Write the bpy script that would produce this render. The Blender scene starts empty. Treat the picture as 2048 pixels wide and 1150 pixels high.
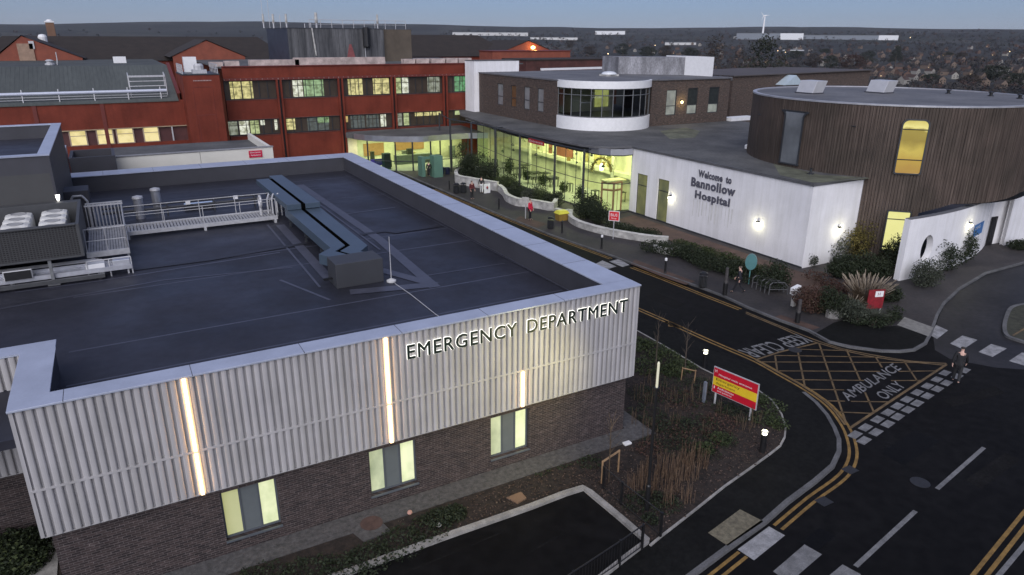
import bpy, bmesh, math, random
from math import sin, cos, pi, radians, hypot, atan2, sqrt
from mathutils import Vector, Matrix, noise
from mathutils.geometry import tessellate_polygon as tess
random.seed(7)
sc = bpy.context.scene
COL = sc.collection

# ------------------------------------------------------------------ camera and pixel-to-world helpers
FPX, CX, CY, HOR, CAMH, ROLL = 1405.0, 1024.0, 575.0, 74.2, 15.0, -0.005
UA = radians(29.35)
def _rot(x, y): return (cos(UA)*x + sin(UA)*y, -sin(UA)*x + cos(UA)*y)
CAMX, CAMY = _rot(-4.56, -24.62)
CAM = Vector((CAMX, CAMY, CAMH))
TH = atan2(CY-HOR, FPX)
RT = Vector((*_rot(1, 0), 0)); FG = Vector((*_rot(0, 1), 0))
FW = FG*cos(TH) + Vector((0, 0, -sin(TH))); UPV = FG*sin(TH) + Vector((0, 0, cos(TH)))
RX = RT*cos(ROLL) - UPV*sin(ROLL); UY = RT*sin(ROLL) + UPV*cos(ROLL)
def ray(px, py): return FW + RX*((px-CX)/FPX) - UY*((py-CY)/FPX)
def at(px, py, z=0.0):
    d = ray(px, py); return CAM + d*((z-CAM.z)/d.z)
def at_y(px, py, y):
    d = ray(px, py); return CAM + d*((y-CAM.y)/d.y)
def at_x(px, py, x):
    d = ray(px, py); return CAM + d*((x-CAM.x)/d.x)
def at_d(px, py, dist):
    d = ray(px, py); h = hypot(d.x, d.y); return CAM + d*(dist/h)
def at_cyl(px, py, c, r):
    d = ray(px, py); ox, oy = CAM.x-c[0], CAM.y-c[1]
    a = d.x**2+d.y**2; b = 2*(ox*d.x+oy*d.y); q = ox*ox+oy*oy-r*r
    D = b*b-4*a*q
    if D < 0: return None
    return CAM + d*((-b-sqrt(D))/2/a)
cd = bpy.data.cameras.new('camera'); cam = bpy.data.objects.new('camera', cd); COL.objects.link(cam)
cd.sensor_width = 36; cd.lens = FPX/2048*36; cd.clip_start = 0.3; cd.clip_end = 30000
M = Matrix.Identity(4)
for i in range(3):
    M[i][0] = RX[i]; M[i][1] = UY[i]; M[i][2] = -FW[i]; M[i][3] = CAM[i]
cam.matrix_world = M
sc.camera = cam

# ------------------------------------------------------------------ materials
MATS = {}
def nt_new(name):
    m = bpy.data.materials.new(name); m.use_nodes = True
    nt = m.node_tree; b = nt.nodes['Principled BSDF']
    return m, nt, b
def N(nt, t, **k):
    n = nt.nodes.new(t)
    for a, v in k.items():
        if a.startswith('i_'): n.inputs[a[2:].replace('_', ' ')].default_value = v
        else: setattr(n, a, v)
    return n
def ramp(nt, src, stops):
    r = nt.nodes.new('ShaderNodeValToRGB'); e = r.color_ramp.elements
    while len(e) < len(stops): e.new(0.5)
    for i, (p, c) in enumerate(stops):
        e[i].position = p; e[i].color = (*c, 1) if len(c) == 3 else c
    nt.links.new(src, r.inputs[0]); return r
def vscale(nt, sx, sy, sz):
    tc = N(nt, 'ShaderNodeTexCoord'); mp = N(nt, 'ShaderNodeMapping'); mp.inputs['Scale'].default_value = (sx, sy, sz)
    nt.links.new(tc.outputs['Object'], mp.inputs[0]); return mp.outputs[0]
def mat(name, c, rough=0.6, var=0.18, scale=3.0, bump=0.0, metal=0.0, spec=0.5, stretch=(1, 1, 1), fine=0.0, c2=None, detail=6, streak=0.0):
    """base colour broken up by noise: c -> c2 (or a darker/lighter pair from var), optional fine grain and bump"""
    if name in MATS: return MATS[name]
    m, nt, b = nt_new(name); L = nt.links
    v = vscale(nt, *stretch)
    n1 = N(nt, 'ShaderNodeTexNoise', i_Scale=scale, i_Detail=detail, i_Roughness=0.6); L.new(v, n1.inputs['Vector'])
    lo = tuple(x*(1-var) for x in c); hi = c2 if c2 else tuple(min(1, x*(1+var)) for x in c)
    r = ramp(nt, n1.outputs['Fac'], [(0.33, lo), (0.67, hi)])
    col = r.outputs[0]
    if fine:
        n2 = N(nt, 'ShaderNodeTexNoise', i_Scale=scale*14, i_Detail=3); L.new(v, n2.inputs['Vector'])
        r2 = ramp(nt, n2.outputs['Fac'], [(0.3, (1-fine,)*3), (0.7, (1+fine,)*3)])
        mx = N(nt, 'ShaderNodeMix', data_type='RGBA', blend_type='MULTIPLY'); mx.inputs[0].default_value = 1
        L.new(col, mx.inputs[6]); L.new(r2.outputs[0], mx.inputs[7]); col = mx.outputs[2]
    if streak:
        n3 = N(nt, 'ShaderNodeTexNoise', i_Scale=1.0, i_Detail=5, i_Roughness=.6); L.new(vscale(nt, 2.6, 2.6, .22), n3.inputs['Vector'])
        r3 = ramp(nt, n3.outputs['Fac'], [(.35, (1-streak, 1-streak, 1-streak*1.15)), (.60, (1, 1, 1))])
        mx3 = N(nt, 'ShaderNodeMix', data_type='RGBA', blend_type='MULTIPLY'); mx3.inputs[0].default_value = 1
        L.new(col, mx3.inputs[6]); L.new(r3.outputs[0], mx3.inputs[7]); col = mx3.outputs[2]
    L.new(col, b.inputs['Base Color'])
    b.inputs['Roughness'].default_value = rough; b.inputs['Metallic'].default_value = metal
    b.inputs['Specular IOR Level'].default_value = spec
    if bump:
        bp = N(nt, 'ShaderNodeBump', i_Strength=bump, i_Distance=0.02); L.new(n1.outputs['Fac'], bp.inputs['Height']); L.new(bp.outputs[0], b.inputs['Normal'])
    MATS[name] = m; return m
def emis(name, c, s, base=(0.02, 0.02, 0.02), pattern=None, glossy=True):
    """something that gives off light; pattern breaks it up (blinds, things inside a room)"""
    if name in MATS: return MATS[name]
    m, nt, b = nt_new(name); L = nt.links
    b.inputs['Base Color'].default_value = (*base, 1); b.inputs['Roughness'].default_value = 0.15
    b.inputs['Emission Color'].default_value = (*c, 1); b.inputs['Emission Strength'].default_value = s
    if pattern:
        sx, sy, sz, lo, hi, dark = pattern
        v = vscale(nt, sx, sy, sz)
        n1 = N(nt, 'ShaderNodeTexNoise', i_Scale=1.0, i_Detail=4, i_Roughness=0.55); L.new(v, n1.inputs['Vector'])
        r = ramp(nt, n1.outputs['Fac'], [(lo, tuple(x*y for x, y in zip(c, dark))), (hi, c)])
        L.new(r.outputs[0], b.inputs['Emission Color'])
    MATS[name] = m; return m
def brick(name, c1, c2, mortar, bw=0.225, bh=0.075, ms=0.008, rough=0.85, bump=0.35, patch=0.35, off=0.5):
    m, nt, b = nt_new(name); L = nt.links
    tc = N(nt, 'ShaderNodeTexCoord'); sp = N(nt, 'ShaderNodeSeparateXYZ'); L.new(tc.outputs['Object'], sp.inputs[0])
    ad = N(nt, 'ShaderNodeMath', operation='ADD'); L.new(sp.outputs[0], ad.inputs[0]); L.new(sp.outputs[1], ad.inputs[1])
    cb = N(nt, 'ShaderNodeCombineXYZ'); L.new(ad.outputs[0], cb.inputs[0]); L.new(sp.outputs[2], cb.inputs[1])
    bt = N(nt, 'ShaderNodeTexBrick'); L.new(cb.outputs[0], bt.inputs['Vector'])
    bt.inputs['Color1'].default_value = (*c1, 1); bt.inputs['Color2'].default_value = (*c2, 1); bt.inputs['Mortar'].default_value = (*mortar, 1)
    bt.offset = off; bt.inputs['Scale'].default_value = 1; bt.inputs['Mortar Size'].default_value = ms; bt.inputs['Brick Width'].default_value = bw; bt.inputs['Row Height'].default_value = bh
    mp = N(nt, 'ShaderNodeMapping'); mp.inputs['Scale'].default_value = (3.1, 9, 1); L.new(cb.outputs[0], mp.inputs[0])
    n1 = N(nt, 'ShaderNodeTexNoise', i_Scale=1.0, i_Detail=8, i_Roughness=0.75); L.new(mp.outputs[0], n1.inputs['Vector'])
    r = ramp(nt, n1.outputs['Fac'], [(0.3, (1-patch,)*3), (0.55, (1, 1, 1)), (0.72, (1+2.2*patch,)*3)])
    mx = N(nt, 'ShaderNodeMix', data_type='RGBA', blend_type='MULTIPLY'); mx.inputs[0].default_value = 1
    L.new(bt.outputs['Color'], mx.inputs[6]); L.new(r.outputs[0], mx.inputs[7]); L.new(mx.outputs[2], b.inputs['Base Color'])
    b.inputs['Roughness'].default_value = rough; b.inputs['Specular IOR Level'].default_value = 0.25
    bp = N(nt, 'ShaderNodeBump', i_Strength=bump, i_Distance=0.015); L.new(bt.outputs['Fac'], bp.inputs['Height']); bp.invert = True
    L.new(bp.outputs[0], b.inputs['Normal'])
    MATS[name] = m; return m
def glass(name, tint=(0.8, 0.9, 0.8), gloss=0.12, rough=0.03, clear=0.85):
    if name in MATS: return MATS[name]
    m = bpy.data.materials.new(name); m.use_nodes = True; nt = m.node_tree; nt.nodes.clear()
    o = N(nt, 'ShaderNodeOutputMaterial'); t = N(nt, 'ShaderNodeBsdfTransparent'); g = N(nt, 'ShaderNodeBsdfGlossy'); mx = N(nt, 'ShaderNodeMixShader')
    t.inputs[0].default_value = (*[x*clear for x in tint], 1); g.inputs['Roughness'].default_value = rough; g.inputs[0].default_value = (0.9, 0.95, 1, 1)
    fr = N(nt, 'ShaderNodeLayerWeight'); pw = N(nt, 'ShaderNodeMath', operation='POWER'); pw.inputs[1].default_value = 4.0; nt.links.new(fr.outputs['Facing'], pw.inputs[0])
    ma = N(nt, 'ShaderNodeMath', operation='MULTIPLY_ADD'); ma.inputs[1].default_value = 0.55; ma.inputs[2].default_value = gloss; ma.use_clamp = True
    nt.links.new(pw.outputs[0], ma.inputs[0]); nt.links.new(ma.outputs[0], mx.inputs[0]); nt.links.new(t.outputs[0], mx.inputs[1]); nt.links.new(g.outputs[0], mx.inputs[2])
    nt.links.new(mx.outputs[0], o.inputs[0]); MATS[name] = m; return m

# ------------------------------------------------------------------ mesh builder
WL = {}
class MB:
    def __init__(s): s.v = []; s.f = []
    def add(s, vs, fs):
        o = len(s.v); s.v += [tuple(p) for p in vs]; s.f += [tuple(i+o for i in f) for f in fs]; return s
    def box(s, x0, x1, y0, y1, z0, z1):
        x0, x1 = min(x0, x1), max(x0, x1); y0, y1 = min(y0, y1), max(y0, y1); z0, z1 = min(z0, z1), max(z0, z1)
        return s.add([(x0, y0, z0), (x1, y0, z0), (x1, y1, z0), (x0, y1, z0), (x0, y0, z1), (x1, y0, z1), (x1, y1, z1), (x0, y1, z1)],
                     [(0, 3, 2, 1), (4, 5, 6, 7), (0, 1, 5, 4), (1, 2, 6, 5), (2, 3, 7, 6), (3, 0, 4, 7)])
    def quad(s, a, b, c, d): return s.add([a, b, c, d], [(0, 1, 2, 3)])
    def poly(s, pts):
        tri = tess([[Vector((p[0], p[1], 0)) for p in pts]]); out = []
        for a, b, c in tri:
            p, q, r = pts[a], pts[b], pts[c]
            out.append((a, b, c) if (q[0]-p[0])*(r[1]-p[1])-(r[0]-p[0])*(q[1]-p[1]) > 0 else (a, c, b))
        return s.add(pts, out)
    def prism(s, pts, z0, z1, top=True, bottom=False):
        pts = [(p[0], p[1]) for p in pts]
        if sum(a[0]*b[1]-b[0]*a[1] for a, b in zip(pts, pts[1:]+pts[:1])) < 0: pts = pts[::-1]
        n = len(pts); vs = [(x, y, z0) for x, y in pts] + [(x, y, z1) for x, y in pts]
        fs = [(i, (i+1) % n, n+(i+1) % n, n+i) for i in range(n)]
        if top or bottom:
            tri = tess([[Vector((x, y, 0)) for x, y in pts]])
            for a, b, c in tri:
                (x1, y1), (x2, y2), (x3, y3) = pts[a], pts[b], pts[c]
                if (x2-x1)*(y3-y1)-(x3-x1)*(y2-y1) < 0: b, c = c, b
                if top: fs.append((n+a, n+b, n+c))
                if bottom: fs.append((a, c, b))
        return s.add(vs, fs)
    def tube(s, p0, p1, r, r2=None, n=8, caps=True):
        p0, p1 = Vector(p0), Vector(p1); r2 = r if r2 is None else r2
        d = (p1-p0)
        if d.length < 1e-6: return s
        d.normalize(); a = d.orthogonal().normalized(); b = d.cross(a)
        ph = pi/4 if n == 4 else 0
        vs = [p0+(a*cos(2*pi*i/n+ph)+b*sin(2*pi*i/n+ph))*r for i in range(n)] + [p1+(a*cos(2*pi*i/n+ph)+b*sin(2*pi*i/n+ph))*r2 for i in range(n)]
        fs = [(i, (i+1) % n, n+(i+1) % n, n+i) for i in range(n)]
        if caps: fs += [tuple(range(n-1, -1, -1)), tuple(range(n, 2*n))]
        return s.add(vs, fs)
    def path(s, pts, r, n=6):
        for a, b in zip(pts, pts[1:]): s.tube(a, b, r, n=n)
        return s
    def lathe(s, prof, c=(0, 0, 0), n=16):
        vs = []; fs = []
        for (r, z) in prof:
            vs += [(c[0]+r*cos(2*pi*i/n), c[1]+r*sin(2*pi*i/n), c[2]+z) for i in range(n)]
        for k in range(len(prof)-1):
            fs += [(k*n+i, k*n+(i+1) % n, (k+1)*n+(i+1) % n, (k+1)*n+i) for i in range(n)]
        fs.append(tuple(range(n-1, -1, -1))); fs.append(tuple((len(prof)-1)*n+i for i in range(n)))
        return s.add(vs, fs)
    def strip(s, pts, w, z, closed=False):
        """flat ribbon of width w centred on a polyline"""
        P = [Vector((p[0], p[1])) for p in pts]; n = len(P); L_, R_ = [], []
        for i in range(n):
            a = P[max(i-1, 0)]; b = P[min(i+1, n-1)]
            t = (b-a).normalized(); nn = Vector((-t.y, t.x)); L_.append(P[i]+nn*w/2); R_.append(P[i]-nn*w/2)
        for i in range(n-1):
            s.add([(R_[i].x, R_[i].y, z), (R_[i+1].x, R_[i+1].y, z), (L_[i+1].x, L_[i+1].y, z), (L_[i].x, L_[i].y, z)], [(0, 1, 2, 3)])
        return s
    def wallstrip(s, pts, w, z0, z1):
        """a wall of thickness w along a polyline"""
        P = [Vector((p[0], p[1])) for p in pts]; n = len(P); L_, R_ = [], []
        for i in range(n):
            a = P[max(i-1, 0)]; b = P[min(i+1, n-1)]
            t = (b-a).normalized(); nn = Vector((-t.y, t.x)); L_.append(P[i]+nn*w/2); R_.append(P[i]-nn*w/2)
        ring = R_ + L_[::-1]
        vs = [(p.x, p.y, z0) for p in ring] + [(p.x, p.y, z1) for p in ring]; m = len(ring)
        fs = [(i, (i+1) % m, m+(i+1) % m, m+i) for i in range(m)]
        for i in range(n-1): fs.append((m+i, m+i+1, m+m-2-i, m+m-1-i))
        return s.add(vs, fs)
    def bbox_shift(s, d):
        s.v = [(x+d[0], y+d[1], z+d[2]) for x, y, z in s.v]; return s
    def build(s, name, m, parent=None, smooth=False, bevel=0.0, origin=None):
        me = bpy.data.meshes.new(name)
        o = bpy.data.objects.new(name, me); COL.objects.link(o)
        off = Vector((0, 0, 0))
        if parent is not None: off = WL[parent.name]; o.parent = parent
        elif origin is not None: off = Vector(origin); o.location = off
        WL[o.name] = off.copy()
        me.from_pydata([(x-off.x, y-off.y, z-off.z) for x, y, z in s.v], [], s.f)
        if isinstance(m, (list, tuple)):
            for k in m: me.materials.append(k)
        else: me.materials.append(m)
        me.validate(); me.update()
        if smooth: me.polygons.foreach_set('use_smooth', [True]*len(me.polygons))
        if bevel:
            bm = bmesh.new(); bm.from_mesh(me); bmesh.ops.remove_doubles(bm, verts=bm.verts, dist=1e-5)
            bmesh.ops.bevel(bm, geom=[e for e in bm.edges if len(e.link_faces) == 2 and e.calc_face_angle(0) > 0.6], offset=bevel, segments=2, affect='EDGES', profile=0.6)
            bm.to_mesh(me); bm.free()
        return o
def tag(o, label=None, cat=None, group=None, kind=None):
    if label: o['label'] = label
    if cat: o['category'] = cat
    if group: o['group'] = group
    if kind: o['kind'] = kind
    return o
def thing(name, label, cat, loc, group=None, rz=0.0):
    o = bpy.data.objects.new(name, None); COL.objects.link(o); o.location = loc; o.empty_display_size = 0.3
    WL[o.name] = Vector(loc); o.rotation_euler = (0, 0, rz)
    return tag(o, label, cat, group)
def struct(mb, name, m, **k): return tag(mb.build(name, m, **k), kind='structure')
def copy_tree(o, loc, rz=0.0, label=None, scale=1.0):
    r = o.copy(); COL.objects.link(r); r.location = loc; r.rotation_euler = (0, 0, rz); r.scale = (scale,)*3
    if label: r['label'] = label
    for ch in list(o.children):
        c = ch.copy(); COL.objects.link(c); c.parent = r
        for g in list(ch.children):
            d = g.copy(); COL.objects.link(d); d.parent = c
    return r
def text_mesh(txt, extrude=0.0, spacing=1.0, bold=0.0):
    """lettering as mesh data in the XY plane: verts, faces, and bounds"""
    cu = bpy.data.curves.new('letters', 'FONT'); cu.body = txt; cu.extrude = extrude; cu.space_character = spacing; cu.offset = bold; cu.resolution_u = 3
    ob = bpy.data.objects.new('letters', cu); COL.objects.link(ob)
    dg = bpy.context.evaluated_depsgraph_get(); me = bpy.data.meshes.new_from_object(ob.evaluated_get(dg))
    vs = [v.co.copy() for v in me.vertices]; fs = [tuple(p.vertices) for p in me.polygons]
    bpy.data.objects.remove(ob); bpy.data.curves.remove(cu); bpy.data.meshes.remove(me)
    xs = [v.x for v in vs]; ys = [v.y for v in vs]
    return vs, fs, (min(xs), max(xs), min(ys), max(ys))
def put_text(mb, txt, o, u, v, n=None, t=0.0, spacing=1.0, bold=0.0, cap=False):
    """letters filling the box o + [0,1]u + [0,1]v, with depth t along n; cap: v is the capital height"""
    vs, fs, (x0, x1, y0, y1) = text_mesh(txt, 0.5 if t else 0.0, spacing, bold)
    if bold:
        _, _, (x0, x1, y0, y1) = text_mesh(txt, 0.0, spacing, 0.0)
    if cap: y0, y1 = 0.0, 0.70
    o, u, v = Vector(o), Vector(u), Vector(v); n = Vector(n) if n else Vector((0, 0, 1))
    mb.add([o + u*((p.x-x0)/(x1-x0)) + v*((p.y-y0)/(y1-y0)) + n*(t*(p.z+0.5) if t else 0.0) for p in vs], fs); return mb

def leaves(mb, c, r, n, size, rnd, flat=.0):
    for _ in range(n):
        while True:
            p = Vector((rnd.uniform(-1, 1), rnd.uniform(-1, 1), rnd.uniform(-1, 1)))
            if .35 < p.length < 1: break
        q = Vector((c[0]+p.x*r[0], c[1]+p.y*r[1], c[2]+p.z*r[2]))
        a = Vector((rnd.uniform(-1, 1), rnd.uniform(-1, 1), rnd.uniform(-1, 1)*(1-flat))).normalized(); b = a.orthogonal().normalized(); b = (Matrix.Rotation(rnd.uniform(0, 6.28), 3, a) @ b)
        s = size*rnd.uniform(.6, 1.3); w = s*rnd.uniform(.35, .6)
        mb.add([q-a*s*.5, q+b*w*.5, q+a*s*.5, q-b*w*.5], [(0, 1, 2, 3)])
# palette
C_ROOF = mat('roof_membrane', (0.0225, 0.0232, 0.0325), 0.5, 0.30, 0.22, fine=0.12, spec=0.4)
nt = C_ROOF.node_tree; b_ = nt.nodes['Principled BSDF']; v_ = vscale(nt, .35, .35, 1); n_ = N(nt, 'ShaderNodeTexNoise', i_Scale=1.0, i_Detail=7, i_Roughness=.62); nt.links.new(v_, n_.inputs['Vector'])
r_ = ramp(nt, n_.outputs['Fac'], [(.38, (.42,)*3), (.62, (.60,)*3)]); nt.links.new(r_.outputs[0], b_.inputs['Roughness'])
C_SEAM = mat('membrane_seam', (0.062, 0.065, 0.088), 0.45, 0.15, 2)
C_COPING = mat('powder_coated_coping', (0.42, 0.455, 0.55), 0.38, 0.09, 1.0, metal=0.2, fine=.03)
C_UPST = mat('parapet_upstand', (0.046, 0.046, 0.055), 0.6, 0.12, 0.8)
C_CLAD = mat('corrugated_metal', (0.445, 0.432, 0.436), 0.5, 0.07, 0.9, metal=0.1, streak=.14)
C_BRICK = brick('purple_brick', (0.064, 0.047, 0.045), (0.030, 0.024, 0.025), (0.115, 0.098, 0.094), patch=0.5)
C_BRICK2 = brick('brown_brick', (0.10, 0.066, 0.052), (0.045, 0.036, 0.034), (0.155, 0.13, 0.112), patch=0.55)
C_FRAME = mat('grey_frame', (0.085, 0.095, 0.11), 0.45, 0.05)
C_DARK = mat('dark_metal', (0.03, 0.033, 0.038), 0.45, 0.15)
C_SHADE = mat('slot_shade_black', (0.003, 0.003, 0.003), 1.0, 0.1, spec=0.0)
C_BLACK = mat('black_paint', (0.012, 0.012, 0.013), 0.4, 0.2)
C_GALV = mat('galvanised_steel', (0.5, 0.5, 0.51), 0.45, 0.12, 6, metal=0.25)
C_WHITE = mat('white_render', (0.79, 0.78, 0.79), 0.8, 0.05, 0.7, fine=0.02, streak=.10)
C_WHITE2 = mat('white_paint', (0.76, 0.76, 0.76), 0.5, 0.05)
C_STONE = mat('white_planter_block', (0.42, 0.41, 0.385), 0.8, 0.38, 1.7, fine=0.1)
C_RED = mat('red_panel', (0.165, 0.034, 0.02), 0.6, 0.2, 0.5, spec=.2, fine=.06, streak=.13)
C_REDD = mat('dark_red_frame', (0.13, 0.024, 0.017), 0.5, 0.1)
C_BROWNP = mat('brown_panel', (0.055, 0.04, 0.028), 0.35, 0.2, 1.2)
C_FLAT = mat('felt_roof', (0.078, 0.079, 0.079), 0.8, 0.3, 0.3, fine=0.2, c2=(0.115, 0.115, 0.112))
C_FLT2 = mat('pale_felt_roof', (0.115, 0.117, 0.125), 0.75, 0.22, 0.3, fine=0.15, c2=(0.155, 0.155, 0.16))
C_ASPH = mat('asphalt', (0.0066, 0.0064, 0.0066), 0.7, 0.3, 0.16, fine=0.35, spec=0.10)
C_PATH = mat('footway_asphalt', (0.0090, 0.0092, 0.0088), 0.75, 0.25, 0.4, fine=0.3, spec=0.1)
C_PAVE = mat('footway_paving', (0.030, 0.027, 0.028), 0.75, 0.25, 0.45, fine=0.25, c2=(0.044, 0.038, 0.037))
C_KERB = mat('kerb_concrete', (0.10, 0.10, 0.102), 0.8, 0.3, 1.3, fine=0.2)
C_EDGE = mat('pale_edging', (0.26, 0.25, 0.235), 0.8, 0.3, 2.2, fine=0.2)
C_GRAVEL = mat('gravel_margin', (0.075, 0.072, 0.072), 0.9, 0.4, 6, fine=0.5, bump=0.6)
C_MULCH = mat('bark_mulch', (0.014, 0.010, 0.008), 0.95, 0.5, 5, fine=0.6, bump=1.0, c2=(0.034, 0.024, 0.019))
C_YEL = mat('yellow_road_paint', (0.20, 0.118, 0.03), 0.7, 0.4, 3, fine=0.25)
C_YELF = mat('faded_yellow_paint', (0.125, 0.082, 0.036), 0.7, 0.4, 2, fine=0.3)
C_WP = mat('white_road_paint', (0.25, 0.25, 0.255), 0.7, 0.38, 2.5, fine=0.25)
C_WPF = mat('worn_white_paint', (0.15, 0.15, 0.152), 0.75, 0.35, 2.5, fine=0.3)
C_WOOD = mat('raw_timber', (0.27, 0.17, 0.09), 0.8, 0.2, 4)
C_TRUNK = mat('bark', (0.07, 0.055, 0.042), 0.9, 0.3, 5)
# ================================================================== SETTING: terrain, roads, footways
HP = [(0, -0.4), (150, -0.4), (190, -2), (300, -10), (500, -25), (800, -31), (1500, -26), (2500, -2), (4000, 38), (5300, 84), (6500, 96), (9000, 70), (14000, 40)]
def hbase(d):
    for (a, za), (b, zb) in zip(HP, HP[1:]):
        if d <= b:
            t = (d-a)/(b-a); t = t*t*(3-2*t); return za+(zb-za)*t
    return HP[-1][1]
def terr(x, y):
    d = hypot(x-CAM.x, y-CAM.y); z = hbase(d)
    if d > 250:
        k = min(1, (d-250)/900); p = Vector((x/900, y/900, 3.1))
        z += k*(noise.noise(p)*9 + noise.noise(p*3.3)*3)
        if d > 3200: z += min(1, (d-3200)/1500)*(noise.noise(Vector((x/1900, y/1900, 9)))*32 + noise.noise(Vector((x/600, y/600, 4)))*8)
    return z
mb = MB(); RINGS = [0, 60, 110, 150, 170, 190, 215, 240, 270, 300, 340, 380, 430, 500, 580, 670, 780, 900, 1050, 1200, 1400, 1600, 1850, 2100, 2400, 2700, 3000, 3400, 3800, 4200, 4600, 5000, 5400, 5800, 6300, 7000, 8000, 10000, 14000]
NA = 240
mb.v.append((CAM.x, CAM.y, -0.4))
for r in RINGS[1:]:
    for i in range(NA):
        a = 2*pi*i/NA; x, y = CAM.x+r*cos(a), CAM.y+r*sin(a); mb.v.append((x, y, terr(x, y)))
for i in range(NA): mb.f.append((0, 1+i, 1+(i+1) % NA))
for k in range(len(RINGS)-2):
    for i in range(NA): mb.f.append((1+k*NA+i, 1+(k+1)*NA+i, 1+(k+1)*NA+(i+1) % NA, 1+k*NA+(i+1) % NA))
mt, nt, bs = nt_new('winter_fields')
v = vscale(nt, .0045, .0045, .0045); vo = N(nt, 'ShaderNodeTexVoronoi', i_Scale=1.0); nt.links.new(v, vo.inputs['Vector'])
r1 = ramp(nt, vo.outputs['Color'], [(0.25, (0.010, 0.011, 0.008)), (0.5, (0.022, 0.020, 0.016)), (0.6, (0.014, 0.017, 0.010)), (0.92, (0.055, 0.052, 0.044))])
no = N(nt, 'ShaderNodeTexNoise', i_Scale=9.0, i_Detail=8); nt.links.new(v, no.inputs['Vector'])
r2 = ramp(nt, no.outputs['Fac'], [(0.35, (0.35, 0.35, 0.35)), (0.65, (1.3, 1.3, 1.3))])
mx = N(nt, 'ShaderNodeMix', data_type='RGBA', blend_type='MULTIPLY'); mx.inputs[0].default_value = 1
nt.links.new(r1.outputs[0], mx.inputs[6]); nt.links.new(r2.outputs[0], mx.inputs[7]); nt.links.new(mx.outputs[2], bs.inputs['Base Color']); bs.inputs['Roughness'].default_value = 0.95
struct(mb, 'hills', mt, smooth=True)
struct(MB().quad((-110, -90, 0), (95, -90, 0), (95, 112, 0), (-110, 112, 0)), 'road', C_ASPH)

def W2(pts, z=0.0): return [at(px, py, z) for px, py in pts]
KH = 0.11
# far footway in front of the white building, with its kerb
K1px = [(888, 381), (977, 419), (1100, 468), (1226, 511), (1276, 530), (1330, 549), (1403, 574), (1448, 591), (1495, 613), (1560, 639), (1617, 659), (1659, 682), (1700, 692), (1763, 700), (1800, 701), (1828, 698), (1851, 685), (1862, 664), (1875, 627), (1888, 605), (1919, 576), (1971, 545), (2048, 524)]
K1 = W2(K1px, KH)
K1 = [Vector((K1[0].x - 0.4, 66.3, 0))] + K1
e = K1[-1]; d_ = (K1[-1]-K1[-2]).normalized(); K1.append(e + d_*14)
far_poly = K1 + [Vector((62, 20, 0)), Vector((60, 66.3, 0))]
struct(MB().prism(far_poly, 0, KH), 'footway', C_PAVE)
def offset(pts, d):
    out = []
    for i, p in enumerate(pts):
        a = pts[max(i-1, 0)]; b = pts[min(i+1, len(pts)-1)]; t = Vector((b.x-a.x, b.y-a.y, 0)).normalized()
        out.append(Vector((p.x - t.y*d, p.y + t.x*d, 0)))
    return out
def side(pts, q):  # +1 if q is on the left of the polyline's first segment
    a, b = pts[0], pts[1]; return 1 if (b.x-a.x)*(q[1]-a.y)-(b.y-a.y)*(q[0]-a.x) > 0 else -1
s1 = side(K1[2:], (30, 30))
struct(MB().wallstrip(offset(K1, 0.0), 0.15, 0, KH+0.006), 'kerb', C_KERB)
# darker tarmac corner and brown patches on that footway
corner = W2([(1628, 668), (1660, 683), (1763, 700), (1800, 701), (1828, 698), (1850, 685), (1861, 664), (1791, 652), (1740, 654), (1712, 634), (1668, 645)], KH)
struct(MB().poly([(p.x, p.y, KH+0.004) for p in offset(corner, 0)][::-1]), 'footway', C_PATH)
struct(MB().poly([(p.x, p.y, KH+0.004) for p in W2([(1868, 632), (1884, 606), (1915, 577), (1967, 546), (2048, 526), (2048, 520), (1990, 530), (1925, 535), (1870, 560), (1838, 590), (1812, 626)], KH)]), 'footway', mat('worn_footway', (0.036, 0.0335, 0.035), .75, .25, .5, fine=.2, c2=(.048, .042, .041)))
C_BRN = mat('brown_paving', (0.075, 0.045, 0.034), 0.85, 0.3, 1.2, fine=0.2)
struct(MB().poly([(p.x, p.y, KH+0.004) for p in W2([(1266, 430), (1605, 545), (1700, 580), (1640, 600), (1560, 565), (1470, 535), (1380, 500), (1330, 478), (1232, 440)], KH)]), 'path', C_BRN)
for q in ([(1270, 519), (1330, 541), (1390, 563), (1372, 570), (1320, 552), (1262, 528)], [(1562, 630), (1610, 645), (1640, 655), (1625, 660), (1590, 648), (1548, 634)], [(1040, 432), (1095, 448), (1075, 456), (1030, 440)]):
    struct(MB().poly([(p.x, p.y, KH+0.005) for p in W2(q, KH)]), 'paving_patch', C_BRN)
# pale tactile paving at the right-hand crossing and at the bottom crossing
C_TACT = mat('tactile_paving', (0.135, 0.12, 0.082), 0.85, 0.35, 7, fine=0.35, bump=0.6)
C_TACT2 = mat('pale_tactile_paving', (0.20, 0.195, 0.18), 0.85, 0.2, 5, fine=0.2)
struct(MB().poly([(p.x, p.y, KH+0.008) for p in W2([(1794, 650), (1809, 634), (1867, 655), (1857, 673)], KH)]), 'tactile_paving', C_TACT2)

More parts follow.
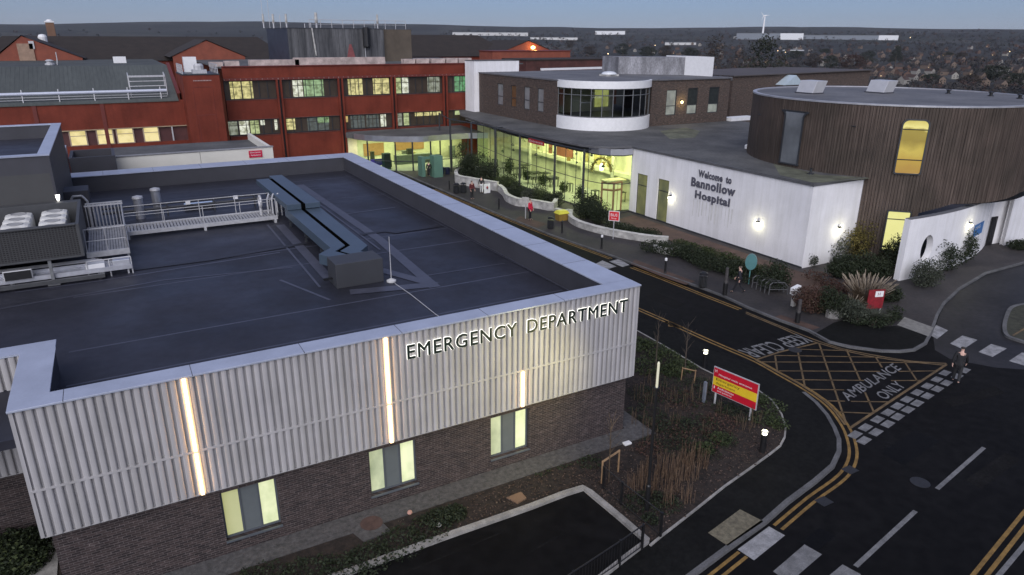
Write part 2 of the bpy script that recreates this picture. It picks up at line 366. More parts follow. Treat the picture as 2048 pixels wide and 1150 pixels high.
# near footway beside the emergency building
K2px = [(1268, 627), (1330, 654), (1400, 686), (1455, 710), (1508, 732), (1545, 749), (1580, 768), (1607, 784), (1632, 804), (1654, 829), (1669, 855), (1678, 878), (1678, 902), (1665, 930), (1629, 961), (1574, 1002), (1530, 1041), (1457, 1093), (1380, 1150)]
K2 = W2(K2px, KH)
d_ = (K2[0]-K2[1]).normalized(); K2 = [K2[0]+d_*46] + K2
d_ = (K2[-1]-K2[-2]).normalized(); K2.append(K2[-1]+d_*16)
near_poly = K2 + [Vector((-44, K2[-1].y, 0)), Vector((-44, 40, 0)), Vector((K2[0].x-6, 40, 0)), Vector((K2[0].x-6, K2[0].y, 0))]
if K2[-1].x < -43: near_poly = K2[:-1] + [Vector((-44, K2[-2].y-2, 0)), Vector((-44, 40, 0)), Vector((K2[0].x-6, K2[0].y, 0))]
print('K2', K2[0], K2[-1], 'BAY', BAY_DBG if 'BAY_DBG' in globals() else '')
struct(MB().prism(near_poly, 0, KH), 'footway', C_PATH)
struct(MB().wallstrip(K2[:9], 0.15, 0, KH+0.006), 'kerb', C_PATH)
struct(MB().wallstrip(K2[8:], 0.17, 0, KH+0.008), 'kerb', C_KERB)
struct(MB().poly([(p.x, p.y, KH+0.008) for p in W2([(1416, 1066), (1480, 1019), (1527, 1043), (1455, 1092)], KH)]), 'tactile_paving', C_TACT)
# planted bed round the corner and along the front of the emergency building
E1 = W2([(1266, 658), (1320, 688), (1405, 739), (1430, 751), (1480, 768), (1515, 781), (1545, 803), (1563, 830), (1571, 856), (1569, 876), (1560, 893), (1540, 909), (1500, 938), (1450, 973), (1380, 1029), (1322, 1074)], KH)
BAY = W2([(1294, 1085), (1166, 978), (690, 1150)], KH)
d_ = (BAY[2]-BAY[1]).normalized(); BAY.append(BAY[2]+d_*12)
d0 = (E1[0]-E1[1]).normalized(); E0 = E1[0] + d0*30
bed = [E0]+E1+[BAY[0], BAY[1], BAY[2], BAY[3], Vector((-34, BAY[3].y, 0)), Vector((-34, 5, 0)), Vector((-19.4, 5, 0)), Vector((-19.4, 0.1, 0)), Vector((0.1, 0.1, 0)), Vector((0.1, 36, 0))]
struct(MB().prism(bed, 0.02, KH+0.03), 'planting_bed', C_MULCH)
struct(MB().wallstrip([E0]+E1, 0.07, 0, KH+0.055), 'bed_edging', C_EDGE)
struct(MB().wallstrip(W2([(1322, 1074)], KH)+W2([(1300, 1092)], KH), 0.07, 0, KH+0.05), 'bed_edging', C_EDGE)
# parking bay below the front wall, its kerb
BK = W2([(690, 1150), (900, 1073), (1060, 1017), (1130, 990), (1166, 979), (1180, 988), (1240, 1038), (1294, 1085)], KH)
BK2 = W2([(1294, 1085), (1250, 1118), (1210, 1150)], KH)
bay_poly = [BAY[3]]+BK+BK2+[BK2[-1]+(BK2[-1]-BK2[-2]).normalized()*14, Vector((BAY[3].x, BAY[3].y-12, 0))]
struct(MB().poly([(p.x, p.y, KH+0.006) for p in bay_poly]), 'parking_bay', C_ASPH)
struct(MB().wallstrip([BAY[3]]+BK, 0.20, 0, KH+0.13), 'kerb', C_EDGE)
struct(MB().wallstrip(BK2+[bay_poly[-2]], 0.16, 0, KH+0.10), 'kerb', C_EDGE)
# gravel margin along the wall
struct(MB().prism([(-19.5, -0.75), (0.95, -0.75), (0.95, 34), (0.1, 34), (0.1, 0.14), (-19.5, 0.14)], KH, KH+0.06), 'gravel_margin', C_GRAVEL)

# ------------------------------------------------------------------ painted markings
ZR = 0.004
mk = MB()
def dbl(pts, gap=0.26, w=0.1, sgn=1, z=ZR):
    m = MB(); m.strip(pts, w, z); m.strip(offset(pts, gap*sgn), w, z); return m
Y2 = W2([(1268, 617), (1330, 644), (1400, 676), (1455, 700), (1508, 723), (1558, 751), (1609, 780), (1653, 812), (1683, 851), (1696, 884), (1698, 912), (1687, 938), (1665, 960), (1614, 996), (1548, 1051)])
d_ = (Y2[0]-Y2[1]).normalized(); Y2 = [Y2[0]+d_*40]+Y2
def smooth(pts, n=3):
    P = [Vector((p.x, p.y, 0)) for p in pts]; out = []
    for i in range(len(P)-1):
        a, b, c, d = P[max(i-1, 0)], P[i], P[i+1], P[min(i+2, len(P)-1)]
        for k in range(n):
            t = k/n; out.append(0.5*((2*b)+(c-a)*t+(2*a-5*b+4*c-d)*t*t+(3*b-a-3*c+d)*t**3))
    return out+[P[-1]]
Y2s = smooth(Y2)
struct(dbl(Y2s, 0.27, 0.11), 'road_marking', C_YEL)
Y2c = W2([(1478, 1104), (1420, 1150)]); Y2c.append(Y2c[1]+(Y2c[1]-Y2c[0])*3)
struct(dbl(Y2c, 0.27, 0.11), 'road_marking', C_YEL)
Y1 = W2([(870, 378), (930, 404), (998, 431), (1100, 471), (1224, 517)])
struct(MB().strip(smooth(Y1), 0.1, ZR).strip(smooth(offset(Y1, -0.24)), 0.1, ZR), 'road_marking', C_YEL)
Y1b = W2([(1266, 534), (1330, 558), (1403, 587), (1483, 618)])
struct(MB().strip(Y1b, 0.11, ZR).strip(offset(Y1b, -0.26), 0.11, ZR), 'road_marking', C_YEL)
Y1c = W2([(1492, 624), (1560, 652), (1620, 676), (1660, 690), (1700, 701), (1780, 716), (1830, 723), (1893, 727)])
struct(MB().strip(smooth(Y1c), 0.11, ZR), 'road_marking', C_YELF)
struct(MB().strip(smooth(W2([(1492, 627), (1560, 655), (1612, 678), (1636, 686), (1700, 704), (1780, 719), (1893, 731)])), 0.11, ZR+0.001), 'road_marking', C_YELF)
# right-hand edge lines of the main road
YR = W2([(2070, 1002), (2048, 1024), (1946, 1150)]); YR[2] = YR[2]+(YR[2]-YR[1])*0.8
struct(dbl(YR, 0.27, 0.12), 'road_marking', C_YEL)
wr = W2([(2075, 1055), (2048, 1091), (1998, 1150)]); wr[2] = wr[2]+(wr[2]-wr[1])
struct(MB().strip(wr, 0.14, ZR), 'road_marking', C_WPF)
mk = MB()
for a, b in (((1968, 895), (1874, 978)), ((1831, 1022), (1711, 1133))): mk.strip(W2([a, b]), 0.15, ZR)
struct(mk, 'road_marking', C_WPF)
def blocks(quads, name, m):
    k = MB()
    for q in quads: k.poly([(p.x, p.y, ZR+0.002) for p in W2(q)])
    return struct(k, name, m)
blocks([[(1475, 1099), (1538, 1053), (1570, 1071), (1508, 1121)]], 'crossing_marking', C_WP)
blocks([[(1546, 1143), (1609, 1089), (1644, 1109), (1578, 1166)], [(1640, 1166), (1685, 1129), (1722, 1149), (1680, 1186)]], 'crossing_marking', C_WPF)
blocks([[(1861, 671), (1872, 650), (1896, 661), (1874, 678)], [(1900, 687), (1925, 671), (1955, 680), (1926, 699)], [(1957, 704), (1982, 688), (2014, 697), (1985, 714)], [(2018, 722), (2044, 705), (2080, 714), (2050, 732)]], 'crossing_marking', C_WP)
blocks([[(1190, 528), (1205, 521), (1233, 533), (1213, 539)], [(1218, 523), (1238, 518), (1259, 530), (1245, 534)]], 'crossing_marking', C_WP)
# give-way dashes
r1 = [(1890, 746), (1874, 759), (1855, 772), (1834.5, 785), (1814, 799), (1795, 812), (1776, 825), (1755, 839), (1731, 855), (1710, 869.5)]
r2 = [(1929.5, 741), (1914.5, 753), (1893, 766), (1875, 778), (1855, 792), (1834.5, 806.5), (1816, 819.5), (1795.5, 833.5), (1775.6, 848), (1752, 864.5), (1728, 881)]
gw = MB()
GA, GB = at(1710, 869.5), at(1890, 746); gu = (GB-GA).normalized(); gv = Vector((-gu.y, gu.x, 0))
for p in r1+r2:
    c = at(*p); h = 0.33; w = 0.17
    gw.poly([(*(c+gu*sx*h+gv*sy*w).xy, ZR+0.003) for sx, sy in ((-1, -1), (1, -1), (1, 1), (-1, 1))])
struct(gw, 'give_way_marking', C_WPF)
# yellow box junction: border and hatching
bx = MB()
bx.strip(W2([(1511, 720), (1560, 704), (1635, 686)]), 0.12, ZR+0.003)
bx.strip(W2([(1893, 729), (1800, 790), (1699, 857)]), 0.12, ZR+0.003)
bx.strip(smooth(W2([(1511, 720), (1562, 748), (1613, 777), (1660, 812), (1690, 850)])), 0.09, ZR+0.003)
for a, b in (((1550, 711), (1555, 745)), ((1594.6, 698), (1610, 775)), ((1638, 687), (1692, 846)), ((1694, 702), (1720, 760)), ((1730, 785), (1747, 823)), ((1751, 714), (1764, 735)), ((1808, 722), (1835, 763)),
             ((1594.6, 698.5), (1696, 701.5)), ((1550, 711), (1757, 714.5)), ((1518.7, 724), (1868, 725.5)), ((1558, 742), (1760, 743)), ((1797, 743), (1871, 742)), ((1588, 759.6), (1728, 761)), ((1782, 761.5), (1843, 761)), ((1618, 779), (1688, 780)), ((1651, 802), (1690, 802.5)), ((1702, 803), (1777, 804)), ((1672, 824), (1743, 827))):
    bx.strip(W2([a, b]), 0.085, ZR+0.004)
struct(bx, 'box_junction_marking', C_YELF)
tx = MB()
def road_text(txt, bl, br, tl, cap=True):
    o, e_, t_ = at(*bl), at(*br), at(*tl)
    put_text(tx, txt, (o.x, o.y, ZR+0.006), (e_.x-o.x, e_.y-o.y, 0), (t_.x-o.x, t_.y-o.y, 0), cap=cap, bold=0.012)
road_text('AMBULANCE', (1697, 802), (1803, 738), (1679, 788))
road_text('ONLY', (1771, 800), (1812, 773), (1749, 788))
put_text(tx, 'KEEP CLEAR', (14.35, 3.62, ZR+0.006), (-4.3, 0.02, 0), (0, -1.12, 0), cap=True, bold=0.012)
struct(tx, 'road_lettering', C_WPF)

# repairs, gullies and covers in the road surface
C_PATCH = mat('tarmac_patch', (0.0105, 0.0102, 0.0102), .8, .25, .8, fine=.35, spec=.08); C_PATCH2 = mat('dark_tarmac_patch', (0.0042, 0.0042, 0.0045), .6, .25, .8, fine=.35, spec=.12)
for k, q in enumerate(([(1310, 585), (1372, 608), (1352, 618), (1290, 594)], [(1760, 905), (1830, 860), (1880, 882), (1808, 930)], [(1930, 960), (2010, 905), (2040, 920), (1962, 978)], [(1600, 1085), (1640, 1055), (1672, 1072), (1630, 1104)], [(1885, 800), (1990, 772), (2010, 786), (1905, 815)], [(900, 408), (985, 443), (972, 449), (890, 414)])):
    struct(MB().poly([(p.x, p.y, .0022) for p in W2(q)]), 'road_patch', C_PATCH if k % 2 == 0 else C_PATCH2)
for px, py in ((1700, 940), (1648, 1003)):
    p = at(px, py); tag(MB().prism([(p.x-.25, p.y-.2), (p.x+.25, p.y-.2), (p.x+.25, p.y+.2), (p.x-.25, p.y+.2)], -.05, .012).build('drain_gully', mat('iron_gully', (.02, .02, .021), .5, .3, 9), origin=(p.x, p.y, 0)), 'iron drain gully in the road by the kerb near the ' + ('give way dashes' if px == 1700 else 'bottom crossing'), 'drain')
for px, py, lb in ((1590, 700, 'round iron cover in the yellow box approach lettering'), (1840, 965, 'round iron cover in the main road lane')):
    p = at(px, py); tag(MB().lathe([(.33, 0), (.33, .013), (.30, .015)], (p.x, p.y, 0), 24).build('road_cover', mat('iron_gully', (.02, .02, .021), .5, .3, 9), origin=(p.x, p.y, 0)), lb, 'manhole cover')
for k, y in enumerate((0, 1)):
    a, b = [at(q[0], q[1], KH+.01) for q in (((800, 1150), (1010, 1062)) if k == 0 else ((1050, 1110), (1165, 1045)))]
    struct(MB().strip([a, b], .05, KH+.010), 'tarmac_joint', C_PATCH)

struct(MB().poly([(p.x, p.y, .0012) for p in W2([(1866, 668), (1880, 628), (1892, 606), (1922, 577), (1974, 547), (2048, 526), (2110, 512), (2140, 640), (2090, 742), (1990, 735), (1900, 718), (1870, 700)])]), 'road', mat('paler_asphalt', (0.021, 0.020, 0.021), .55, .35, .22, fine=.3, spec=.3))  # paler, smoother asphalt tone laid over the side road
# ================================================================== EMERGENCY BUILDING
EH, RZ, ZC, ZJ = 6.36, 5.3, 2.58, 4.0
ed = thing('emergency_building', 'single storey emergency building with corrugated metal cladding over purple brick and a flat dark roof', 'building', (-9, 10, 0))
bm_ = MB()
WIN = [(-14.98, -13.36), (-10.45, -8.8), (-5.98, -4.40)]; WZ0, WZ1 = 0.62, 2.31
def wall_openings(mb, x0, x1, y0, y1, z0, z1, ops):
    """solid wall in x with rectangular openings (xa, xb, za, zb)"""
    ops = sorted(ops); x = x0
    for xa, xb, za, zb in ops:
        mb.box(x, xa, y0, y1, z0, z1); mb.box(xa, xb, y0, y1, z0, za); mb.box(xa, xb, y0, y1, zb, z1); x = xb
    mb.box(x, x1, y0, y1, z0, z1)
wall_openings(bm_, -19.15, 0.0, 0.15, 0.5, 0, ZC+0.05, [(a, b, WZ0, WZ1) for a, b in WIN])
bm_.box(-0.35, 0.0, 0.5, 35.4, 0, ZC+0.05); bm_.box(-19.15, -18.8, 0.5, 3.95, 0, ZC+0.05)
bm_.box(-32, -18.8, 3.95, 4.3, 0, ZC+0.05); bm_.box(-32, -0.35, 35.05, 35.4, 0, ZC+0.05)
bm_.build('brick_wall', C_BRICK, ed)
# corrugated cladding: real trapezoidal ribs
def corrugated(mb, p0, p1, z0, z1, nrm, pitch=0.215, dep=0.095):
    p0, p1 = Vector(p0), Vector(p1); L = (p1-p0).length; u = (p1-p0)/L; n = Vector(nrm); k = int(L/pitch); st = L/k
    prof = [(0.0, 0), (0.24, 0), (0.29, .78), (0.40, .95), (0.62, 1), (0.84, .95), (.95, .78), (1.0, 0)]
    pts = []
    for i in range(k):
        for a, h in prof[:-1]: pts.append(p0+u*(st*(i+a))+n*(dep*h))
    pts.append(p1)
    vs = [(p.x, p.y, z0) for p in pts]+[(p.x, p.y, z1) for p in pts]; m = len(pts)
    mb.add(vs, [(i, i+1, m+i+1, m+i) for i in range(m-1)])
cl = MB()
for z0, z1 in ((ZC, ZJ-0.03), (ZJ+0.03, EH-0.06)):
    corrugated(cl, (-19.28, 0.02, 0), (0.13, 0.02, 0), z0, z1, (0, -1, 0))
    corrugated(cl, (0.13, 0.02, 0), (0.13, 35.5, 0), z0, z1, (1, 0, 0))
    corrugated(cl, (-19.28, 3.78, 0), (-19.28, 0.02, 0), z0, z1, (-1, 0, 0))
    corrugated(cl, (-32, 3.78, 0), (-19.30, 3.78, 0), z0, z1, (0, -1, 0))
cl.build('corrugated_cladding', C_CLAD, ed)
tr = MB()
tr.box(-19.32, 0.17, -0.078, 0.02, ZJ-0.03, ZJ+0.03).box(0.125, 0.185, 0.02, 35.5, ZJ-0.03, ZJ+0.03)
tr.box(-32, -19.34, 3.725, 3.77, ZJ-0.03, ZJ+0.03)
tr.box(0.12, 0.21, -0.056, 0.02, ZC, EH-0.06).box(-19.36, -19.27, -0.056, 0.02, ZC, EH-0.06)
tr.box(-19.27, 0.12, -0.03, 0.15, ZC-0.035, ZC-0.002).box(-32, -19.3, 3.74, 3.95, ZC-0.035, ZC-0.002)
tr.build('cladding_trim', C_CLAD, ed)
# parapet upstand, coping, deck
up = MB()
up.box(-18.45, -0.95, 0.10, 0.55, RZ-0.3, EH-0.05).box(-0.95, 0.10, 0.10, 35.4, RZ-0.3, EH-0.05).box(-32, -0.95, 33.95, 35.4, RZ-0.3, EH-0.05)
up.box(-19.2, -18.6, 0.10, 3.84, RZ-0.3, EH-0.05).box(-32, -18.6, 3.84, 4.4, RZ-0.3, EH-0.05)
up.build('parapet', C_UPST, ed)
cp = MB()
outer = [(-19.36, -0.09), (0.21, -0.09), (0.21, 35.62), (-32, 35.62), (-32, 33.9), (-0.99, 33.9), (-0.99, 0.6), (-18.46, 0.6), (-18.56, 3.9), (-18.56, 4.42), (-32, 4.42), (-32, 3.70), (-19.36, 3.70)]
# built as butted strips so that no two faces share a plane
cp.box(-19.38, 0.23, -0.11, 0.60, EH-0.06, EH); cp.box(-1.0, 0.23, 0.60, 33.9, EH-0.06, EH); cp.box(-32, 0.23, 33.9, 35.62, EH-0.06, EH)
cp.box(-19.38, -18.5, 0.60, 3.70, EH-0.06, EH); cp.box(-32, -18.5, 3.70, 4.42, EH-0.06, EH)
cp.build('coping', C_COPING, ed, bevel=0.012)
cj = MB()
for x in [-18.2+3.0*i for i in range(6)]: cj.box(x, x+0.015, -0.114, 0.604, EH-0.03, EH+0.003)
for y in [3.4+3.0*i for i in range(10)]: cj.box(-1.004, 0.234, y, y+0.015, EH-0.03, EH+0.003)
for x in [-29+3.0*i for i in range(10)]: cj.box(x, x+0.015, 33.896, 35.624, EH-0.03, EH+0.003)
cj.build('coping_joints', C_UPST, ed)
MB().box(-32, -0.9, 0.5, 34, RZ-0.25, RZ).build('roof_deck', C_ROOF, ed)
# membrane laps, flashing strip, walkway pads
LZ = [0.0]
def lap(mb, pts, w, dz):
    LZ[0] += 0.0012; dz += LZ[0]
    mb.strip([Vector((p.x, p.y, 0)) for p in [at(a, b, RZ) for a, b in pts]], w, RZ+dz)
sm = MB()
for pts, w in (([(560, 560), (660, 600)], .12), ([(30, 585), (200, 562), (560, 505)], .12), ([(0, 618), (330, 560), (585, 535)], .10), ([(855, 551), (1010, 527)], .08), ([(630, 405), (690, 395), (740, 400)], .07), ([(655, 408), (733, 398)], .05), ([(680, 430), (790, 415)], .16), ([(625, 378), (690, 374)], .06),
               ([(560, 450), (660, 560)], .45), ([(535, 450), (640, 575)], .1), ([(600, 370), (760, 480), (870, 575)], .5), ([(700, 585), (865, 570)], .6), ([(760, 540), (870, 570)], .5), ([(260, 440), (600, 405), (700, 395)], .07), ([(600, 380), (760, 500)], .1), ([(690, 350), (1000, 511), (1190, 610)], .05)):
    lap(sm, pts, w, 0.006)
for i, x in enumerate([-17.4+1.5*i for i in range(11)]):
    pass
for y in (3.2, 5.9, 11.7, 14.4, 24.3, 29.0, 31.2): sm.strip([Vector((-18.4, y, 0)), Vector((-1.05, y+0.05, 0))], 0.09, RZ+0.003)
sm.build('membrane_laps', C_SEAM, ed)
gt = MB()
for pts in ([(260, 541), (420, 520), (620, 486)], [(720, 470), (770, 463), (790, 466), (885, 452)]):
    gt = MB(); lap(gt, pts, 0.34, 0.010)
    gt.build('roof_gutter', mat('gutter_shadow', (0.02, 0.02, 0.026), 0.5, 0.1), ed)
MB().box(-18.4, -1.0, 0.61, 0.63, RZ, RZ+0.12).box(-1.03, -1.0, 0.63, 33.88, RZ+0.10, RZ+0.12).build('flashing_line', C_SEAM, ed)
# lit window units: obscured pane, grey panel, obscured pane
EM_W = emis('obscured_window_light', (0.74, 0.80, 0.46), 0.60, base=(.3, .32, .25), pattern=(1.6, 1, 1.1, 0.3, 0.66, (0.42, 0.47, 0.4)))
EM_W2 = emis('obscured_window_bright', (0.90, 0.93, 0.55), 0.82, base=(.3, .32, .25), pattern=(1.6, 1, 1.2, 0.3, 0.6, (0.6, 0.66, 0.5)))
EM_W3 = emis('obscured_window_yellow', (0.56, 0.55, 0.20), 0.60, base=(.3, .32, .25), pattern=(0.9, 1, 0.7, 0.2, 0.6, (0.8, 0.85, 0.6)))
for k, (a, b) in enumerate(WIN):
    y = 0.36
    fr = MB(); t = 0.055
    fr.box(a, b, y-0.07, y+0.03, WZ0, WZ0+t).box(a, b, y-0.07, y+0.03, WZ1-t, WZ1)
    w3 = (b-a)/3
    for x in (a, a+w3*1.0-t/2, a+2*w3-t/2, b-t): fr.box(x, x+t, y-0.07, y+0.03, WZ0+t, WZ1-t)
    f = fr.build('window', C_FRAME, ed)
    MB().box(a+w3+t/2, a+2*w3-t/2, y-0.045, y+0.01, WZ0+t, WZ1-t).build('spandrel_panel', mat('blue_grey_panel', (0.12, 0.135, 0.14), 0.5, 0.05), f)
    MB().box(a+t, a+w3-t/2, y-0.02, y, WZ0+t, WZ1-t).build('pane', EM_W3 if k == 0 else EM_W, f)
    MB().box(a+2*w3+t/2, b-t, y-0.02, y, WZ0+t, WZ1-t).build('pane', EM_W2, f)
    MB().box(a-0.02, b+0.02, 0.08, 0.26, WZ0-0.05, WZ0-0.003).build('sill', C_FRAME, f)
# warm light lines let into the cladding
EM_LINE = emis('warm_light_line', (1.0, 0.80, 0.50), 2.6); EM_SIDE = emis('warm_light_side', (1.0, 0.55, 0.20), 13)
for x, z0, z1 in ((-15.42, ZC+0.02, EH-0.07), (-9.73, ZC+0.02, EH-0.07), (-4.83, ZC+0.02, ZJ-0.03)):
    zs = [(z0, z1)] if z1 < ZJ else [(z0, ZJ-0.035), (ZJ+0.035, z1)]
    ch = MB(); [ch.box(x-0.10, x+0.10, -0.088, 0.01, za, zb) for za, zb in zs]; h = ch.build('light_strip', C_CLAD, ed)
    for za, zb in zs:
        MB().box(x-0.046, x+0.046, -0.150, -0.1435, za+.01, zb-.01).build('diffuser', EM_LINE, h)
        MB().box(x-0.046, x+0.046, -0.143, -0.0885, za+.01, zb-.01).build('side_diffuser', EM_SIDE, h)
# illuminated lettering on the cladding
sg = thing('building_lettering', 'dark halo lit EMERGENCY DEPARTMENT letters along the corrugated facade top', 'sign', (-4.7, -0.06, 5.4))
EM_HALO = emis('letter_backlight', (1.0, 0.98, 0.90), 2.2)
C_LET = mat('dark_green_lettering', (0.012, 0.022, 0.018), 0.4, 0.1)
def letter_sizes(word):
    out = []; x = 0.0
    for i, ch in enumerate(word):
        _, _, (a, b, c, d) = text_mesh(ch); _, _, (p, q, _, _) = text_mesh(word[:i+1], spacing=1.12)
        out.append((ch, q-(b-a), q))
    return out
for word, xa, xb in (('EMERGENCY', -9.05, -5.10), ('DEPARTMENT', -4.68, -0.38)):
    ls = letter_sizes(word); tot = ls[-1][2]; st = ls[0][1]
    for ch, a, b in ls:
        k = (xb-xa)/(tot-st); x0 = xa+(a-st)*k; wd = (b-a)*k
        m = MB()
        for q, (du, dv) in enumerate(((0, 0), (.011, 0), (-.011, 0), (0, .011), (0, -.011), (.008, .008), (-.008, -.008))): put_text(m, ch, (x0+du, -0.110-.0008*q, 5.42+dv), (wd, 0, 0), (0, 0, 0.47), (0, -1, 0), 0.012)
        L_ = m.build('letter', C_LET, sg)
        m = MB()
        for q in range(8): put_text(m, ch, (x0+.023*cos(q*pi/4), -0.098-.0006*q, 5.42+.023*sin(q*pi/4)), (wd, 0, 0), (0, 0, 0.47), (0, -1, 0), 0.004)
        m.build('backlight', EM_HALO, L_)

# ------------------------------------------------------------------ things on the emergency building roof
ZR_ = RZ
# twin duct casing running back from a tall box
dc = thing('duct_casing', 'long blue grey twin duct casing with dark slot running across the flat roof', 'duct', (-8, 9, ZR_))
C_DUCT = mat('blue_grey_casing', (0.066, 0.094, 0.128), 0.42, 0.07, 0.8, metal=0.2)
C_DUCTS = mat('dark_casing_side', (0.042, 0.044, 0.05), 0.55, 0.08, 0.8)
def lane(pts_l, pts_r, z0, z1, nm):
    m = MB(); n = len(pts_l)
    m.prism(pts_l+pts_r[::-1], z0, z1, bottom=True); return m.build(nm, C_DUCT, dc, bevel=0.015)
za, zb = 5.86, 6.30
lane([(-8.60, 19.0), (-8.52, 10.35), (-9.22, 9.65), (-8.9, 8.98)], [(-7.88, 19.0), (-7.84, 10.45), (-8.48, 9.75), (-8.13, 8.98)], za, zb, 'duct')
lane([(-7.66, 19.0), (-7.62, 10.40), (-8.26, 9.75), (-7.92, 8.98)], [(-6.85, 19.0), (-6.95, 10.02), (-7.5, 9.3), (-7.3, 8.98)], za, zb-0.02, 'duct')
zs = 6.62
lane([(-8.72, 26.2), (-8.62, 18.2)], [(-7.96, 26.2), (-7.88, 18.2)], 6.32, zs, 'duct')
lane([(-7.74, 27.2), (-7.66, 18.2)], [(-6.95, 27.2), (-6.86, 18.2)], 6.32, zs-0.02, 'duct')
m = MB()
for y in (12.2, 15.2, 18.6, 21.6, 24.6):
    m = MB().box(-8.5, -8.4, y, y+0.1, ZR_, 5.52).box(-7.1, -7.0, y, y+0.1, ZR_, 5.52).box(-8.45, -7.05, y, y+0.1, 5.52, 5.60).box(-8.5, -8.4, y, y+.1, 5.6, 5.855 if y < 18 else 6.315).box(-7.1, -7.0, y, y+.1, 5.6, 5.855 if y < 18 else 6.29)
    m.build('support', C_DARK, dc)
m = MB(); m.prism([(-7.88, 19.0), (-7.66, 19.0), (-7.62, 10.42), (-8.26, 9.75), (-7.95, 9.0), (-8.13, 9.0), (-8.48, 9.75), (-7.84, 10.45)], 6.05, 6.262); m.prism([(-7.96, 26.2), (-7.74, 26.2), (-7.66, 18.2), (-7.88, 18.2)], 6.33, 6.585); m.build('slot_shade_fill', C_SHADE, dc)  # black filler between the ducts; the slot's shade is put into its colour
m = MB(); m.box(-9.05, -7.06, 7.72, 9.0, ZR_, 6.33).build('end_box', C_DUCTS, dc, bevel=0.02)
MB().box(-9.42, -9.05, 8.3, 8.42, ZR_+0.25, ZR_+0.31).build('pipe_stub', C_BLACK, dc)
# lightning rod
lr = thing('lightning_rod', 'slim grey lightning rod on a round white base beside the duct end box', 'lightning rod', (-6.79, 7.57, ZR_))
MB().lathe([(0.20, 0), (0.20, 0.06), (0.08, 0.12), (0.03, 0.14)], (-6.79, 7.57, ZR_)).build('base', mat('pale_concrete', (0.5, 0.5, 0.5), 0.8), lr, smooth=False)
MB().tube((-6.79, 7.57, ZR_+0.1), (-6.79, 7.57, ZR_+1.95), 0.022, 0.012).build('rod', C_GALV, lr)
cbp = [at(790, 568, ZR_), at(822, 590, ZR_), at(872, 630, ZR_)]
MB().path([(p.x, p.y, ZR_+0.02) for p in cbp]+[(cbp[-1].x+0.25, 0.62, ZR_+0.02)], 0.016).build('earth_cable', C_GALV, lr)
# steel walkway with handrails
wk = thing('roof_walkway', 'long galvanised grating walkway with tubular handrails along the roof', 'walkway', (-12.5, 20.6, ZR_))
WZ = 5.62; y0, y1 = 20.05, 21.75
m = MB()
C_GRATE = mat('steel_grating', (0.36, 0.355, 0.35), 0.55, 0.18, 3, metal=0.1, fine=0.25)
for i in range(48): 
    x = -16.3+7.5*i/48; m.box(x, x+0.11, y0+0.06, y1-0.06, WZ-0.03, WZ)
m.build('grating', C_GRATE, wk)
m = MB().box(-16.3, -8.8, y0, y0+0.06, WZ-0.14, WZ+0.06).box(-16.3, -8.8, y1-0.06, y1, WZ-0.14, WZ+0.06)
for x in (-16.2, -12.6, -9.0): m.box(x, x+0.12, y0-0.06, y1+0.06, ZR_+0.0, WZ-0.14)
m.build('frame', C_GALV, wk)
def rail(mb, pts, h, z, posts=True, r=0.024, mid=True, step=1.25):
    P = [Vector((p[0], p[1], z)) for p in pts]
    for a, b in zip(P, P[1:]):
        n = max(1, round((b-a).length/step))
        mb.tube(a+Vector((0, 0, h)), b+Vector((0, 0, h)), r, n=6)
        if mid: mb.tube(a+Vector((0, 0, h*.5)), b+Vector((0, 0, h*.5)), r*.8, n=6)
        for i in range(n+1):
            p = a+(b-a)*i/n; mb.tube(p, p+Vector((0, 0, h)), r, n=6)
for ya in (y0+0.03, y1-0.03):
    m = MB(); rail(m, [(-16.25, ya), (-8.85, ya)], 1.0, WZ, mid=ya > 21, r=.02, step=1.85); m.build('handrail', C_GALV, wk)
# pipework and hose reel at the walkway end
m = MB()
for k in range(3): m.path([(-9.1+.25*k, 21.0, WZ), (-9.1+.25*k, 21.0, WZ+.8), (-8.95+.25*k, 21.3, WZ+1.0), (-8.75+.25*k, 21.6, WZ+.8), (-8.75+.25*k, 21.6, ZR_)], 0.05)
m.build('pipework', C_GALV, wk); m = MB()
for i in range(14):
    a = 2*pi*i/14; b = 2*pi*(i+1)/14; m.tube((-9.5, 20.9+.3*cos(a), WZ+.75+.3*sin(a)), (-9.5, 20.9+.3*cos(b), WZ+.75+.3*sin(b)), 0.07)
m.tube((-9.5, 20.9, WZ), (-9.5, 20.9, WZ+.5), .08)
m.build('hose_reel', C_GALV, wk)
# raised platform
pf = thing('access_platform', 'square galvanised access platform with handrails beside the louvred enclosure', 'platform', (-17.0, 17.2, ZR_))
PZ = 6.05
m = MB()
for i in range(14): m.box(-17.78+.11*i, -17.78+.11*i+.085, 15.35, 20.0, PZ-.03, PZ)
m.build('grating', C_GRATE, pf)
m = MB().box(-17.85, -16.25, 15.25, 15.33, PZ-.2, PZ+.05).box(-16.25, -16.18, 15.25, 20.05, PZ-.2, PZ+.05).box(-17.85, -16.25, 20.0, 20.07, PZ-.2, PZ+.05)
for x in (-17.7, -16.3):
    for y in (15.4, 19.8): m.box(x, x+.08, y, y+.08, ZR_, PZ-.2)
m.build('frame', C_GALV, pf)
m = MB(); rail(m, [(-17.8, 15.3), (-16.22, 15.3)], 1.05, PZ, step=.8); rail(m, [(-16.22, 15.3), (-16.22, 20.0)], 1.05, PZ); m.build('handrail', C_GALV, pf)
m = MB()
for i in range(11): m.tube((-17.75+.155*i, 20.02, PZ), (-17.75+.155*i, 20.02, PZ+1.1), .02, n=5)
m.box(-17.8, -16.15, 19.99, 20.06, PZ+1.08, PZ+1.15)
m.build('baluster_rail', C_GALV, pf); m = MB()
for i in range(9): m.tube((-17.6+.155*i, 21.3, PZ-.3), (-17.6+.155*i, 21.3, PZ+.95), .02, n=5)
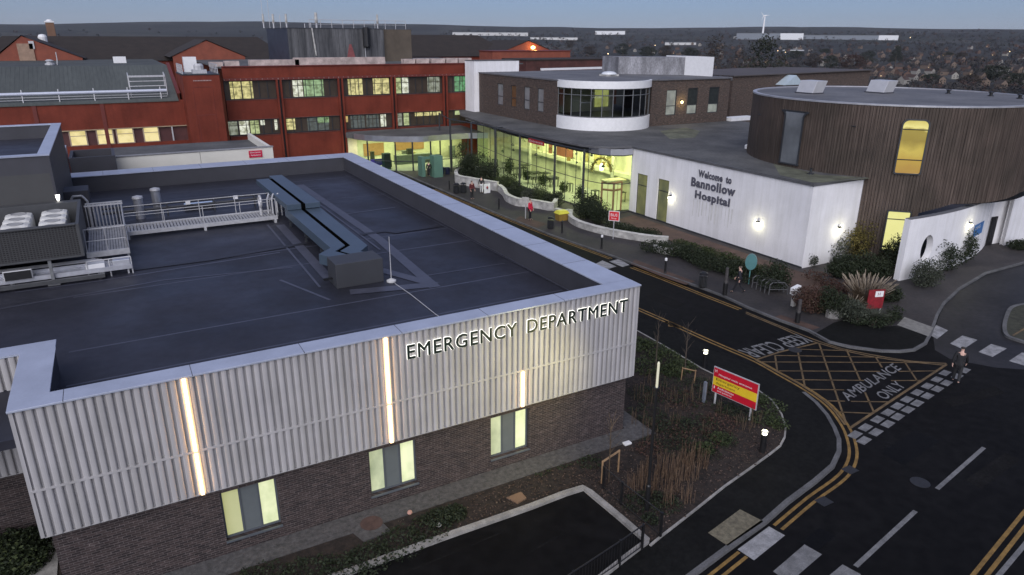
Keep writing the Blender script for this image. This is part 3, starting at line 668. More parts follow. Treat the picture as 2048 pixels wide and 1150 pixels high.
m.box(-17.8, -16.15, 21.27, 21.34, PZ+.93, PZ+1.0)
m.build('baluster_rail', C_GALV, pf)
# silver cable tray under the enclosure and platform
ct = thing('cable_tray', 'wide silver cable tray under the louvred roof enclosure', 'cable tray', (-19, 14.2, ZR_))
C_SILV = mat('bright_tray_metal', (0.55, 0.56, 0.6), 0.35, 0.15, 2, metal=0.5)
m = MB().box(-30, -16.2, 13.9, 14.6, 5.62, 5.66).box(-30, -16.2, 13.86, 13.9, 5.55, 5.74).box(-30, -16.2, 14.6, 14.64, 5.55, 5.8)
for x in (-16.6, -18.2, -19.8, -21.4, -23): m.box(x, x+.06, 13.92, 14.58, 5.665, 5.70)
m.build('tray', C_SILV, ct)
m = MB()
for x in (-16.4, -17.5, -20.6, -23):
    for y in (14.0, 14.45): MB().box(x, x+.07, y, y+.07, ZR_, 5.62).build('leg', C_GALV, ct)
# louvred plant enclosure on legs
en = thing('louvred_enclosure', 'dark grey roof plant enclosure with louvred mesh front standing on legs', 'plant enclosure', (-21, 16, ZR_))
LX = -17.82
m = MB()
m.box(-30, LX-.12, 13.70, 13.785, 6.462, 7.718)
m.build('louvre', brick('louvre_mesh', (.012, .012, .013), (.018, .018, .018), (.055, .055, .057), bw=.11, bh=.08, ms=.02, rough=.6, bump=.1, patch=.1, off=0.0), en)
m = MB().box(-30, LX-.12, 13.79, 13.84, 6.42, 7.74).box(LX-.12, LX, 13.64, 18.9, 6.40, 7.76).box(-30, LX-.12, 13.64, 13.78, 6.38, 6.46).box(-30, LX-.12, 13.62, 13.88, 7.72, 7.78).box(-30, LX-.12, 18.4, 18.9, 6.40, 7.76).box(-30, LX-.12, 13.84, 18.4, 6.5, 6.56)
m.build('casing', C_FRAME if False else mat('enclosure_grey', (0.06, 0.062, 0.066), 0.55, 0.1, metal=.1), en, bevel=0.012)
m = MB()
for x in (-19.1, -23):
    MB().box(x-.06, x+.06, 13.72, 13.84, ZR_+.14, 6.38).box(x-.22, x+.22, 13.6, 14.0, ZR_+0.02, ZR_+.14).build('leg', mat('leg_grey', (0.16, 0.165, 0.17), 0.5), en)
m.box(-19.16, -19.04, 18.2, 18.32, ZR_, 6.4)
m.build('rear_leg', mat('leg_grey', (0.16, 0.165, 0.17), 0.5), en)
m = MB().box(-30, -17.4, 13.55, 13.70, ZR_+.1, ZR_+.25).box(-17.4, -17.25, 13.55, 14.6, ZR_+.1, ZR_+.25)
m.build('ground_rail', mat('leg_grey'if False else 'rail_grey', (0.06, 0.062, 0.065), 0.5), en)
# condensers: two rows of four
C_AC = mat('condenser_white', (0.60, 0.595, 0.57), 0.45, 0.08, 2)
def condenser(loc, label):
    t = thing('condenser_unit', label, 'condenser', loc, 'condenser units inside the roof enclosure')
    x, y, z = loc
    MB().box(x-.52, x+.52, y-.40, y+.40, z, z+1.02).build('casing', C_AC, t, bevel=.16)
    MB().lathe([(.30, 1.015), (.30, 1.045), (.27, 1.045), (.27, 1.025)], (x, y, z), 20).build('fan_guard', mat('fan_grey', (.35, .35, .35), .5), t)
    return t
ORD = ['nearest the louvres', 'second from the louvres', 'third from the louvres', 'farthest from the louvres']
for nm, px in (('left', 30), ('right', 106)):
    for k in range(4):
        yy = 14.55+1.0*k; p = at_y(px+{0: -8, 1: -3, 2: 3, 3: 9}[k]*(1 if nm == 'left' else 0.7), 440, yy)
        condenser((p.x, yy, 6.56), 'rounded white condenser %s in the %s row inside the roof enclosure' % (ORD[k], nm))
# tall plant room block with its own parapet
pb = thing('rooftop_plant_room', 'tall dark grey windowless plant room block with blue grey coping on the flat roof', 'plant room', (-24, 26, ZR_))
X1 = -18.72; ZT = 9.9
MB().box(-34, X1, 19.0, 32.8, ZR_, ZT-.85).build('cladding', mat('plant_room_cladding', (0.058, 0.058, 0.058), 0.6, 0.08, 0.8), pb)
m = MB().box(-34, X1-.42, 19.0, 19.42, ZT-.85, ZT-.06).box(X1-.42, X1, 19.0, 32.8, ZT-.85, ZT-.06).box(-34, X1-.42, 32.38, 32.8, ZT-.85, ZT-.06)
m.build('parapet', C_UPST, pb)
m = MB().box(-34, X1-.45, 18.95, 19.45, ZT-.06, ZT).box(X1-.45, X1+.05, 18.95, 32.85, ZT-.06, ZT).box(-34, X1-.45, 32.35, 32.85, ZT-.06, ZT)
m.build('coping', C_COPING, pb, bevel=.01)
MB().box(-34, X1-.42, 19.42, 32.38, ZT-.849, ZT-.80).build('roof_deck', C_ROOF, pb)
MB().box(X1-.09, X1+.02, 18.96, 19.07, 7.76, ZT-.06).build('corner_trim', C_UPST, pb)
m = MB().box(X1+.02, X1+.10, 19.35, 19.55, 7.72, 7.9); fl = m.build('floodlight', C_GALV, pb)
MB().add([(X1-.10, 18.97, 8.05), (X1+.12, 18.93, 8.05), (X1+.01, 18.93, 7.6), (X1+.01, 18.99, 7.6)], [(0, 1, 2), (0, 3, 1), (0, 2, 3), (1, 3, 2)]).build('lamp', emis('cool_lamp', (1, .97, .9), 3), fl)
m = MB().box(X1, -17.6, 23.0, 24.6, ZR_, 7.4); m.build('side_cabinet', C_UPST, pb, bevel=.02)
m = MB().path([(X1+.05, 22.7, 6.6), (X1+.4, 22.7, 7.2), (X1+.8, 22.7, 7.2), (X1+1.0, 22.7, 6.9), (X1+1.0, 22.7, ZR_)], .06); m.build('pipe', C_GALV, pb)
# two vertical vent pipes
for k, (px, py, top, lab) in enumerate(((286, 436, 390, 'left of the two silver vent pipes standing behind the walkway'), (320, 418, 386, 'right of the two silver vent pipes standing behind the walkway'))):
    p = at(px, py, ZR_); t = thing('vent_pipe', lab, 'vent pipe', (p.x, p.y, ZR_), 'silver vent pipes on the roof')
    MB().tube((p.x-.1, p.y, ZR_), (p.x-.1, p.y, ZR_+1.2), .25, n=16).build('flue', mat('flue_steel', (.55, .56, .6), .3, .08, 2, metal=.7), t, smooth=False)
    MB().lathe([(.27, 1.1), (.29, 1.14), (.27, 1.24), (.06, 1.3)], (p.x-.1, p.y, ZR_), 14).build('cowl', C_GALV, t)
# rooflight behind the walkway
p = at(403, 415, ZR_)
t = thing('roof_hatch', 'pale blue flat rooflight panel on a low kerb behind the walkway', 'rooflight', (p.x, p.y, ZR_))
MB().box(p.x-.95, p.x+.75, p.y-.5, p.y+.6, ZR_, ZR_+.16).build('kerb', C_UPST, t)
MB().box(p.x-.9, p.x+.7, p.y-.45, p.y+.55, ZR_+.16, ZR_+.24).build('glazing', mat('pale_rooflight', (.50, .62, .80), .3, .05), t, bevel=.05)
# services in front of the rear parapet
sp = thing('service_pipe_run', 'dark pipe run with small white boxes along the back of the roof', 'pipe', (-13, 24.5, ZR_))
m = MB().path([(-17.2, 24.6, 5.75), (-8.8, 24.6, 5.75)], .09).path([(-17.2, 24.9, 5.95), (-8.8, 24.9, 5.95)], .07)
for x in (-16.5, -14, -11.5, -9.2): m.box(x, x+.06, 24.5, 25.0, ZR_, 5.98)
m.build('pipe', C_DUCTS, sp)
m = MB().box(-13.0, -12.75, 24.42, 24.5, 5.85, 6.05).box(-10.4, -10.15, 24.42, 24.5, 5.9, 6.1); m.build('junction_box', C_WHITE2, sp)

# extra services round the platform
px_ = thing('service_pipework', 'bundle of pale galvanised pipes and brackets between the cable tray and the platform', 'pipe', (-17, 14.9, ZR_))
m = MB()
for k in range(3): m.path([(-24, 14.75+.11*k, 5.85), (-17.3-.12*k, 14.75+.11*k, 5.85), (-17.3-.12*k, 14.75+.11*k, 5.45)], .045)
m.build('pipe', C_GALV, px_)
MB().box(-16.9, -16.25, 13.95, 14.5, 5.66, 5.95).build('junction_box', C_SILV, px_, bevel=.02); MB().box(-17.9, -17.2, 13.95, 14.45, 5.66, 5.9).build('junction_box', C_WHITE2, px_, bevel=.02)
m = MB(); rail(m, [(-17.85, 13.95), (-16.2, 13.95)], .75, 5.3, step=.8, r=.03); m.build('kick_rail', C_GALV, px_)
hv = thing('hatch_guard', 'black rounded louvre hatch with a pale rim on the cable tray', 'hatch', (-20.2, 13.8, 5.7)); MB().box(-20.75, -19.75, 13.78, 13.855, 5.68, 6.1).build('rim', C_GALV, hv, bevel=.03); MB().box(-20.70, -19.80, 13.74, 13.775, 5.72, 6.06).build('louvre', C_BLACK, hv)
# ================================================================== WHITE ENTRANCE BUILDING, ATRIUM, DRUM
wb = thing('entrance_building', 'white rendered single storey entrance wing with a glazed atrium front under a flat grey roof', 'building', (26, 30, 0))
XW, YW, HW = 23.85, 11.1, 5.95
G_AT = glass('atrium_glass', (0.80, 0.95, 0.78), 0.03, 0.02, 0.9)
G_DK = glass('grey_green_glass', (0.38, 0.45, 0.36), 0.10, 0.04, 0.8)
DW = [(27.85, 29.25), (25.05, 26.45)]
m = MB()
def wall_y(mb, x0, x1, y0, y1, z0, z1, ops):
    ops = sorted(ops); y = y0
    for a, b, za, zb in ops:
        mb.box(x0, x1, y, a, z0, z1)
        if za > z0: mb.box(x0, x1, a, b, z0, za)
        mb.box(x0, x1, a, b, zb, z1); y = b
    mb.box(x0, x1, y, y1, z0, z1)
wall_y(m, XW, XW+0.35, YW, 30.15, 0, HW-0.12, [(25.05, 26.45, 0.12, 3.76), (27.85, 29.25, 0.12, 3.76)])
m.box(XW+0.35, 31.5, YW, YW+0.35, 0, HW-0.12)
m.build('rendered_wall', C_WHITE, wb)
MB().box(XW-0.012, XW+0.0, YW-0.012, 30.15, 0.02, 0.22).build('plinth', C_DARK, wb)
stn = mat('rain_stain', (0.655, 0.645, 0.62), 0.85, 0.1, 2)
for i in range(13):
    y = 17.9+0.34*i+random.uniform(-.08, .08); a = random.uniform(1.0, 1.9); wdt = random.uniform(.03, .12)
    MB().quad((XW-.004, y-wdt, 2.85), (XW-.004, y+wdt, 2.85), (XW-.004, y+wdt*.6, 2.85-a), (XW-.004, y-wdt*.5, 2.85-a)).build('rain_stain', mat('rain_stain', (0.63, 0.62, 0.595), 0.85), wb)
for a, b in DW:
    f = MB().box(XW+.10, XW+.17, a, a+.06, .12, 3.76).box(XW+.10, XW+.17, b-.06, b, .12, 3.76).box(XW+.10, XW+.17, a+.06, b-.06, 3.70, 3.76).box(XW+.10, XW+.17, a+.06, b-.06, 2.72, 2.79).box(XW+.10, XW+.17, a+.06, b-.06, .12, .2).build('window', C_DARK, wb)
    MB().box(XW+.12, XW+.14, a+.06, b-.06, .2, 3.70).build('pane', emis('dim_green_pane', (.26, .25, .075), .55, base=(.06, .07, .06), pattern=(.9, .9, .55, .3, .7, (.28, .3, .4))), f)
# roof slab following the atrium front
RO = [(30.2, YW-.05), (XW-.06, YW-.05), (XW-.06, 30.1), (21.6, 31.0), (20.85, 31.7), (20.35, 33.2), (20.1, 37), (20.0, 44), (20.3, 50), (21.0, 56), (21.9, 61.5), (24.0, 66.3), (48, 66.3), (48, 30), (46, 24), (29, 13.5)]
m = MB(); m.prism(RO, HW-.12, HW, bottom=True); m.build('roof', C_FLAT, wb)
m = MB(); m.wallstrip([Vector((x, y, 0)) for x, y in RO[0:11]], 0.09, HW-.14, HW+.035); m.build('roof_edge', mat('roof_edge_metal', (.10, .10, .105), .45, .2, 1), wb)
# roof patches / puddles / upstand lines
m = MB(); m.strip([Vector((34, 36, 0)), Vector((46, 31, 0))], .28, HW+.012).strip([Vector((22, 44, 0)), Vector((27, 36, 0)), Vector((30.5, 30, 0))], .12, HW+.008)
m.build('roof_seam', mat('roof_seam', (.06, .06, .062), .8), wb)
moss = mat('mossy_felt', (0.11, 0.115, 0.08), .9, .4, .9, fine=.25)
m = MB(); m.poly([(p.x, p.y, HW+.005) for p in [at(a, b, HW) for a, b in [(1545, 325), (1640, 350), (1735, 355), (1740, 357), (1660, 365), (1625, 365), (1560, 350)]]]); m.build('moss_patch', moss, wb)
m = MB(); m.poly([(p.x, p.y, HW+.006) for p in [at(a, b, HW) for a, b in [(1320, 262), (1370, 255), (1400, 262), (1390, 275), (1340, 278)]]]); m.build('moss_patch', moss, wb)
# atrium: floor, back wall, ceiling, glazing
C_INT = mat('cream_interior', (0.70, 0.67, 0.47), .8, .22, .6)
C_INTF = mat('interior_floor', (0.42, 0.42, 0.36), .4, .1, .8)
MB().poly([(21.6, 31.2, KH+.02), (26.8, 30.2, KH+.02), (26.8, 66.2, KH+.02), (22.6, 62, KH+.02), (21.3, 50, KH+.02), (20.9, 40, KH+.02)]).build('interior_floor', C_INTF, wb)
MB().box(26.6, 26.8, 30.2, 66.2, KH, 5.3).box(XW+.36, 26.6, 30.16, 30.3, KH, 5.3).build('interior_wall', C_INT, wb)
MB().prism([(21.2, 31.5), (26.8, 30.2), (26.8, 66.2), (22.8, 62), (21.3, 50), (20.9, 40)], 5.3, 5.35, bottom=True).build('ceiling', C_WHITE2, wb)
GL = [(23.75, 29.95), (22.7, 29.95), (21.75, 30.5), (21.2, 31.4), (20.95, 32.6)] + [(20.8+.0*k, 32.6+1.75*k) for k in range(1, 9)] + [(21.0, 48.6), (21.3, 50.8), (21.6, 53.0), (21.9, 55.2), (22.2, 57.5)]
m = MB()
for (xa, ya), (xb, yb) in zip(GL, GL[1:]): m.add([(xa, ya, KH+.1), (xb, yb, KH+.1), (xb, yb, 5.3), (xa, ya, 5.3)], [(0, 1, 2, 3)])
gz = m.build('glazing', G_AT, wb)
m = MB()
for x, y in GL[4:]: m.tube((x, y, KH), (x, y, 5.3), .035, n=4)
for (xa, ya), (xb, yb) in zip(GL, GL[1:]): m.tube((xa, ya, 2.75), (xb, yb, 2.75), .035, n=4).tube((xa, ya, KH+.08), (xb, yb, KH+.08), .05, n=4).tube((xa, ya, 5.27), (xb, yb, 5.27), .06, n=4)
m.build('mullion', C_DARK, gz)
m = MB().wallstrip([Vector((x, y, 0)) for x, y in GL[:5]], .10, 5.3, 5.82); m.build('curved_fascia', mat('brushed_steel', (.55, .56, .6), .28, .1, 1, metal=.8), wb)
m = MB().wallstrip([Vector((x+.15, y, 0)) for x, y in GL[4:]], .10, 5.3, 5.82); m.build('fascia', C_DARK, wb)
# freestanding posts and their head beam
PS = [at(902, 345), at(940, 361), at(993, 372), at(1052, 377)]
PP = [(17.95, 55.9, 6.2), (18.55, 51.6, 6.2), (19.2, 47.2, 6.1), (19.55, 42.6, 5.9), (19.65, 36.2, 5.75), (20.15, 32.2, 5.7)]
for x, y, h in PP: MB().tube((x, y, 0), (x, y, h), .11, n=10).build('post', C_DARK, wb)
m = MB().path([(x, y, h-.1) for x, y, h in PP], .07)
for x, y, h in PP: m.tube((x, y, h-.1), (x+1.0, y+.2, h-.1), .05)
m.path([(17.95, 55.9, 6.1), (19.5, 62.5, 6.1)], .07).tube((19.5, 62.5, 0), (19.5, 62.5, 6.2), .1)
m.build('head_beam', C_DARK, wb)
# interior lights (real ceiling lamps)
def area(name, loc, sx, sy, e, c=(1.0, 0.93, 0.50), rot=(0, 0, 0)):
    l = bpy.data.lights.new(name, 'AREA'); l.shape = 'RECTANGLE'; l.size = sx; l.size_y = sy; l.energy = e; l.color = c
    o = bpy.data.objects.new(name, l); COL.objects.link(o); o.location = loc; o.rotation_euler = rot; return o
YG = (1.0, 0.97, 0.58)
for y, e_ in ((33.5, 330), (38.5, 370), (43.5, 370), (48.5, 310), (53.5, 110)):
    area('ceiling_lamp', (24.0, y, 5.2), 3.6, 3.2, e_, YG)
m = MB()
for y in (33.5, 38.5, 43.5, 48.5, 53.5, 58.5):
    for dx in (-1, 0.8): m.box(24.0+dx-.5, 24.0+dx+.5, y-.2, y+.2, 5.22, 5.29)
m.build('ceiling_light', emis('tube_light', (1, .97, .7), 3), wb)
# things inside the atrium
C_RB = mat('terracotta_panel', (.30, .10, .06), .7, .1)
MB().box(26.50, 26.59, 43.4, 46.6, 2.5, 5.2).build('interior_panel', C_RB, wb)
MB().box(26.50, 26.59, 47.6, 48.2, 2.6, 4.8).build('interior_panel', C_RB, wb)
C_PALE = mat('pale_green_panel', (.45, .52, .38), .7, .1)
for y in (36.2, 38.4, 40.6): MB().box(26.5, 26.59, y, y+1.1, 2.9, 4.9).build('interior_panel', mat('ochre_panel', (.55, .45, .18), .7), wb)
wbx = MB()
C_DKF = mat('dark_furniture', (.05, .055, .04), .6, .2)
for k in range(22):
    y = random.uniform(32.5, 58); x = random.uniform(22.6, 25.8); h = random.uniform(.45, 1.1)
    t = MB(); w_ = random.uniform(.25, .6)
    t.box(x-w_, x+w_, y-w_, y+w_, KH+.02+h-.06, KH+.02+h)
    for sx in (-1, 1):
        for sy in (-1, 1): t.box(x+sx*w_*.85-.03, x+sx*w_*.85+.03, y+sy*w_*.85-.03, y+sy*w_*.85+.03, KH+.02, KH+.02+h-.06)
    o = tag(t.build('table', C_DKF, origin=(x, y, KH)), 'small dark table standing on the lit atrium floor behind the glass', 'table', 'tables inside the glazed atrium')
# red porch vestibule seen through the curved corner
t = MB(); vx, vy = 22.75, 31.3
pts = [(21.9, 31.7), (22.5, 30.75), (23.5, 30.9), (23.9, 31.9)]
ve = thing('glazed_vestibule', 'terracotta framed glazed vestibule with bright doors behind the curved atrium corner', 'vestibule', (22.8, 31.4, KH))
m = MB()
for x, y in pts: m.tube((x, y, KH), (x, y, 2.75), .12, n=4)
for a, b in zip(pts, pts[1:]):
    for z in (2.05, 2.72): m.tube((*a, z), (*b, z), .10, n=4)
    mid = ((a[0]+b[0])/2, (a[1]+b[1])/2); m.tube((*mid, KH), (*mid, 2.7), .035, n=4)
m.build('frame', mat('terracotta_frame', (.42, .20, .13), .5), ve)
m = MB()
for a, b in zip(pts, pts[1:]): m.add([(*a, KH+.05), (*b, KH+.05), (*b, 2.7), (*a, 2.7)], [(0, 1, 2, 3)])
m.build('pane', emis('vestibule_light', (1, .98, .5), .85, pattern=(.9, .9, .8, .2, .6, (.75, .75, .6))), ve)
m = MB().box(21.9, 24.0, 30.9, 32.0, 2.78, 2.9); m.build('canopy', mat('cream_canopy', (.7, .6, .32), .6), ve)
ld = thing('pendant_lamp', 'bright white pendant lamp glowing behind the curved atrium corner', 'lamp', (22.6, 33.0, 3.9))
m = MB().lathe([(.06, .62), (.14, .5), (.2, .2), (.16, 0), (.05, -.05)], (22.4, 32.6, 3.6), 14); m.build('shade', emis('white_globe', (1, .98, .85), 5), ld)
MB().tube((22.4, 32.6, 4.2), (22.4, 32.6, 5.3), .02).build('cord', C_DARK, ld)
# white sign letters on the wall
ws = thing('wall_lettering', 'dark grey Welcome to hospital lettering fixed to the white wall in three lines', 'sign', (XW, 20, 4.2))
C_LET2 = mat('grey_letter', (.095, .095, .12), .5, .1)
for txt, ya, yb, z0, h in (('Welcome to', 21.7, 18.25, 4.72, .52), ('Bannollow', 22.4, 17.8, 3.88, .66), ('Hospital', 21.85, 18.2, 3.0, .58)):
    ls = letter_sizes(txt.replace(' ', 'n')); tot = ls[-1][2]; st = ls[0][1]; k = (yb-ya)/(tot-st)
    for (ch, a, b), real in zip(ls, txt):
        if real == ' ': continue
        vs, fs, (xa, xb, c, d) = text_mesh(real)
        m = MB(); put_text(m, real, (XW-.03, ya+(a-st)*k, z0), (0, (b-a)*k, 0), (0, 0, h), (-1, 0, 0), .03, cap=True, bold=.038)
        m.build('letter', C_LET2, ws)
rs = thing('fascia_sign', 'small red sign with white writing under the atrium roof edge', 'sign', (20.5, 44, 5.6))
a, b = at_x(1058, 271, 20.35), at_x(1088, 279, 20.35)
m = MB().box(20.30, 20.38, b.y, a.y, 5.05, 5.5); m.build('board', mat('red_sign', (.5, .03, .04), .5), rs)
m = MB(); put_text(m, 'Entrance', (20.295, a.y-.15, 5.18), (0, b.y-a.y+.3, 0), (0, 0, .22)); m.build('lettering', C_WHITE2, rs)
# wall lamps: real lamps
def wall_lamp(loc, nrm, label, e=20):
    t = thing('wall_lamp', label, 'lamp', loc, 'glowing wall lamps on the white walls'); n = Vector(nrm); p = Vector(loc)
    u = Vector((-n.y, n.x, 0))
    m = MB(); q = p+n*.09; m.box(q.x-.09, q.x+.09, q.y-.09, q.y+.09, q.z-.02, q.z+.10); m.build('bracket', C_BLACK, t)
    m = MB().lathe([(.05, -.22), (.13, -.17), (.14, -.06), (.10, -.025)], tuple(p+n*.13), 12); m.build('lens', emis('lamp_lens', (1, .98, .70), 14), t)
    l = bpy.data.lights.new('wall_lamp_bulb', 'POINT'); l.energy = e; l.color = (1, .95, .62); l.shadow_soft_size = .12
    o = bpy.data.objects.new('wall_lamp_bulb', l); COL.objects.link(o); o.location = p+n*.42+Vector((0, 0, -.16)); return t
wall_lamp((XW, 24.72, 2.55), (-1, 0, 0), 'glowing lamp on the white wall beside the two narrow glass doors')
wall_lamp((XW, 15.26, 2.45), (-1, 0, 0), 'glowing lamp on the white wall below and right of the lettering')
wall_lamp((27.07, YW, 2.6), (0, -1, 0), 'glowing lamp on the short white end wall beside shrubs')

# ------------------------------------------------------------------ timber drum
DC, DR, DH = (37.98, 16.13), 10.29, 10.84
dr = thing('timber_drum', 'large round building clad in dark vertical timber boards with a flat grey roof', 'building', (DC[0], DC[1], 0))
mt, nt, bs = nt_new('weathered_timber'); L = nt.links
tc = N(nt, 'ShaderNodeTexCoord'); sp_ = N(nt, 'ShaderNodeSeparateXYZ'); L.new(tc.outputs['Object'], sp_.inputs[0])
an = N(nt, 'ShaderNodeMath', operation='ARCTAN2'); L.new(sp_.outputs[1], an.inputs[0]); L.new(sp_.outputs[0], an.inputs[1])
cb = N(nt, 'ShaderNodeCombineXYZ'); L.new(an.outputs[0], cb.inputs[0]); L.new(sp_.outputs[2], cb.inputs[1])
mp = N(nt, 'ShaderNodeMapping'); mp.inputs['Scale'].default_value = (105, .30, 1); L.new(cb.outputs[0], mp.inputs[0])
n1 = N(nt, 'ShaderNodeTexNoise', i_Scale=1.0, i_Detail=5, i_Roughness=.65); L.new(mp.outputs[0], n1.inputs['Vector'])
mp2 = N(nt, 'ShaderNodeMapping'); mp2.inputs['Scale'].default_value = (4, .35, 1); L.new(cb.outputs[0], mp2.inputs[0])
n2 = N(nt, 'ShaderNodeTexNoise', i_Scale=1.0, i_Detail=3); L.new(mp2.outputs[0], n2.inputs['Vector'])
rr = ramp(nt, n1.outputs['Fac'], [(.3, (.030, .0215, .0165)), (.5, (.062, .046, .036)), (.72, (.112, .088, .072))])
r2 = ramp(nt, n2.outputs['Fac'], [(.35, (.75, .75, .72)), (.65, (1.2, 1.15, 1.15))])
mx = N(nt, 'ShaderNodeMix', data_type='RGBA', blend_type='MULTIPLY'); mx.inputs[0].default_value = 1
L.new(rr.outputs[0], mx.inputs[6]); L.new(r2.outputs[0], mx.inputs[7]); L.new(mx.outputs[2], bs.inputs['Base Color']); bs.inputs['Roughness'].default_value = .8
C_TIMB = mt
def ang(p): return atan2(p.y-DC[1], p.x-DC[0])
nB = 330
OVH = [(ang(q), q.z) for q in (at_cyl(a_, b_, DC, DR) for a_, b_ in ((1838, 426), (1905, 408), (1975, 405), (2015, 397), (2040, 385))) if q]
cut_a0, cut_a1 = None, None
aL = ang(at_cyl(1838, 420, DC, DR))     # right of this the drum hangs over the white base
aR = radians(-20)
m = MB()
# board-by-board skin (each board has its own slight proud step)
rb = random.Random(3)
for i in range(nB):
    a0, a1 = 2*pi*i/nB, 2*pi*(i+1)/nB; r = DR+rb.uniform(-.012, .012)
    am = ((a0+a1)/2+pi) % (2*pi)-pi
    zb = 0.0
    if aL < am < radians(60):
        zb = OVH[-1][1]
        for (u0, w0), (u1, w1) in zip(OVH, OVH[1:]):
            if am <= u1: zb = w0+(w1-w0)*max(0, (am-u0)/(u1-u0)); break
    g = .0012
    p = [(DC[0]+q*cos(a), DC[1]+q*sin(a)) for q, a in ((r, a0+g), (r, a1-g), (r-.07, a1-g), (r-.07, a0+g))]
    m.add([(x, y, zb) for x, y in p]+[(x, y, DH-.06) for x, y in p], [(0, 1, 5, 4), (1, 2, 6, 5), (3, 0, 4, 7), (0, 3, 2, 1)])
m.build('timber_cladding', C_TIMB, dr)
m = MB(); ring = [(DC[0]+(DR-.08)*cos(2*pi*i/96), DC[1]+(DR-.08)*sin(2*pi*i/96)) for i in range(96)]
m.prism(ring, 4.4, DH-.12, bottom=True); m.build('core', C_BLACK, dr)
MB().prism([(DC[0]+(DR-.3)*cos(2*pi*i/96), DC[1]+(DR-.3)*sin(2*pi*i/96)) for i in range(96)], DH-.119, DH-.02).build('roof', C_FLT2, dr)
m = MB()
ri = [(DR-.28, DH-.03), (DR-.28, DH+.06), (DR+.04, DH+.06), (DR+.04, DH-.05)]
n = 96
for i in range(n):
    a0, a1 = 2*pi*i/n, 2*pi*(i+1)/n
    for (ra, za_), (rb_, zb_) in zip(ri, ri[1:]):
        m.add([(DC[0]+ra*cos(a0), DC[1]+ra*sin(a0), za_), (DC[0]+ra*cos(a1), DC[1]+ra*sin(a1), za_), (DC[0]+rb_*cos(a1), DC[1]+rb_*sin(a1), zb_), (DC[0]+rb_*cos(a0), DC[1]+rb_*sin(a0), zb_)], [(0, 1, 2, 3)])
m.build('roof_rim', mat('roof_rim_metal', (.42, .42, .44), .45, .15, 1, metal=.4), dr)
def drum_window(px0, px1, pym, z0, z1, em, bars, rt=.35, rb2=.12):
    a0, a1 = ang(at_cyl(px0, pym, DC, DR)), ang(at_cyl(px1, pym, DC, DR)); k = 8; R1 = DR+.03
    def P(t, z, r): a = a0+(a1-a0)*t; return (DC[0]+r*cos(a), DC[1]+r*sin(a), z)
    wd = abs(a1-a0)*DR
    def outline(r, ins):
        out = []
        x0, x1, y0, y1 = ins, wd-ins, z0+ins, z1-ins
        for (cx, cy, rr_, s) in ((x1-rb2, y0+rb2, rb2, -90), (x1-rt, y1-rt, rt, 0), (x0+rt, y1-rt, rt, 90), (x0+rb2, y0+rb2, rb2, 180)):
            for q in range(6):
                t = radians(s+18*q); out.append((cx+rr_*cos(t), cy+rr_*sin(t)))
        return [P(x/wd, y, r) for x, y in out]
    A, B, C_ = outline(R1+.11, 0), outline(R1+.11, .09), outline(R1+.03, .09); n = len(A)
    A0 = outline(R1-.12, 0)
    m = MB(); m.add(A+B, [(i, (i+1) % n, n+(i+1) % n, n+i) for i in range(n)]); m.add(B+C_, [(i, (i+1) % n, n+(i+1) % n, n+i) for i in range(n)]); m.add(A0+A, [(i, (i+1) % n, n+(i+1) % n, n+i) for i in range(n)])
    for zb_ in bars: m.tube(P(.06, zb_, R1+.085), P(.94, zb_, R1+.085), .035, n=4)
    f = m.build('window', C_DARK, dr)
    pane = outline(R1+.055, .085)
    c = [sum(p[i] for p in pane)/len(pane) for i in range(3)]
    # slightly bowed pane as a fan of strips across the width
    m = MB(); m.add(pane, [tuple(range(len(pane)))]); m.build('pane', em, f)
def graded(name, stops, zr):
    m, nt, b = nt_new(name); tc = N(nt, 'ShaderNodeTexCoord'); sp = N(nt, 'ShaderNodeSeparateXYZ'); nt.links.new(tc.outputs['Object'], sp.inputs[0])
    n = N(nt, 'ShaderNodeTexNoise', i_Scale=1.1, i_Detail=3); nt.links.new(tc.outputs['Object'], n.inputs['Vector'])
    ad = N(nt, 'ShaderNodeMath', operation='MULTIPLY_ADD'); ad.inputs[1].default_value = 1.1; nt.links.new(n.outputs['Fac'], ad.inputs[0]); nt.links.new(sp.outputs[2], ad.inputs[2])
    mr = N(nt, 'ShaderNodeMapRange'); mr.inputs[1].default_value = zr[0]+.55; mr.inputs[2].default_value = zr[1]+.55; nt.links.new(ad.outputs[0], mr.inputs[0])
    r = ramp(nt, mr.outputs[0], stops); nt.links.new(r.outputs[0], b.inputs['Emission Color']); b.inputs['Emission Strength'].default_value = 1.0; b.inputs['Base Color'].default_value = (.08, .07, .03, 1); b.inputs['Roughness'].default_value = .15; return m
# curtain-lit rooms: a lamp high behind the pane, blinds dimmer below
EM_DR = graded('amber_pane', [(0, (.36, .20, .045)), (.25, (.42, .27, .05)), (.42, (.52, .40, .08)), (.62, (.26, .19, .035)), (.80, (.30, .23, .045)), (.86, (.80, .72, .26)), (1, (.55, .46, .12))], (6.36, 10.02))
EM_DR2 = emis('lemon_pane', (.86, .84, .36), .92, base=(.1, .08, .02), pattern=(.5, .5, .5, .2, .6, (.85, .85, .7)))
drum_window(1796, 1852, 290, 6.36, 10.02, EM_DR, (7.35, 9.35))
drum_window(1569, 1603, 270, 6.15, 10.05, mat('dull_grey_glass', (.13, .14, .15), .15, .3, .5), (9.35,), rt=.42)
drum_window(1769, 1818, 450, .95, 3.86, EM_DR2, (3.25,), rt=.06, rb2=.06)
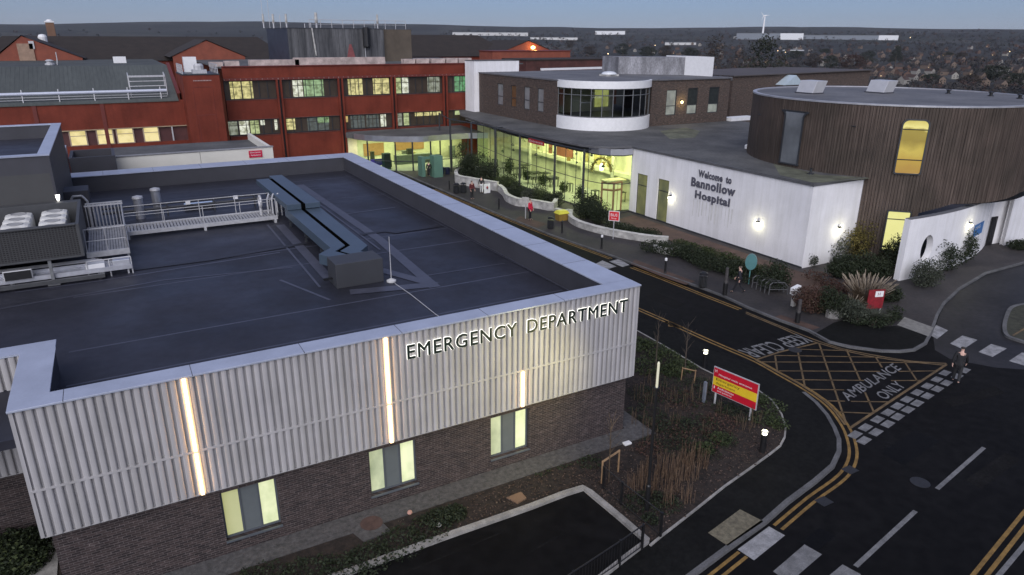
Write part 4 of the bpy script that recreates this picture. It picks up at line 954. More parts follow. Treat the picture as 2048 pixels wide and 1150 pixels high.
# two rooflights on the drum
for (px, py, lab) in ((1618, 186, 'left of the two slanted metal roof cowls on the round roof'), (1758, 185, 'right of the two slanted metal roof cowls on the round roof')):
    p = at(px, py, DH); t = thing('roof_cowl', lab, 'roof cowl', (p.x, p.y, DH), 'metal cowls on the round roof')
    m = MB(); a, b, h = .62, .8, .98
    m.add([(p.x-a, p.y-b, DH), (p.x+a, p.y-b, DH), (p.x+a, p.y+b, DH), (p.x-a, p.y+b, DH), (p.x-a+.3, p.y-b-.12, DH+h), (p.x+a+.3, p.y-b-.12, DH+h), (p.x+a+.3, p.y+b-.1, DH+h), (p.x-a+.3, p.y+b-.1, DH+h)],
          [(4, 5, 6, 7), (0, 1, 5, 4), (1, 2, 6, 5), (2, 3, 7, 6), (3, 0, 4, 7)]); m.build('hood', mat('pale_zinc', (.55, .55, .56), .4, .06, 2, metal=.3), t, bevel=.03)
    MB().box(p.x-a-.06, p.x+a+.06, p.y-b-.06, p.y+b+.06, DH-.02, DH+.07).build('kerb', C_UPST, t)
for px, py in ((1897, 184), (1982, 189), (2040, 194)):
    p = at(px, py, DH+.1); tag(MB().lathe([(.22, 0), (.22, .05), (.12, .08), (.12, .24), (.2, .26), (.2, .32)], (p.x, p.y, DH-.02), 12).build('roof_vent', C_BLACK, origin=(p.x, p.y, DH)), 'small dark vent by the far rim of the round roof', 'roof vent', 'small vents by the round roof rim')
# curved white base wall with porthole, and recessed porch under the drum
cw = thing('curved_wall', 'white free standing wall with a round porthole rising under the timber drum', 'wall', (30, 7, 0))
A_, B_ = Vector((27.28, 6.24, 0)), at(1961, 503)
def bez(t):
    c = A_.lerp(B_, .5)+Vector((.25, -1.15, 0)); return A_*(1-t)**2 + c*2*t*(1-t) + B_*t*t
NP = 60; th_ = .42
def wtop(t): return 4.2-.05*t if t < .75 else 4.15-.3*(t-.75)/.25
tp, zp, rp = .185, 2.0, .98      # porthole centre along the wall
pts = [bez(i/NP) for i in range(NP+1)]; off = offset(pts, th_)
Ls = [0]
for a, b in zip(pts, pts[1:]): Ls.append(Ls[-1]+(b-a).length)
sp0 = tp*Ls[-1]
# build wall as a grid with the hole cut by dropping quads, hole edge snapped to the circle
NZ = 44; m = MB(); idx = {}
def wpt(i, j, back): 
    s = Ls[i]; z = wtop(i/NP)*j/NZ
    P_ = off[i] if back else pts[i]; return P_, z, s
S_ = Ls[-1]
def along(s):
    s = min(max(s, 0), S_)
    for i in range(NP):
        if s <= Ls[i+1]: t = (s-Ls[i])/(Ls[i+1]-Ls[i]); return pts[i].lerp(pts[i+1], t), off[i].lerp(off[i+1], t)
    return pts[-1], off[-1]
hw, hh = rp*.62, rp   # the hole is taller than wide along the wall
K = 40
def ringpts(scale, back):
    out = []
    for q in range(K):
        a = 2*pi*q/K; s = sp0+hw*scale*cos(a)*1.05; z = zp+hh*scale*sin(a)*.95
        f, b = along(s); P_ = b if back else f; out.append((P_.x, P_.y, z))
    return out
def sqpts(back):
    out = []
    for q in range(K):
        a = 2*pi*q/K; c, s_ = cos(a), sin(a); k_ = 1/max(abs(c), abs(s_)); s = sp0+1.1*c*k_; z = zp+1.45*s_*k_
        f, b = along(s); P_ = b if back else f; out.append((P_.x, P_.y, z))
    return out
for back in (False, True):
    A2, B2 = ringpts(1, back), sqpts(back); m.add(A2+B2, [(i, (i+1) % K, K+(i+1) % K, K+i) for i in range(K)])
m.add(ringpts(1, False)+ringpts(1, True), [(i, (i+1) % K, K+(i+1) % K, K+i) for i in range(K)])
def seg(s0, s1, z0f, z1f, n=1):
    for k in range(n):
        sa, sb = s0+(s1-s0)*k/n, s0+(s1-s0)*(k+1)/n
        fa, ba = along(sa); fb, bb = along(sb); ta, tb = sa/S_, sb/S_
        for a, b in ((fa, fb), (ba, bb)): m.add([(a.x, a.y, z0f(ta)), (b.x, b.y, z0f(tb)), (b.x, b.y, z1f(tb)), (a.x, a.y, z1f(ta))], [(0, 1, 2, 3)])
Z0 = lambda t: 0.0
seg(0, sp0-1.1, Z0, wtop, 4); seg(sp0+1.1, S_, Z0, wtop, 40)
seg(sp0-1.1, sp0+1.1, Z0, lambda t: zp-1.45, 4); seg(sp0-1.1, sp0+1.1, lambda t: zp+1.45, wtop, 4)
for i in range(60):
    sa, sb = S_*i/60, S_*(i+1)/60; fa, ba = along(sa); fb, bb = along(sb)
    m.add([(fa.x, fa.y, wtop(sa/S_)), (fb.x, fb.y, wtop(sb/S_)), (bb.x, bb.y, wtop(sb/S_)), (ba.x, ba.y, wtop(sa/S_))], [(0, 1, 2, 3)])
for s in (0, S_): f, b = along(s); t = s/S_; m.add([(f.x, f.y, 0), (b.x, b.y, 0), (b.x, b.y, wtop(t)), (f.x, f.y, wtop(t))], [(0, 1, 2, 3)])
m.build('rendered_wall', C_WHITE, cw)
m = MB()
for i in range(60):
    sa, sb = S_*i/60, S_*(i+1)/60; fa, ba = along(sa); fb, bb = along(sb)
    if sa/S_ < .62: m.add([(fa.x, fa.y, wtop(sa/S_)+.03), (fb.x, fb.y, wtop(sb/S_)+.03), (bb.x, bb.y, wtop(sb/S_)+.03), (ba.x, ba.y, wtop(sa/S_)+.03)], [(0, 1, 2, 3)])
m.build('coping', mat('wall_coping_grey', (.14, .145, .16), .5), cw)
# white base volume under the drum with a dark doorway
bs_ = thing('porch_wall', 'white curved ground floor wall with a dark doorway under the timber drum overhang', 'wall', (40, 8, 0))
_p = [B_+Vector((.1, .12, 0)), at(1966, 492), at(1999, 487), at(2002, 493), at(2050, 480)]
base = [(q.x, q.y) for q in _p]+[(_p[-1].x+3, _p[-1].y+.6), (_p[-1].x+5, _p[-1].y+4)]
d0_, d1_ = at(1967, 493), at(1978, 491)
m = MB().wallstrip([Vector((x, y, 0)) for x, y in base[:3]], .2, 0, 4.3); m.wallstrip([Vector((x, y, 0)) for x, y in base[2:]], .3, 0, 4.38); m.build('rendered_wall', C_WHITE, bs_)
MB().wallstrip([d0_+Vector((0, -.14, 0)), d1_+Vector((0, -.14, 0))], .06, KH, 2.35).build('door', C_BLACK, bs_)
def along_px(px, z):
    best = min(range(400), key=lambda i: abs(pxof(along(S_*i/400)[0]+Vector((0, 0, z)))-px)); return S_*best/400
def pxof(p): q = p-CAM; return CX+FPX*q.dot(RX)/q.dot(FW)
sl_ = along_px(1938, 3.0); fl0, _ = along(sl_-.2); fl1, _ = along(sl_+.2); nl = Vector(((fl1-fl0).y, -(fl1-fl0).x, 0)).normalized(); fl_ = along(sl_)[0]
wall_lamp((fl_.x, fl_.y, 3.0), tuple(nl), 'glowing lamp on the curved white wall above the shrubs', 16)
sA, sB = along_px(1947, 2.3), along_px(1966, 2.3); f, b = along((sA+sB)/2)
bl = thing('blue_wall_sign', 'small blue sign on the curved white wall beside the porch', 'sign', (f.x, f.y, 2.2))
fa, _ = along(sA); fb, _ = along(sB); nrm_ = Vector(((fb-fa).y, -(fb-fa).x, 0)).normalized()
m = MB(); p0, p1 = fa+nrm_*.03, fb+nrm_*.03
m.add([(p0.x, p0.y, 1.75), (p1.x, p1.y, 1.75), (p1.x, p1.y, 2.65), (p0.x, p0.y, 2.65)], [(0, 1, 2, 3)]); m.v += []; m.build('board', mat('blue_sign', (.05, .17, .42), .4), bl)
m = MB(); put_text(m, 'NHS', tuple(p0+nrm_*.008+(p1-p0)*.15+Vector((0, 0, 2.25))), tuple((p1-p0)*.5), (0, 0, .25)); m.build('lettering', C_WHITE2, bl)

# ------------------------------------------------------------------ two storey brick block with round bay
bb_ = thing('brick_block', 'two storey brown brick block with a rounded glazed bay above the atrium roof', 'building', (33, 52, HW))
BZ = 10.82; BC, BR_ = (30.75, 44.5), 5.15
m = MB()
LWN = [(61.0, 60.0), (57.6, 56.6), (54.3, 53.3), (50.9, 49.9)]
wins = []
for px0, px1 in ((995, 1006), (1022, 1032), (1048, 1059), (1075, 1087)):
    a, b = at_x(px0, 200, 25.55), at_x(px1, 200, 25.55); wins.append((b.y, a.y, 7.25, 9.75))
wall_y(m, 25.55, 25.9, 45.2, 63.5, HW, BZ-.1, wins)
RW = []
for px0, px1, za_, zb_ in ((1332, 1352, 7.0, 9.7), (1374, 1394, 7.0, 9.8), (1416, 1436, 7.0, 9.8)):
    a, b = at_y(px0, 210, 41.2), at_y(px1, 210, 41.2); RW.append((a.x, b.x, za_, zb_))
m.build('brick_wall', C_BRICK2, bb_); m = MB()
wall_openings(m, 34.9, 46.3, 41.2, 41.55, HW, BZ-.1, RW)
m.box(46.0, 46.3, 41.55, 60, HW, BZ-.1)
m.build('brick_wall', C_BRICK2, bb_)
m = MB().prism([(25.5, 63.6), (25.5, 45.0)]+[(BC[0]+(BR_+.02)*cos(a), BC[1]+(BR_+.02)*sin(a)) for a in [radians(175+8.4*i) for i in range(18)]]+[(35.4, 41.1), (46.4, 41.1), (46.4, 63.6)], BZ-.1, BZ, bottom=True)
m.build('roof', C_FLT2, bb_)
m = MB().wallstrip([Vector((46.42, 41.08, 0)), Vector((46.42, 63, 0))], .1, BZ-.35, BZ+.04).wallstrip([Vector((35.7, 41.08, 0)), Vector((46.4, 41.08, 0))], .08, BZ-.12, BZ+.035)
MB().wallstrip([Vector((25.5, 63, 0)), Vector((25.5, 46.0, 0))], .08, BZ-.12, BZ+.035).build('roof_edge', mat('roof_edge_metal2', (.13, .13, .14), .5), bb_)
m.build('roof_edge', mat('roof_edge_metal2', (.13, .13, .14), .5), bb_)
for k, (a, b, z0, z1) in enumerate(wins):
    f = MB().box(25.60, 25.68, a, a+.08, z0, z1).box(25.60, 25.68, b-.08, b, z0, z1).box(25.60, 25.68, a+.08, b-.08, z1-.08, z1).box(25.60, 25.68, a+.08, b-.08, z0, z0+.08).box(25.60, 25.68, a+.08, b-.08, 8.25, 8.33).build('window', C_DARK, bb_)
    MB().box(25.63, 25.65, a+.08, b-.08, z0+.08, z1-.08).build('pane', mat('pale_blind_glass', (.20, .205, .21), .2, .2, 1.2) if k != 1 else mat('brown_blind_glass', (.13, .07, .035), .2, .2, 1.2), f)
EMG = emis('dim_pane', (.42, .46, .40), .55, base=(.1, .1, .1), pattern=(1, 1, 1, .35, .65, (.5, .5, .5)))
for k, (a, b, z0, z1) in enumerate(RW):
    f = MB().box(a, a+.08, 41.26, 41.34, z0, z1).box(b-.08, b, 41.26, 41.34, z0, z1).box(a+.08, b-.08, 41.26, 41.34, z1-.08, z1).box(a+.08, b-.08, 41.26, 41.34, z0, z0+.08).box(a+.08, b-.08, 41.26, 41.34, 7.95, 8.03).build('window', C_DARK, bb_)
    MB().box(a+.08, b-.08, 41.30, 41.32, z0+.08, 7.95).build('pane', EMG, f); MB().box(a+.08, b-.08, 41.30, 41.32, 8.03, z1-.08).build('pane', EMG if k == 0 else mat('dark_glass', (.03, .035, .035), .08, .2), f)
# bay
def arc_wall(mb, c, r, a0, a1, n, z0, z1, th):
    P_ = [Vector((c[0]+r*cos(a0+(a1-a0)*i/n), c[1]+r*sin(a0+(a1-a0)*i/n), 0)) for i in range(n+1)]; mb.wallstrip(P_, th, z0, z1); return P_
a0, a1 = radians(172), radians(323)
m = MB(); arc_wall(m, BC, BR_, a0, a1, 40, HW, 7.25, .24); arc_wall(m, BC, BR_, a0, a1, 40, 10.12, BZ+.03, .24); m.build('bay_band', C_WHITE2, bb_)
m = MB(); P_ = arc_wall(MB(), BC, BR_-.04, a0, a1, 12, 0, 1, .1)
for p in P_: m.tube((p.x, p.y, 7.25), (p.x, p.y, 10.12), .06, n=4)
for a, b in zip(P_, P_[1:]):
    for z in (7.3, 9.45, 10.08): m.tube((a.x, a.y, z), (b.x, b.y, z), .05, n=4)
f = m.build('bay_window', mat('bay_frame', (.11, .115, .12), .45), bb_)
G_BAY = glass('bay_glass', (.55, .58, .52), .14, .03, .75)
for i, (a, b) in enumerate(zip(P_, P_[1:])):
    MB().add([(a.x, a.y, 7.3), (b.x, b.y, 7.3), (b.x, b.y, 10.08), (a.x, a.y, 10.08)], [(0, 1, 2, 3)]).build('pane', G_BAY, f)
# room behind the bay: floor, back wall with lit door opening, lamp
m = MB().box(26.2, 35.4, 48.5, 48.7, 7.0, 10.1); m.build('interior_wall', mat('bay_room_wall', (.45, .46, .42), .8, .2, .5), bb_)
MB().prism([(BC[0]+(BR_-.2)*cos(2*pi*i/40), BC[1]+(BR_-.2)*sin(2*pi*i/40)) for i in range(40)], 7.0, 7.05).build('interior_floor', C_DKF, bb_)
q0, q1 = at_y(1190, 205, 48.4).x, at_y(1216, 205, 48.4).x; MB().box(q0, q1, 48.35, 48.48, 7.5, 9.9).build('interior_doorway', emis('lit_doorway', (.75, .80, .25), .9, pattern=(1, 1, 1, .3, .6, (.5, .5, .4))), bb_)
area('bay_lamp', (30.6, 45, 9.9), 2, 2, 24, (.95, 1, .7))
# rooftop pieces
p = at(1218, 152, BZ)
t = thing('roof_dome', 'white domed rooflight on the brick block roof behind the bay', 'rooflight', (p.x, p.y, BZ))
MB().box(p.x-.9, p.x+.9, p.y-.7, p.y+.7, BZ, BZ+.2).build('kerb', C_STONE, t); MB().lathe([(.9, .2), (.82, .36), (.55, .48), (.2, .53)], (p.x, p.y, BZ), 18).build('dome', mat('white_dome', (.66, .68, .7), .25, .05), t)
t = thing('stair_tower', 'white rendered stair tower at the left end of the brick block', 'building', (27, 66, HW))
MB().box(24.9, 31.4, 63.6, 66.2, HW, 12.15).build('rendered_wall', C_WHITE, t); MB().box(24.85, 31.45, 63.55, 66.25, 12.15, 12.22).build('roof', C_FLAT, t)
p0, p1 = at(1236, 148, BZ), at(1368, 150, BZ); q1 = at(1425, 153, BZ)
t = thing('roof_plant_screen', 'weathered grey concrete plant enclosure with a white end panel on the brick block roof', 'plant enclosure', (p1.x, p1.y, BZ))
MB().prism([(p0.x, p0.y), (p1.x, p1.y), (p1.x+.5, p1.y+4), (p0.x+.5, p0.y+4)], BZ, BZ+2.0).build('screen_wall', mat('stained_concrete', (.21, .21, .225), .85, .5, .9, stretch=(1, 1, .35), fine=.3), t)
MB().prism([(p1.x+.02, p1.y), (q1.x, q1.y), (q1.x+.5, q1.y+4), (p1.x+.52, p1.y+4)], BZ, BZ+2.15).build('end_panel', C_WHITE2, t)
t = thing('low_roof_upstand', 'long white roof edge strip behind the rooflight on the brick block', 'roof upstand', tuple(at(1140, 143, BZ)))
a, b = at(1082, 141, BZ), at(1228, 137, BZ); MB().wallstrip([a, b], .25, BZ, BZ+.28).build('edge', C_WHITE2, t)
t = thing('bracket_lamp', 'yellow glowing lamp between two windows on the brown brick wall', 'lamp', (39, 41.1, 8.6))
p = at_y(1363, 204, 41.1); MB().lathe([(.05, -.15), (.12, -.1), (.12, .08), (.06, .12)], (p.x, 41.02, p.z), 10).build('lens', emis('amber_lens', (1, .78, .35), 9), t)
MB().box(p.x-.05, p.x+.05, 41.05, 41.19, p.z+.12, p.z+.2).build('bracket', C_BLACK, t)
l = bpy.data.lights.new('bracket_lamp_bulb', 'POINT'); l.energy = 40; l.color = (1, .75, .3); l.shadow_soft_size = .1; o = bpy.data.objects.new('bracket_lamp_bulb', l); COL.objects.link(o); o.location = (p.x, 40.75, p.z)

for k, y in enumerate((34.6, 39.6, 44.8, 50.0)):
    tag(MB().lathe([(.16, KH+.02), (.16, 5.3)], (25.2, y, 0), 12).build('interior_column', mat('pale_column', (.62, .6, .45), .6), origin=(25.2, y, KH)), 'pale round column standing inside the glazed atrium', 'column', 'columns inside the atrium')
rq = random.Random(17)
for k in range(26):
    y = rq.uniform(31.8, 52); x = rq.uniform(21.8, 25.6); z = rq.uniform(3.0, 4.9); w_ = rq.uniform(.10, .26)
    m = MB()
    if k % 3 == 0: m.lathe([(.02, -.25*2*w_), (w_, 0), (w_*.8, .3*w_), (.02, w_)], (x, y, z), 8)
    elif k % 3 == 1: leaves(m, (x, y, z), (w_*1.3, w_*1.3, w_*1.6), 40, .14, rq)
    else: m.box(x-w_, x+w_, y-.03, y+.03, z-w_*1.2, z+w_*.8)
    m.tube((x, y, z+w_*.5), (x, y, 5.3), .008, n=4)
    tag(m.build('hanging_ornament', [mat('ornament_dark', (.03, .03, .025), .6), F_TINT if False else mat('ornament_green', (.05, .08, .03), .7), mat('ornament_ochre', (.28, .17, .05), .6)][k % 3], origin=(x, y, z)), 'small dark ornament hanging behind the atrium glazing', 'ornament', 'ornaments hanging in the atrium')
t = thing('decorative_arch', 'golden leafy arch hanging around the bright pendant lamp in the atrium corner', 'arch', (22.4, 32.6, 3.4)); m = MB(); m2 = MB()
for rr_, zz in ((.95, 3.5), (.8, 3.6)):
    ps = [Vector((22.4+rr_*cos(a)*.66, 32.6-rr_*cos(a)*.75, zz+1.15*sin(a))) for a in [pi*i/16 for i in range(17)]]; m.path([tuple(p) for p in ps], .07)
    for p in ps: leaves(m2, tuple(p), (.22, .22, .2), 9, .16, rq)
m.build('frame', mat('gold_frame', (.42, .30, .10), .5), t); m2.build('foliage', mat('gold_leaves', (.22, .17, .06), .7), t)
MB().box(26.0, 26.59, 31.0, 60, 2.35, 2.75).build('interior_balcony', C_INT, wb)
# ================================================================== RED PANELLED MAIN BUILDING AND PAVILION
YR_ = 66.5
rd = thing('red_building', 'long three storey dark red panelled hospital block with bands of lit windows', 'building', (10, 72, 0))
def RX_(px, py): return at_y(px, py, YR_)
XL, XE = -4.4, 30.0
m = MB()
# red bands between window strips (proud), brown strip behind
m.box(XL, XE, YR_+.02, YR_+.5, 10.55, 11.75)
m.box(XL, XE, YR_+.02, YR_+.5, 6.02, 8.2)
m.box(XL, XE, YR_+.02, YR_+.5, 0, 4.22)
m.build('spandrel', C_RED, rd)
MB().box(XL, XE, YR_+.28, YR_+.6, 4.2, 10.6).build('wall', C_REDD, rd)
m = MB().box(XL, XE, YR_-.22, YR_+.45, 10.30, 10.55).box(XL, XE, YR_-.10, YR_+.3, 11.75, 11.85)
m.build('fascia', C_REDD, rd)
m = MB()
for i in range(60): m.box(XL+.58*i, XL+.58*i+.05, YR_-.235, YR_-.205, 10.34+random.uniform(0, .1), 10.5)
m.build('fascia_streaks', mat('pale_streak', (.33, .25, .22), .8, .4, 3), rd)
m = MB()
for z in (6.02, 8.16, 4.2): m.box(XL, XE, YR_-.04, YR_+.02, z-.0, z+.05)
m.build('drip_rail', mat('drip_rail', (.17, .06, .045), .5), rd)
for x in (1.45, 8.55, 15.15, 22.1):
    m = MB().box(x-.32, x-.12, YR_-.28, YR_+.02, 0, 10.3).box(x+.12, x+.32, YR_-.28, YR_+.02, 0, 10.3); m.build('fin', C_RED, rd)
    MB().box(x-.12, x+.12, YR_-.04, YR_+.27, 0, 10.3).build('fin_gap', C_BLACK, rd)
MB().box(XL, 34, YR_+.5, 96, 11.55, 11.70).build('roof', C_FLAT, rd)
# window strips: one frame per bay, lit panes, a painted reflection and brown panels within
EP = {}
def litpane(c, s, key): return emis('room_'+key, c, s*.74, base=(.08, .08, .07), pattern=(2.1, 1.5, 2.2, .38, .58, (.34, .34, .26)))
E_YEL, E_WHT, E_GRN, E_GRY, E_DIM, E_ORG = litpane((.95, .85, .36), 1.0, 'yellow'), litpane((.95, .98, .82), 1.1, 'white'), litpane((.46, .70, .36), .85, 'green'), litpane((.55, .60, .48), .65, 'grey'), litpane((.10, .13, .13), .7, 'dim'), litpane((.9, .62, .2), .85, 'orange')
E_GR2 = litpane((.14, .52, .20), .8, 'deep_green'); E_PLG = litpane((.68, .80, .38), .9, 'pale_green')
BAYS = [(XL, 1.13), (1.77, 8.23), (8.87, 14.83), (15.47, 21.78), (22.42, 30.0)]
UP, LO = (8.24, 10.28), (4.30, 5.98)
LIT = {(0, 'u'): [(460, 507, .0, 1, 2, E_YEL)], (1, 'u'): [(586, 607, 0, 1, 1, E_WHT), (608, 649, 0, 1, 2, E_GRN)], (2, 'u'): [(697, 727, 0, 1, 2, E_YEL), (747, 780, 0, 1, 2, E_YEL)],
       (3, 'u'): [(791, 804, 0, 1, 1, E_PLG), (805, 820, 0, 1, 1, E_WHT), (856, 881, 0, 1, 2, E_GRY)], (4, 'u'): [(910, 943, 0, 1, 2, E_GR2), (944, 959, 0, 1, 1, E_GRY)],
       (0, 'l'): [(456, 477, 0, 1, 1, E_GRY), (478, 499, 0, 1, 1, E_WHT), (500, 519, 0, 1, 1, E_PLG), (521, 531, .6, 1, 1, E_WHT), (549, 556, .2, 1, 1, E_WHT)], (1, 'l'): [(573, 592, .15, 1, 1, E_YEL), (615, 659, 0, 1, 2, E_DIM), (636, 660, .55, 1, 1, E_GRN)],  # second bay, lower row: dim and green panes are a reflection put into emission
       (2, 'l'): [(691, 698, .5, 1, 1, E_ORG), (702, 731, 0, 1, 2, E_DIM), (762, 774, 0, 1, 1, E_WHT), (733, 760, 0, 1, 2, E_DIM)], (3, 'l'): [(793.5, 806, 0, 1, 1, E_GRY), (807, 820, 0, 1, 1, E_PLG), (831, 848, .68, 1, 1, E_YEL), (849, 866, .68, 1, 1, E_YEL), (867, 884, .68, 1, 1, E_YEL)],
       (4, 'l'): [(911, 925, .62, 1, 1, E_PLG), (928, 941, .7, 1, 1, E_GRY), (944, 954, .75, 1, 1, E_YEL)]}
for bi, (xa, xb) in enumerate(BAYS):
    for lev, (z0, z1), pyr in (('u', UP, 180), ('l', LO, 248)):
        n = max(5, round((xb-xa)/.95)); m = MB()
        m.box(xa, xb, YR_+.10, YR_+.2, z0, z0+.07).box(xa, xb, YR_+.10, YR_+.2, z1-.07, z1)
        for i in range(n+1): x = xa+(xb-xa)*i/n; m.box(max(xa, x-.035), min(xb, x+.035), YR_+.11, YR_+.19, z0+.07, z1-.07)
        f = m.build('window', C_DARK, rd)
        MB().box(xa, xb, YR_+.205, YR_+.24, z0+.07, z1-.07).build('panel', C_BROWNP, f)
        for (pa, pb, f0, f1, k, em) in LIT.get((bi, lev), []):
            A, B = RX_(pa, pyr), RX_(pb, pyr); h = z1-z0-.14; za = z0+.07+h*f0; zb = z0+.07+h*f1
            for q in range(k):
                x0, x1 = A.x+(B.x-A.x)*q/k, A.x+(B.x-A.x)*(q+1)/k
                zm = za+(zb-za)*.66
                pm = MB().box(x0+.04, x1-.04, YR_+.165, YR_+.2, za+.03, zb-.03 if f0 > .4 else zm)
                if f0 <= .4: pm.box(x0+.04, x1-.04, YR_+.165, YR_+.2, zm+.07, zb-.03)
                pm.build('pane', em, f)
# pale roof-edge boxes along the parapet
for px0, px1, py0, py1 in ((500, 598, 119, 131), (590, 770, 114, 125), (808, 830, 118, 127), (833, 858, 117, 126), (863, 890, 117, 125), (893, 915, 116, 125), (918, 943, 116, 124), (420, 445, 124, 134), (450, 478, 122, 133)):
    A, B = at_y(px0, py1, YR_+3.2), at_y(px1, py0, YR_+3.2)
    tag(MB().box(A.x, B.x, YR_+3.2, YR_+4.2, 11.70, max(B.z, 12.1)).build('roof_duct', mat('weathered_pale_duct', (.42, .34, .31), .8, .35, 1.1, fine=.25), origin=(A.x, YR_+3.2, 11.7)), 'low weathered pale box on the red building roof edge', 'roof duct', 'pale boxes along the red roof edge')
# stair tower projecting in front
tw = thing('red_tower', 'dark red square stair tower projecting from the red building with rails on its roof', 'tower', (-6.7, 65, 0))
TX0, TX1, TY = -8.75, -5.15, 63.6; TZ = 11.1
m = MB().box(TX0, TX1, TY, 69.8, 0, TZ); m.build('wall', C_RED, tw)
m = MB().box(TX0+.85, TX0+.87, TY-.02, TY, 3.6, 9.9).box(TX1-.82, TX1-.80, TY-.02, TY, 3.6, 9.9).box(TX0+.87, TX1-.82, TY-.02, TY, 7.0, 7.05).box(TX0+.87, TX1-.82, TY-.02, TY, 9.88, 9.93).box(TX0+1.0, TX0+1.04, TY-.02, TY, 3.6, 6.9).build('panel_joint', C_REDD, tw)
m = MB()
for i in range(12): m.box(TX0+1.0+.15*i, TX0+1.09+.15*i, TY-.03, TY, 10.5, 10.6)
m.build('vent_grille', mat('pale_grille', (.4, .33, .32), .7), tw)
MB().box(TX0-.05, TX1+.05, TY-.05, 69.8, TZ, TZ+.12).build('roof', C_DARK, tw)
m = MB(); rail(m, [(TX0+.1, TY+.2), (TX0+.1, 69.5)], .9, TZ+.12, r=.04); rail(m, [(TX1-.1, TY+.2), (TX1-.1, 69.5)], .9, TZ+.12, r=.04); m.build('guard_rail', C_GALV, tw)
m = MB().box(-8.0, -6.7, 68.2, 69.2, TZ+.12, TZ+1.7).build('tank', C_WHITE2, tw)
MB().box(-7.6, -6.2, 64.6, 65.8, TZ+.12, TZ+.5).lathe([(.5, .5), (.5, .9), (.35, 1.1)], (-6.9, 65.2, TZ), 10).build('fan_unit', C_GALV, tw)
# left wing with sloping metal roof
lw = thing('red_wing', 'lower red panelled wing with a sloping grey green metal roof and lit windows', 'building', (-20, 72, 0))
m = MB().box(-45, TX0, YR_, YR_+.4, 5.78, 8.45).box(-45, TX0, YR_, YR_+.4, 0, 4.15)
m.build('wall', C_RED, lw)
MB().box(-45, TX0, YR_+.25, YR_+.5, 4.1, 5.8).build('panel', C_BROWNP if False else mat('maroon_panel', (.085, .03, .028), .5, .2, 1), lw)
MB().box(-45, TX0, YR_-.06, YR_+.02, 5.70, 5.80).build('sill_band', mat('buff_sill', (.33, .25, .16), .7), lw)
for x in (-22.4, -16.5): 
    MB().box(x-.18, x+.18, YR_-.08, YR_, 0, 8.4).build('fin', C_REDD, lw)
E_WG = emis('wing_window', (1, .84, .40), .86, base=(.1, .1, .08), pattern=(.8, .8, 1.3, .28, .55, (.7, .68, .5)))
for px0, px1 in ((141, 172), (196, 226), (236, 267), (290, 318), (30, 60)):
    A, B = RX_(px0, 275), RX_(px1, 275); f = MB().box(A.x-.12, A.x, YR_+.08, YR_+.24, 4.18, 5.66).box(B.x, B.x+.12, YR_+.08, YR_+.24, 4.18, 5.66).box(A.x, B.x, YR_+.08, YR_+.24, 4.18, 4.26).box(A.x, B.x, YR_+.08, YR_+.24, 5.15, 5.21).build('window', mat('beige_frame', (.35, .27, .2), .6), lw)
    MB().box(A.x, B.x, YR_+.14, YR_+.2, 4.26, 5.15).box(A.x, B.x, YR_+.14, YR_+.2, 5.21, 5.66).build('pane', E_WG, f)
A = RX_(346, 270); MB().box(A.x-.07, A.x+.07, YR_-.05, YR_, 4.2, 5.7).build('downpipe', C_GALV, lw)
C_GREEN = mat('grey_green_roofing', (.075, .083, .076), .6, .15, .3, stretch=(1, .2, .2), fine=.12)
RY1, RZ1 = 76.0, 11.75
m = MB().add([(-45, YR_-.1, 8.45), (-9.2, YR_-.1, 8.45), (-9.2, RY1, RZ1), (-45, RY1, RZ1), (-45, RY1, 8), (-9.2, RY1, 8)], [(0, 1, 2, 3), (1, 5, 2)]); m.box(-45, -9.2, YR_-.12, YR_+.3, 8.35, 8.449)
m.build('sloping_roof', C_GREEN, lw)
m = MB()
for i in range(90):
    x = -44.8+.4*i; m.tube((x, YR_-.05, 8.46), (x, RY1, RZ1+.01), .012, n=4)
m.build('standing_seam', C_GREEN, lw)
MB().box(-45, -9.2, RY1, 100, RZ1-.2, RZ1).build('flat_roof', mat('dark_green_felt', (.06, .066, .06), .8, .3, .3), lw)
m = MB().add([(-9.2, YR_+.6, 8.0), (-8.85, YR_+.6, 8.0), (-8.85, RY1+.2, RZ1+.25), (-9.2, RY1+.2, RZ1+.25), (-9.2, YR_+.6, 9.1), (-8.85, YR_+.6, 9.1)], [(4, 5, 2, 3), (0, 4, 3)])
m.build('verge', C_REDD, lw)
hr = thing('roof_guard_rail', 'long pale guard rail with thick top tube along the sloping roof eaves', 'guard rail', (-25, YR_+.6, 8.6))
m = MB(); m.tube((-45, YR_+.5, 9.45), (-10.2, YR_+.5, 9.45), .16, n=8); m.build('top_rail', mat('pale_blue_rail', (.5, .53, .62), .4, .05), hr)
for i in range(11):
    x = -44.1+2.95*i+1.2; x = -10.8-3.1*i; MB().tube((x, YR_+.45, 8.55), (x, YR_+.55, 9.85), .06, n=6).build('post', C_GALV, hr)
m = MB()
for z in (8.85, 9.1): m.tube((-45, YR_+.5, z), (-10.2, YR_+.5, z), .035, n=6)
m.build('mid_rail', C_GALV, hr)
st = thing('roof_access_stand', 'grey tubular access frame on the sloping roof beside the red tower', 'access frame', (-12, YR_+2, 9))
m = MB()
for x in (-13.6, -10.1):
    m.path([(x, YR_+1.2, 8.9), (x, YR_+1.2, 10.9), (x, YR_+3, 11.2), (x, YR_+3, 9.7)], .05)
for z in (9.9, 10.4, 10.9): m.tube((-13.6, YR_+1.2, z), (-10.1, YR_+1.2, z), .045)
m.box(-13.6, -10.1, YR_+1.0, YR_+1.15, 10.82, 11.0); m.build('frame', C_GALV, st)
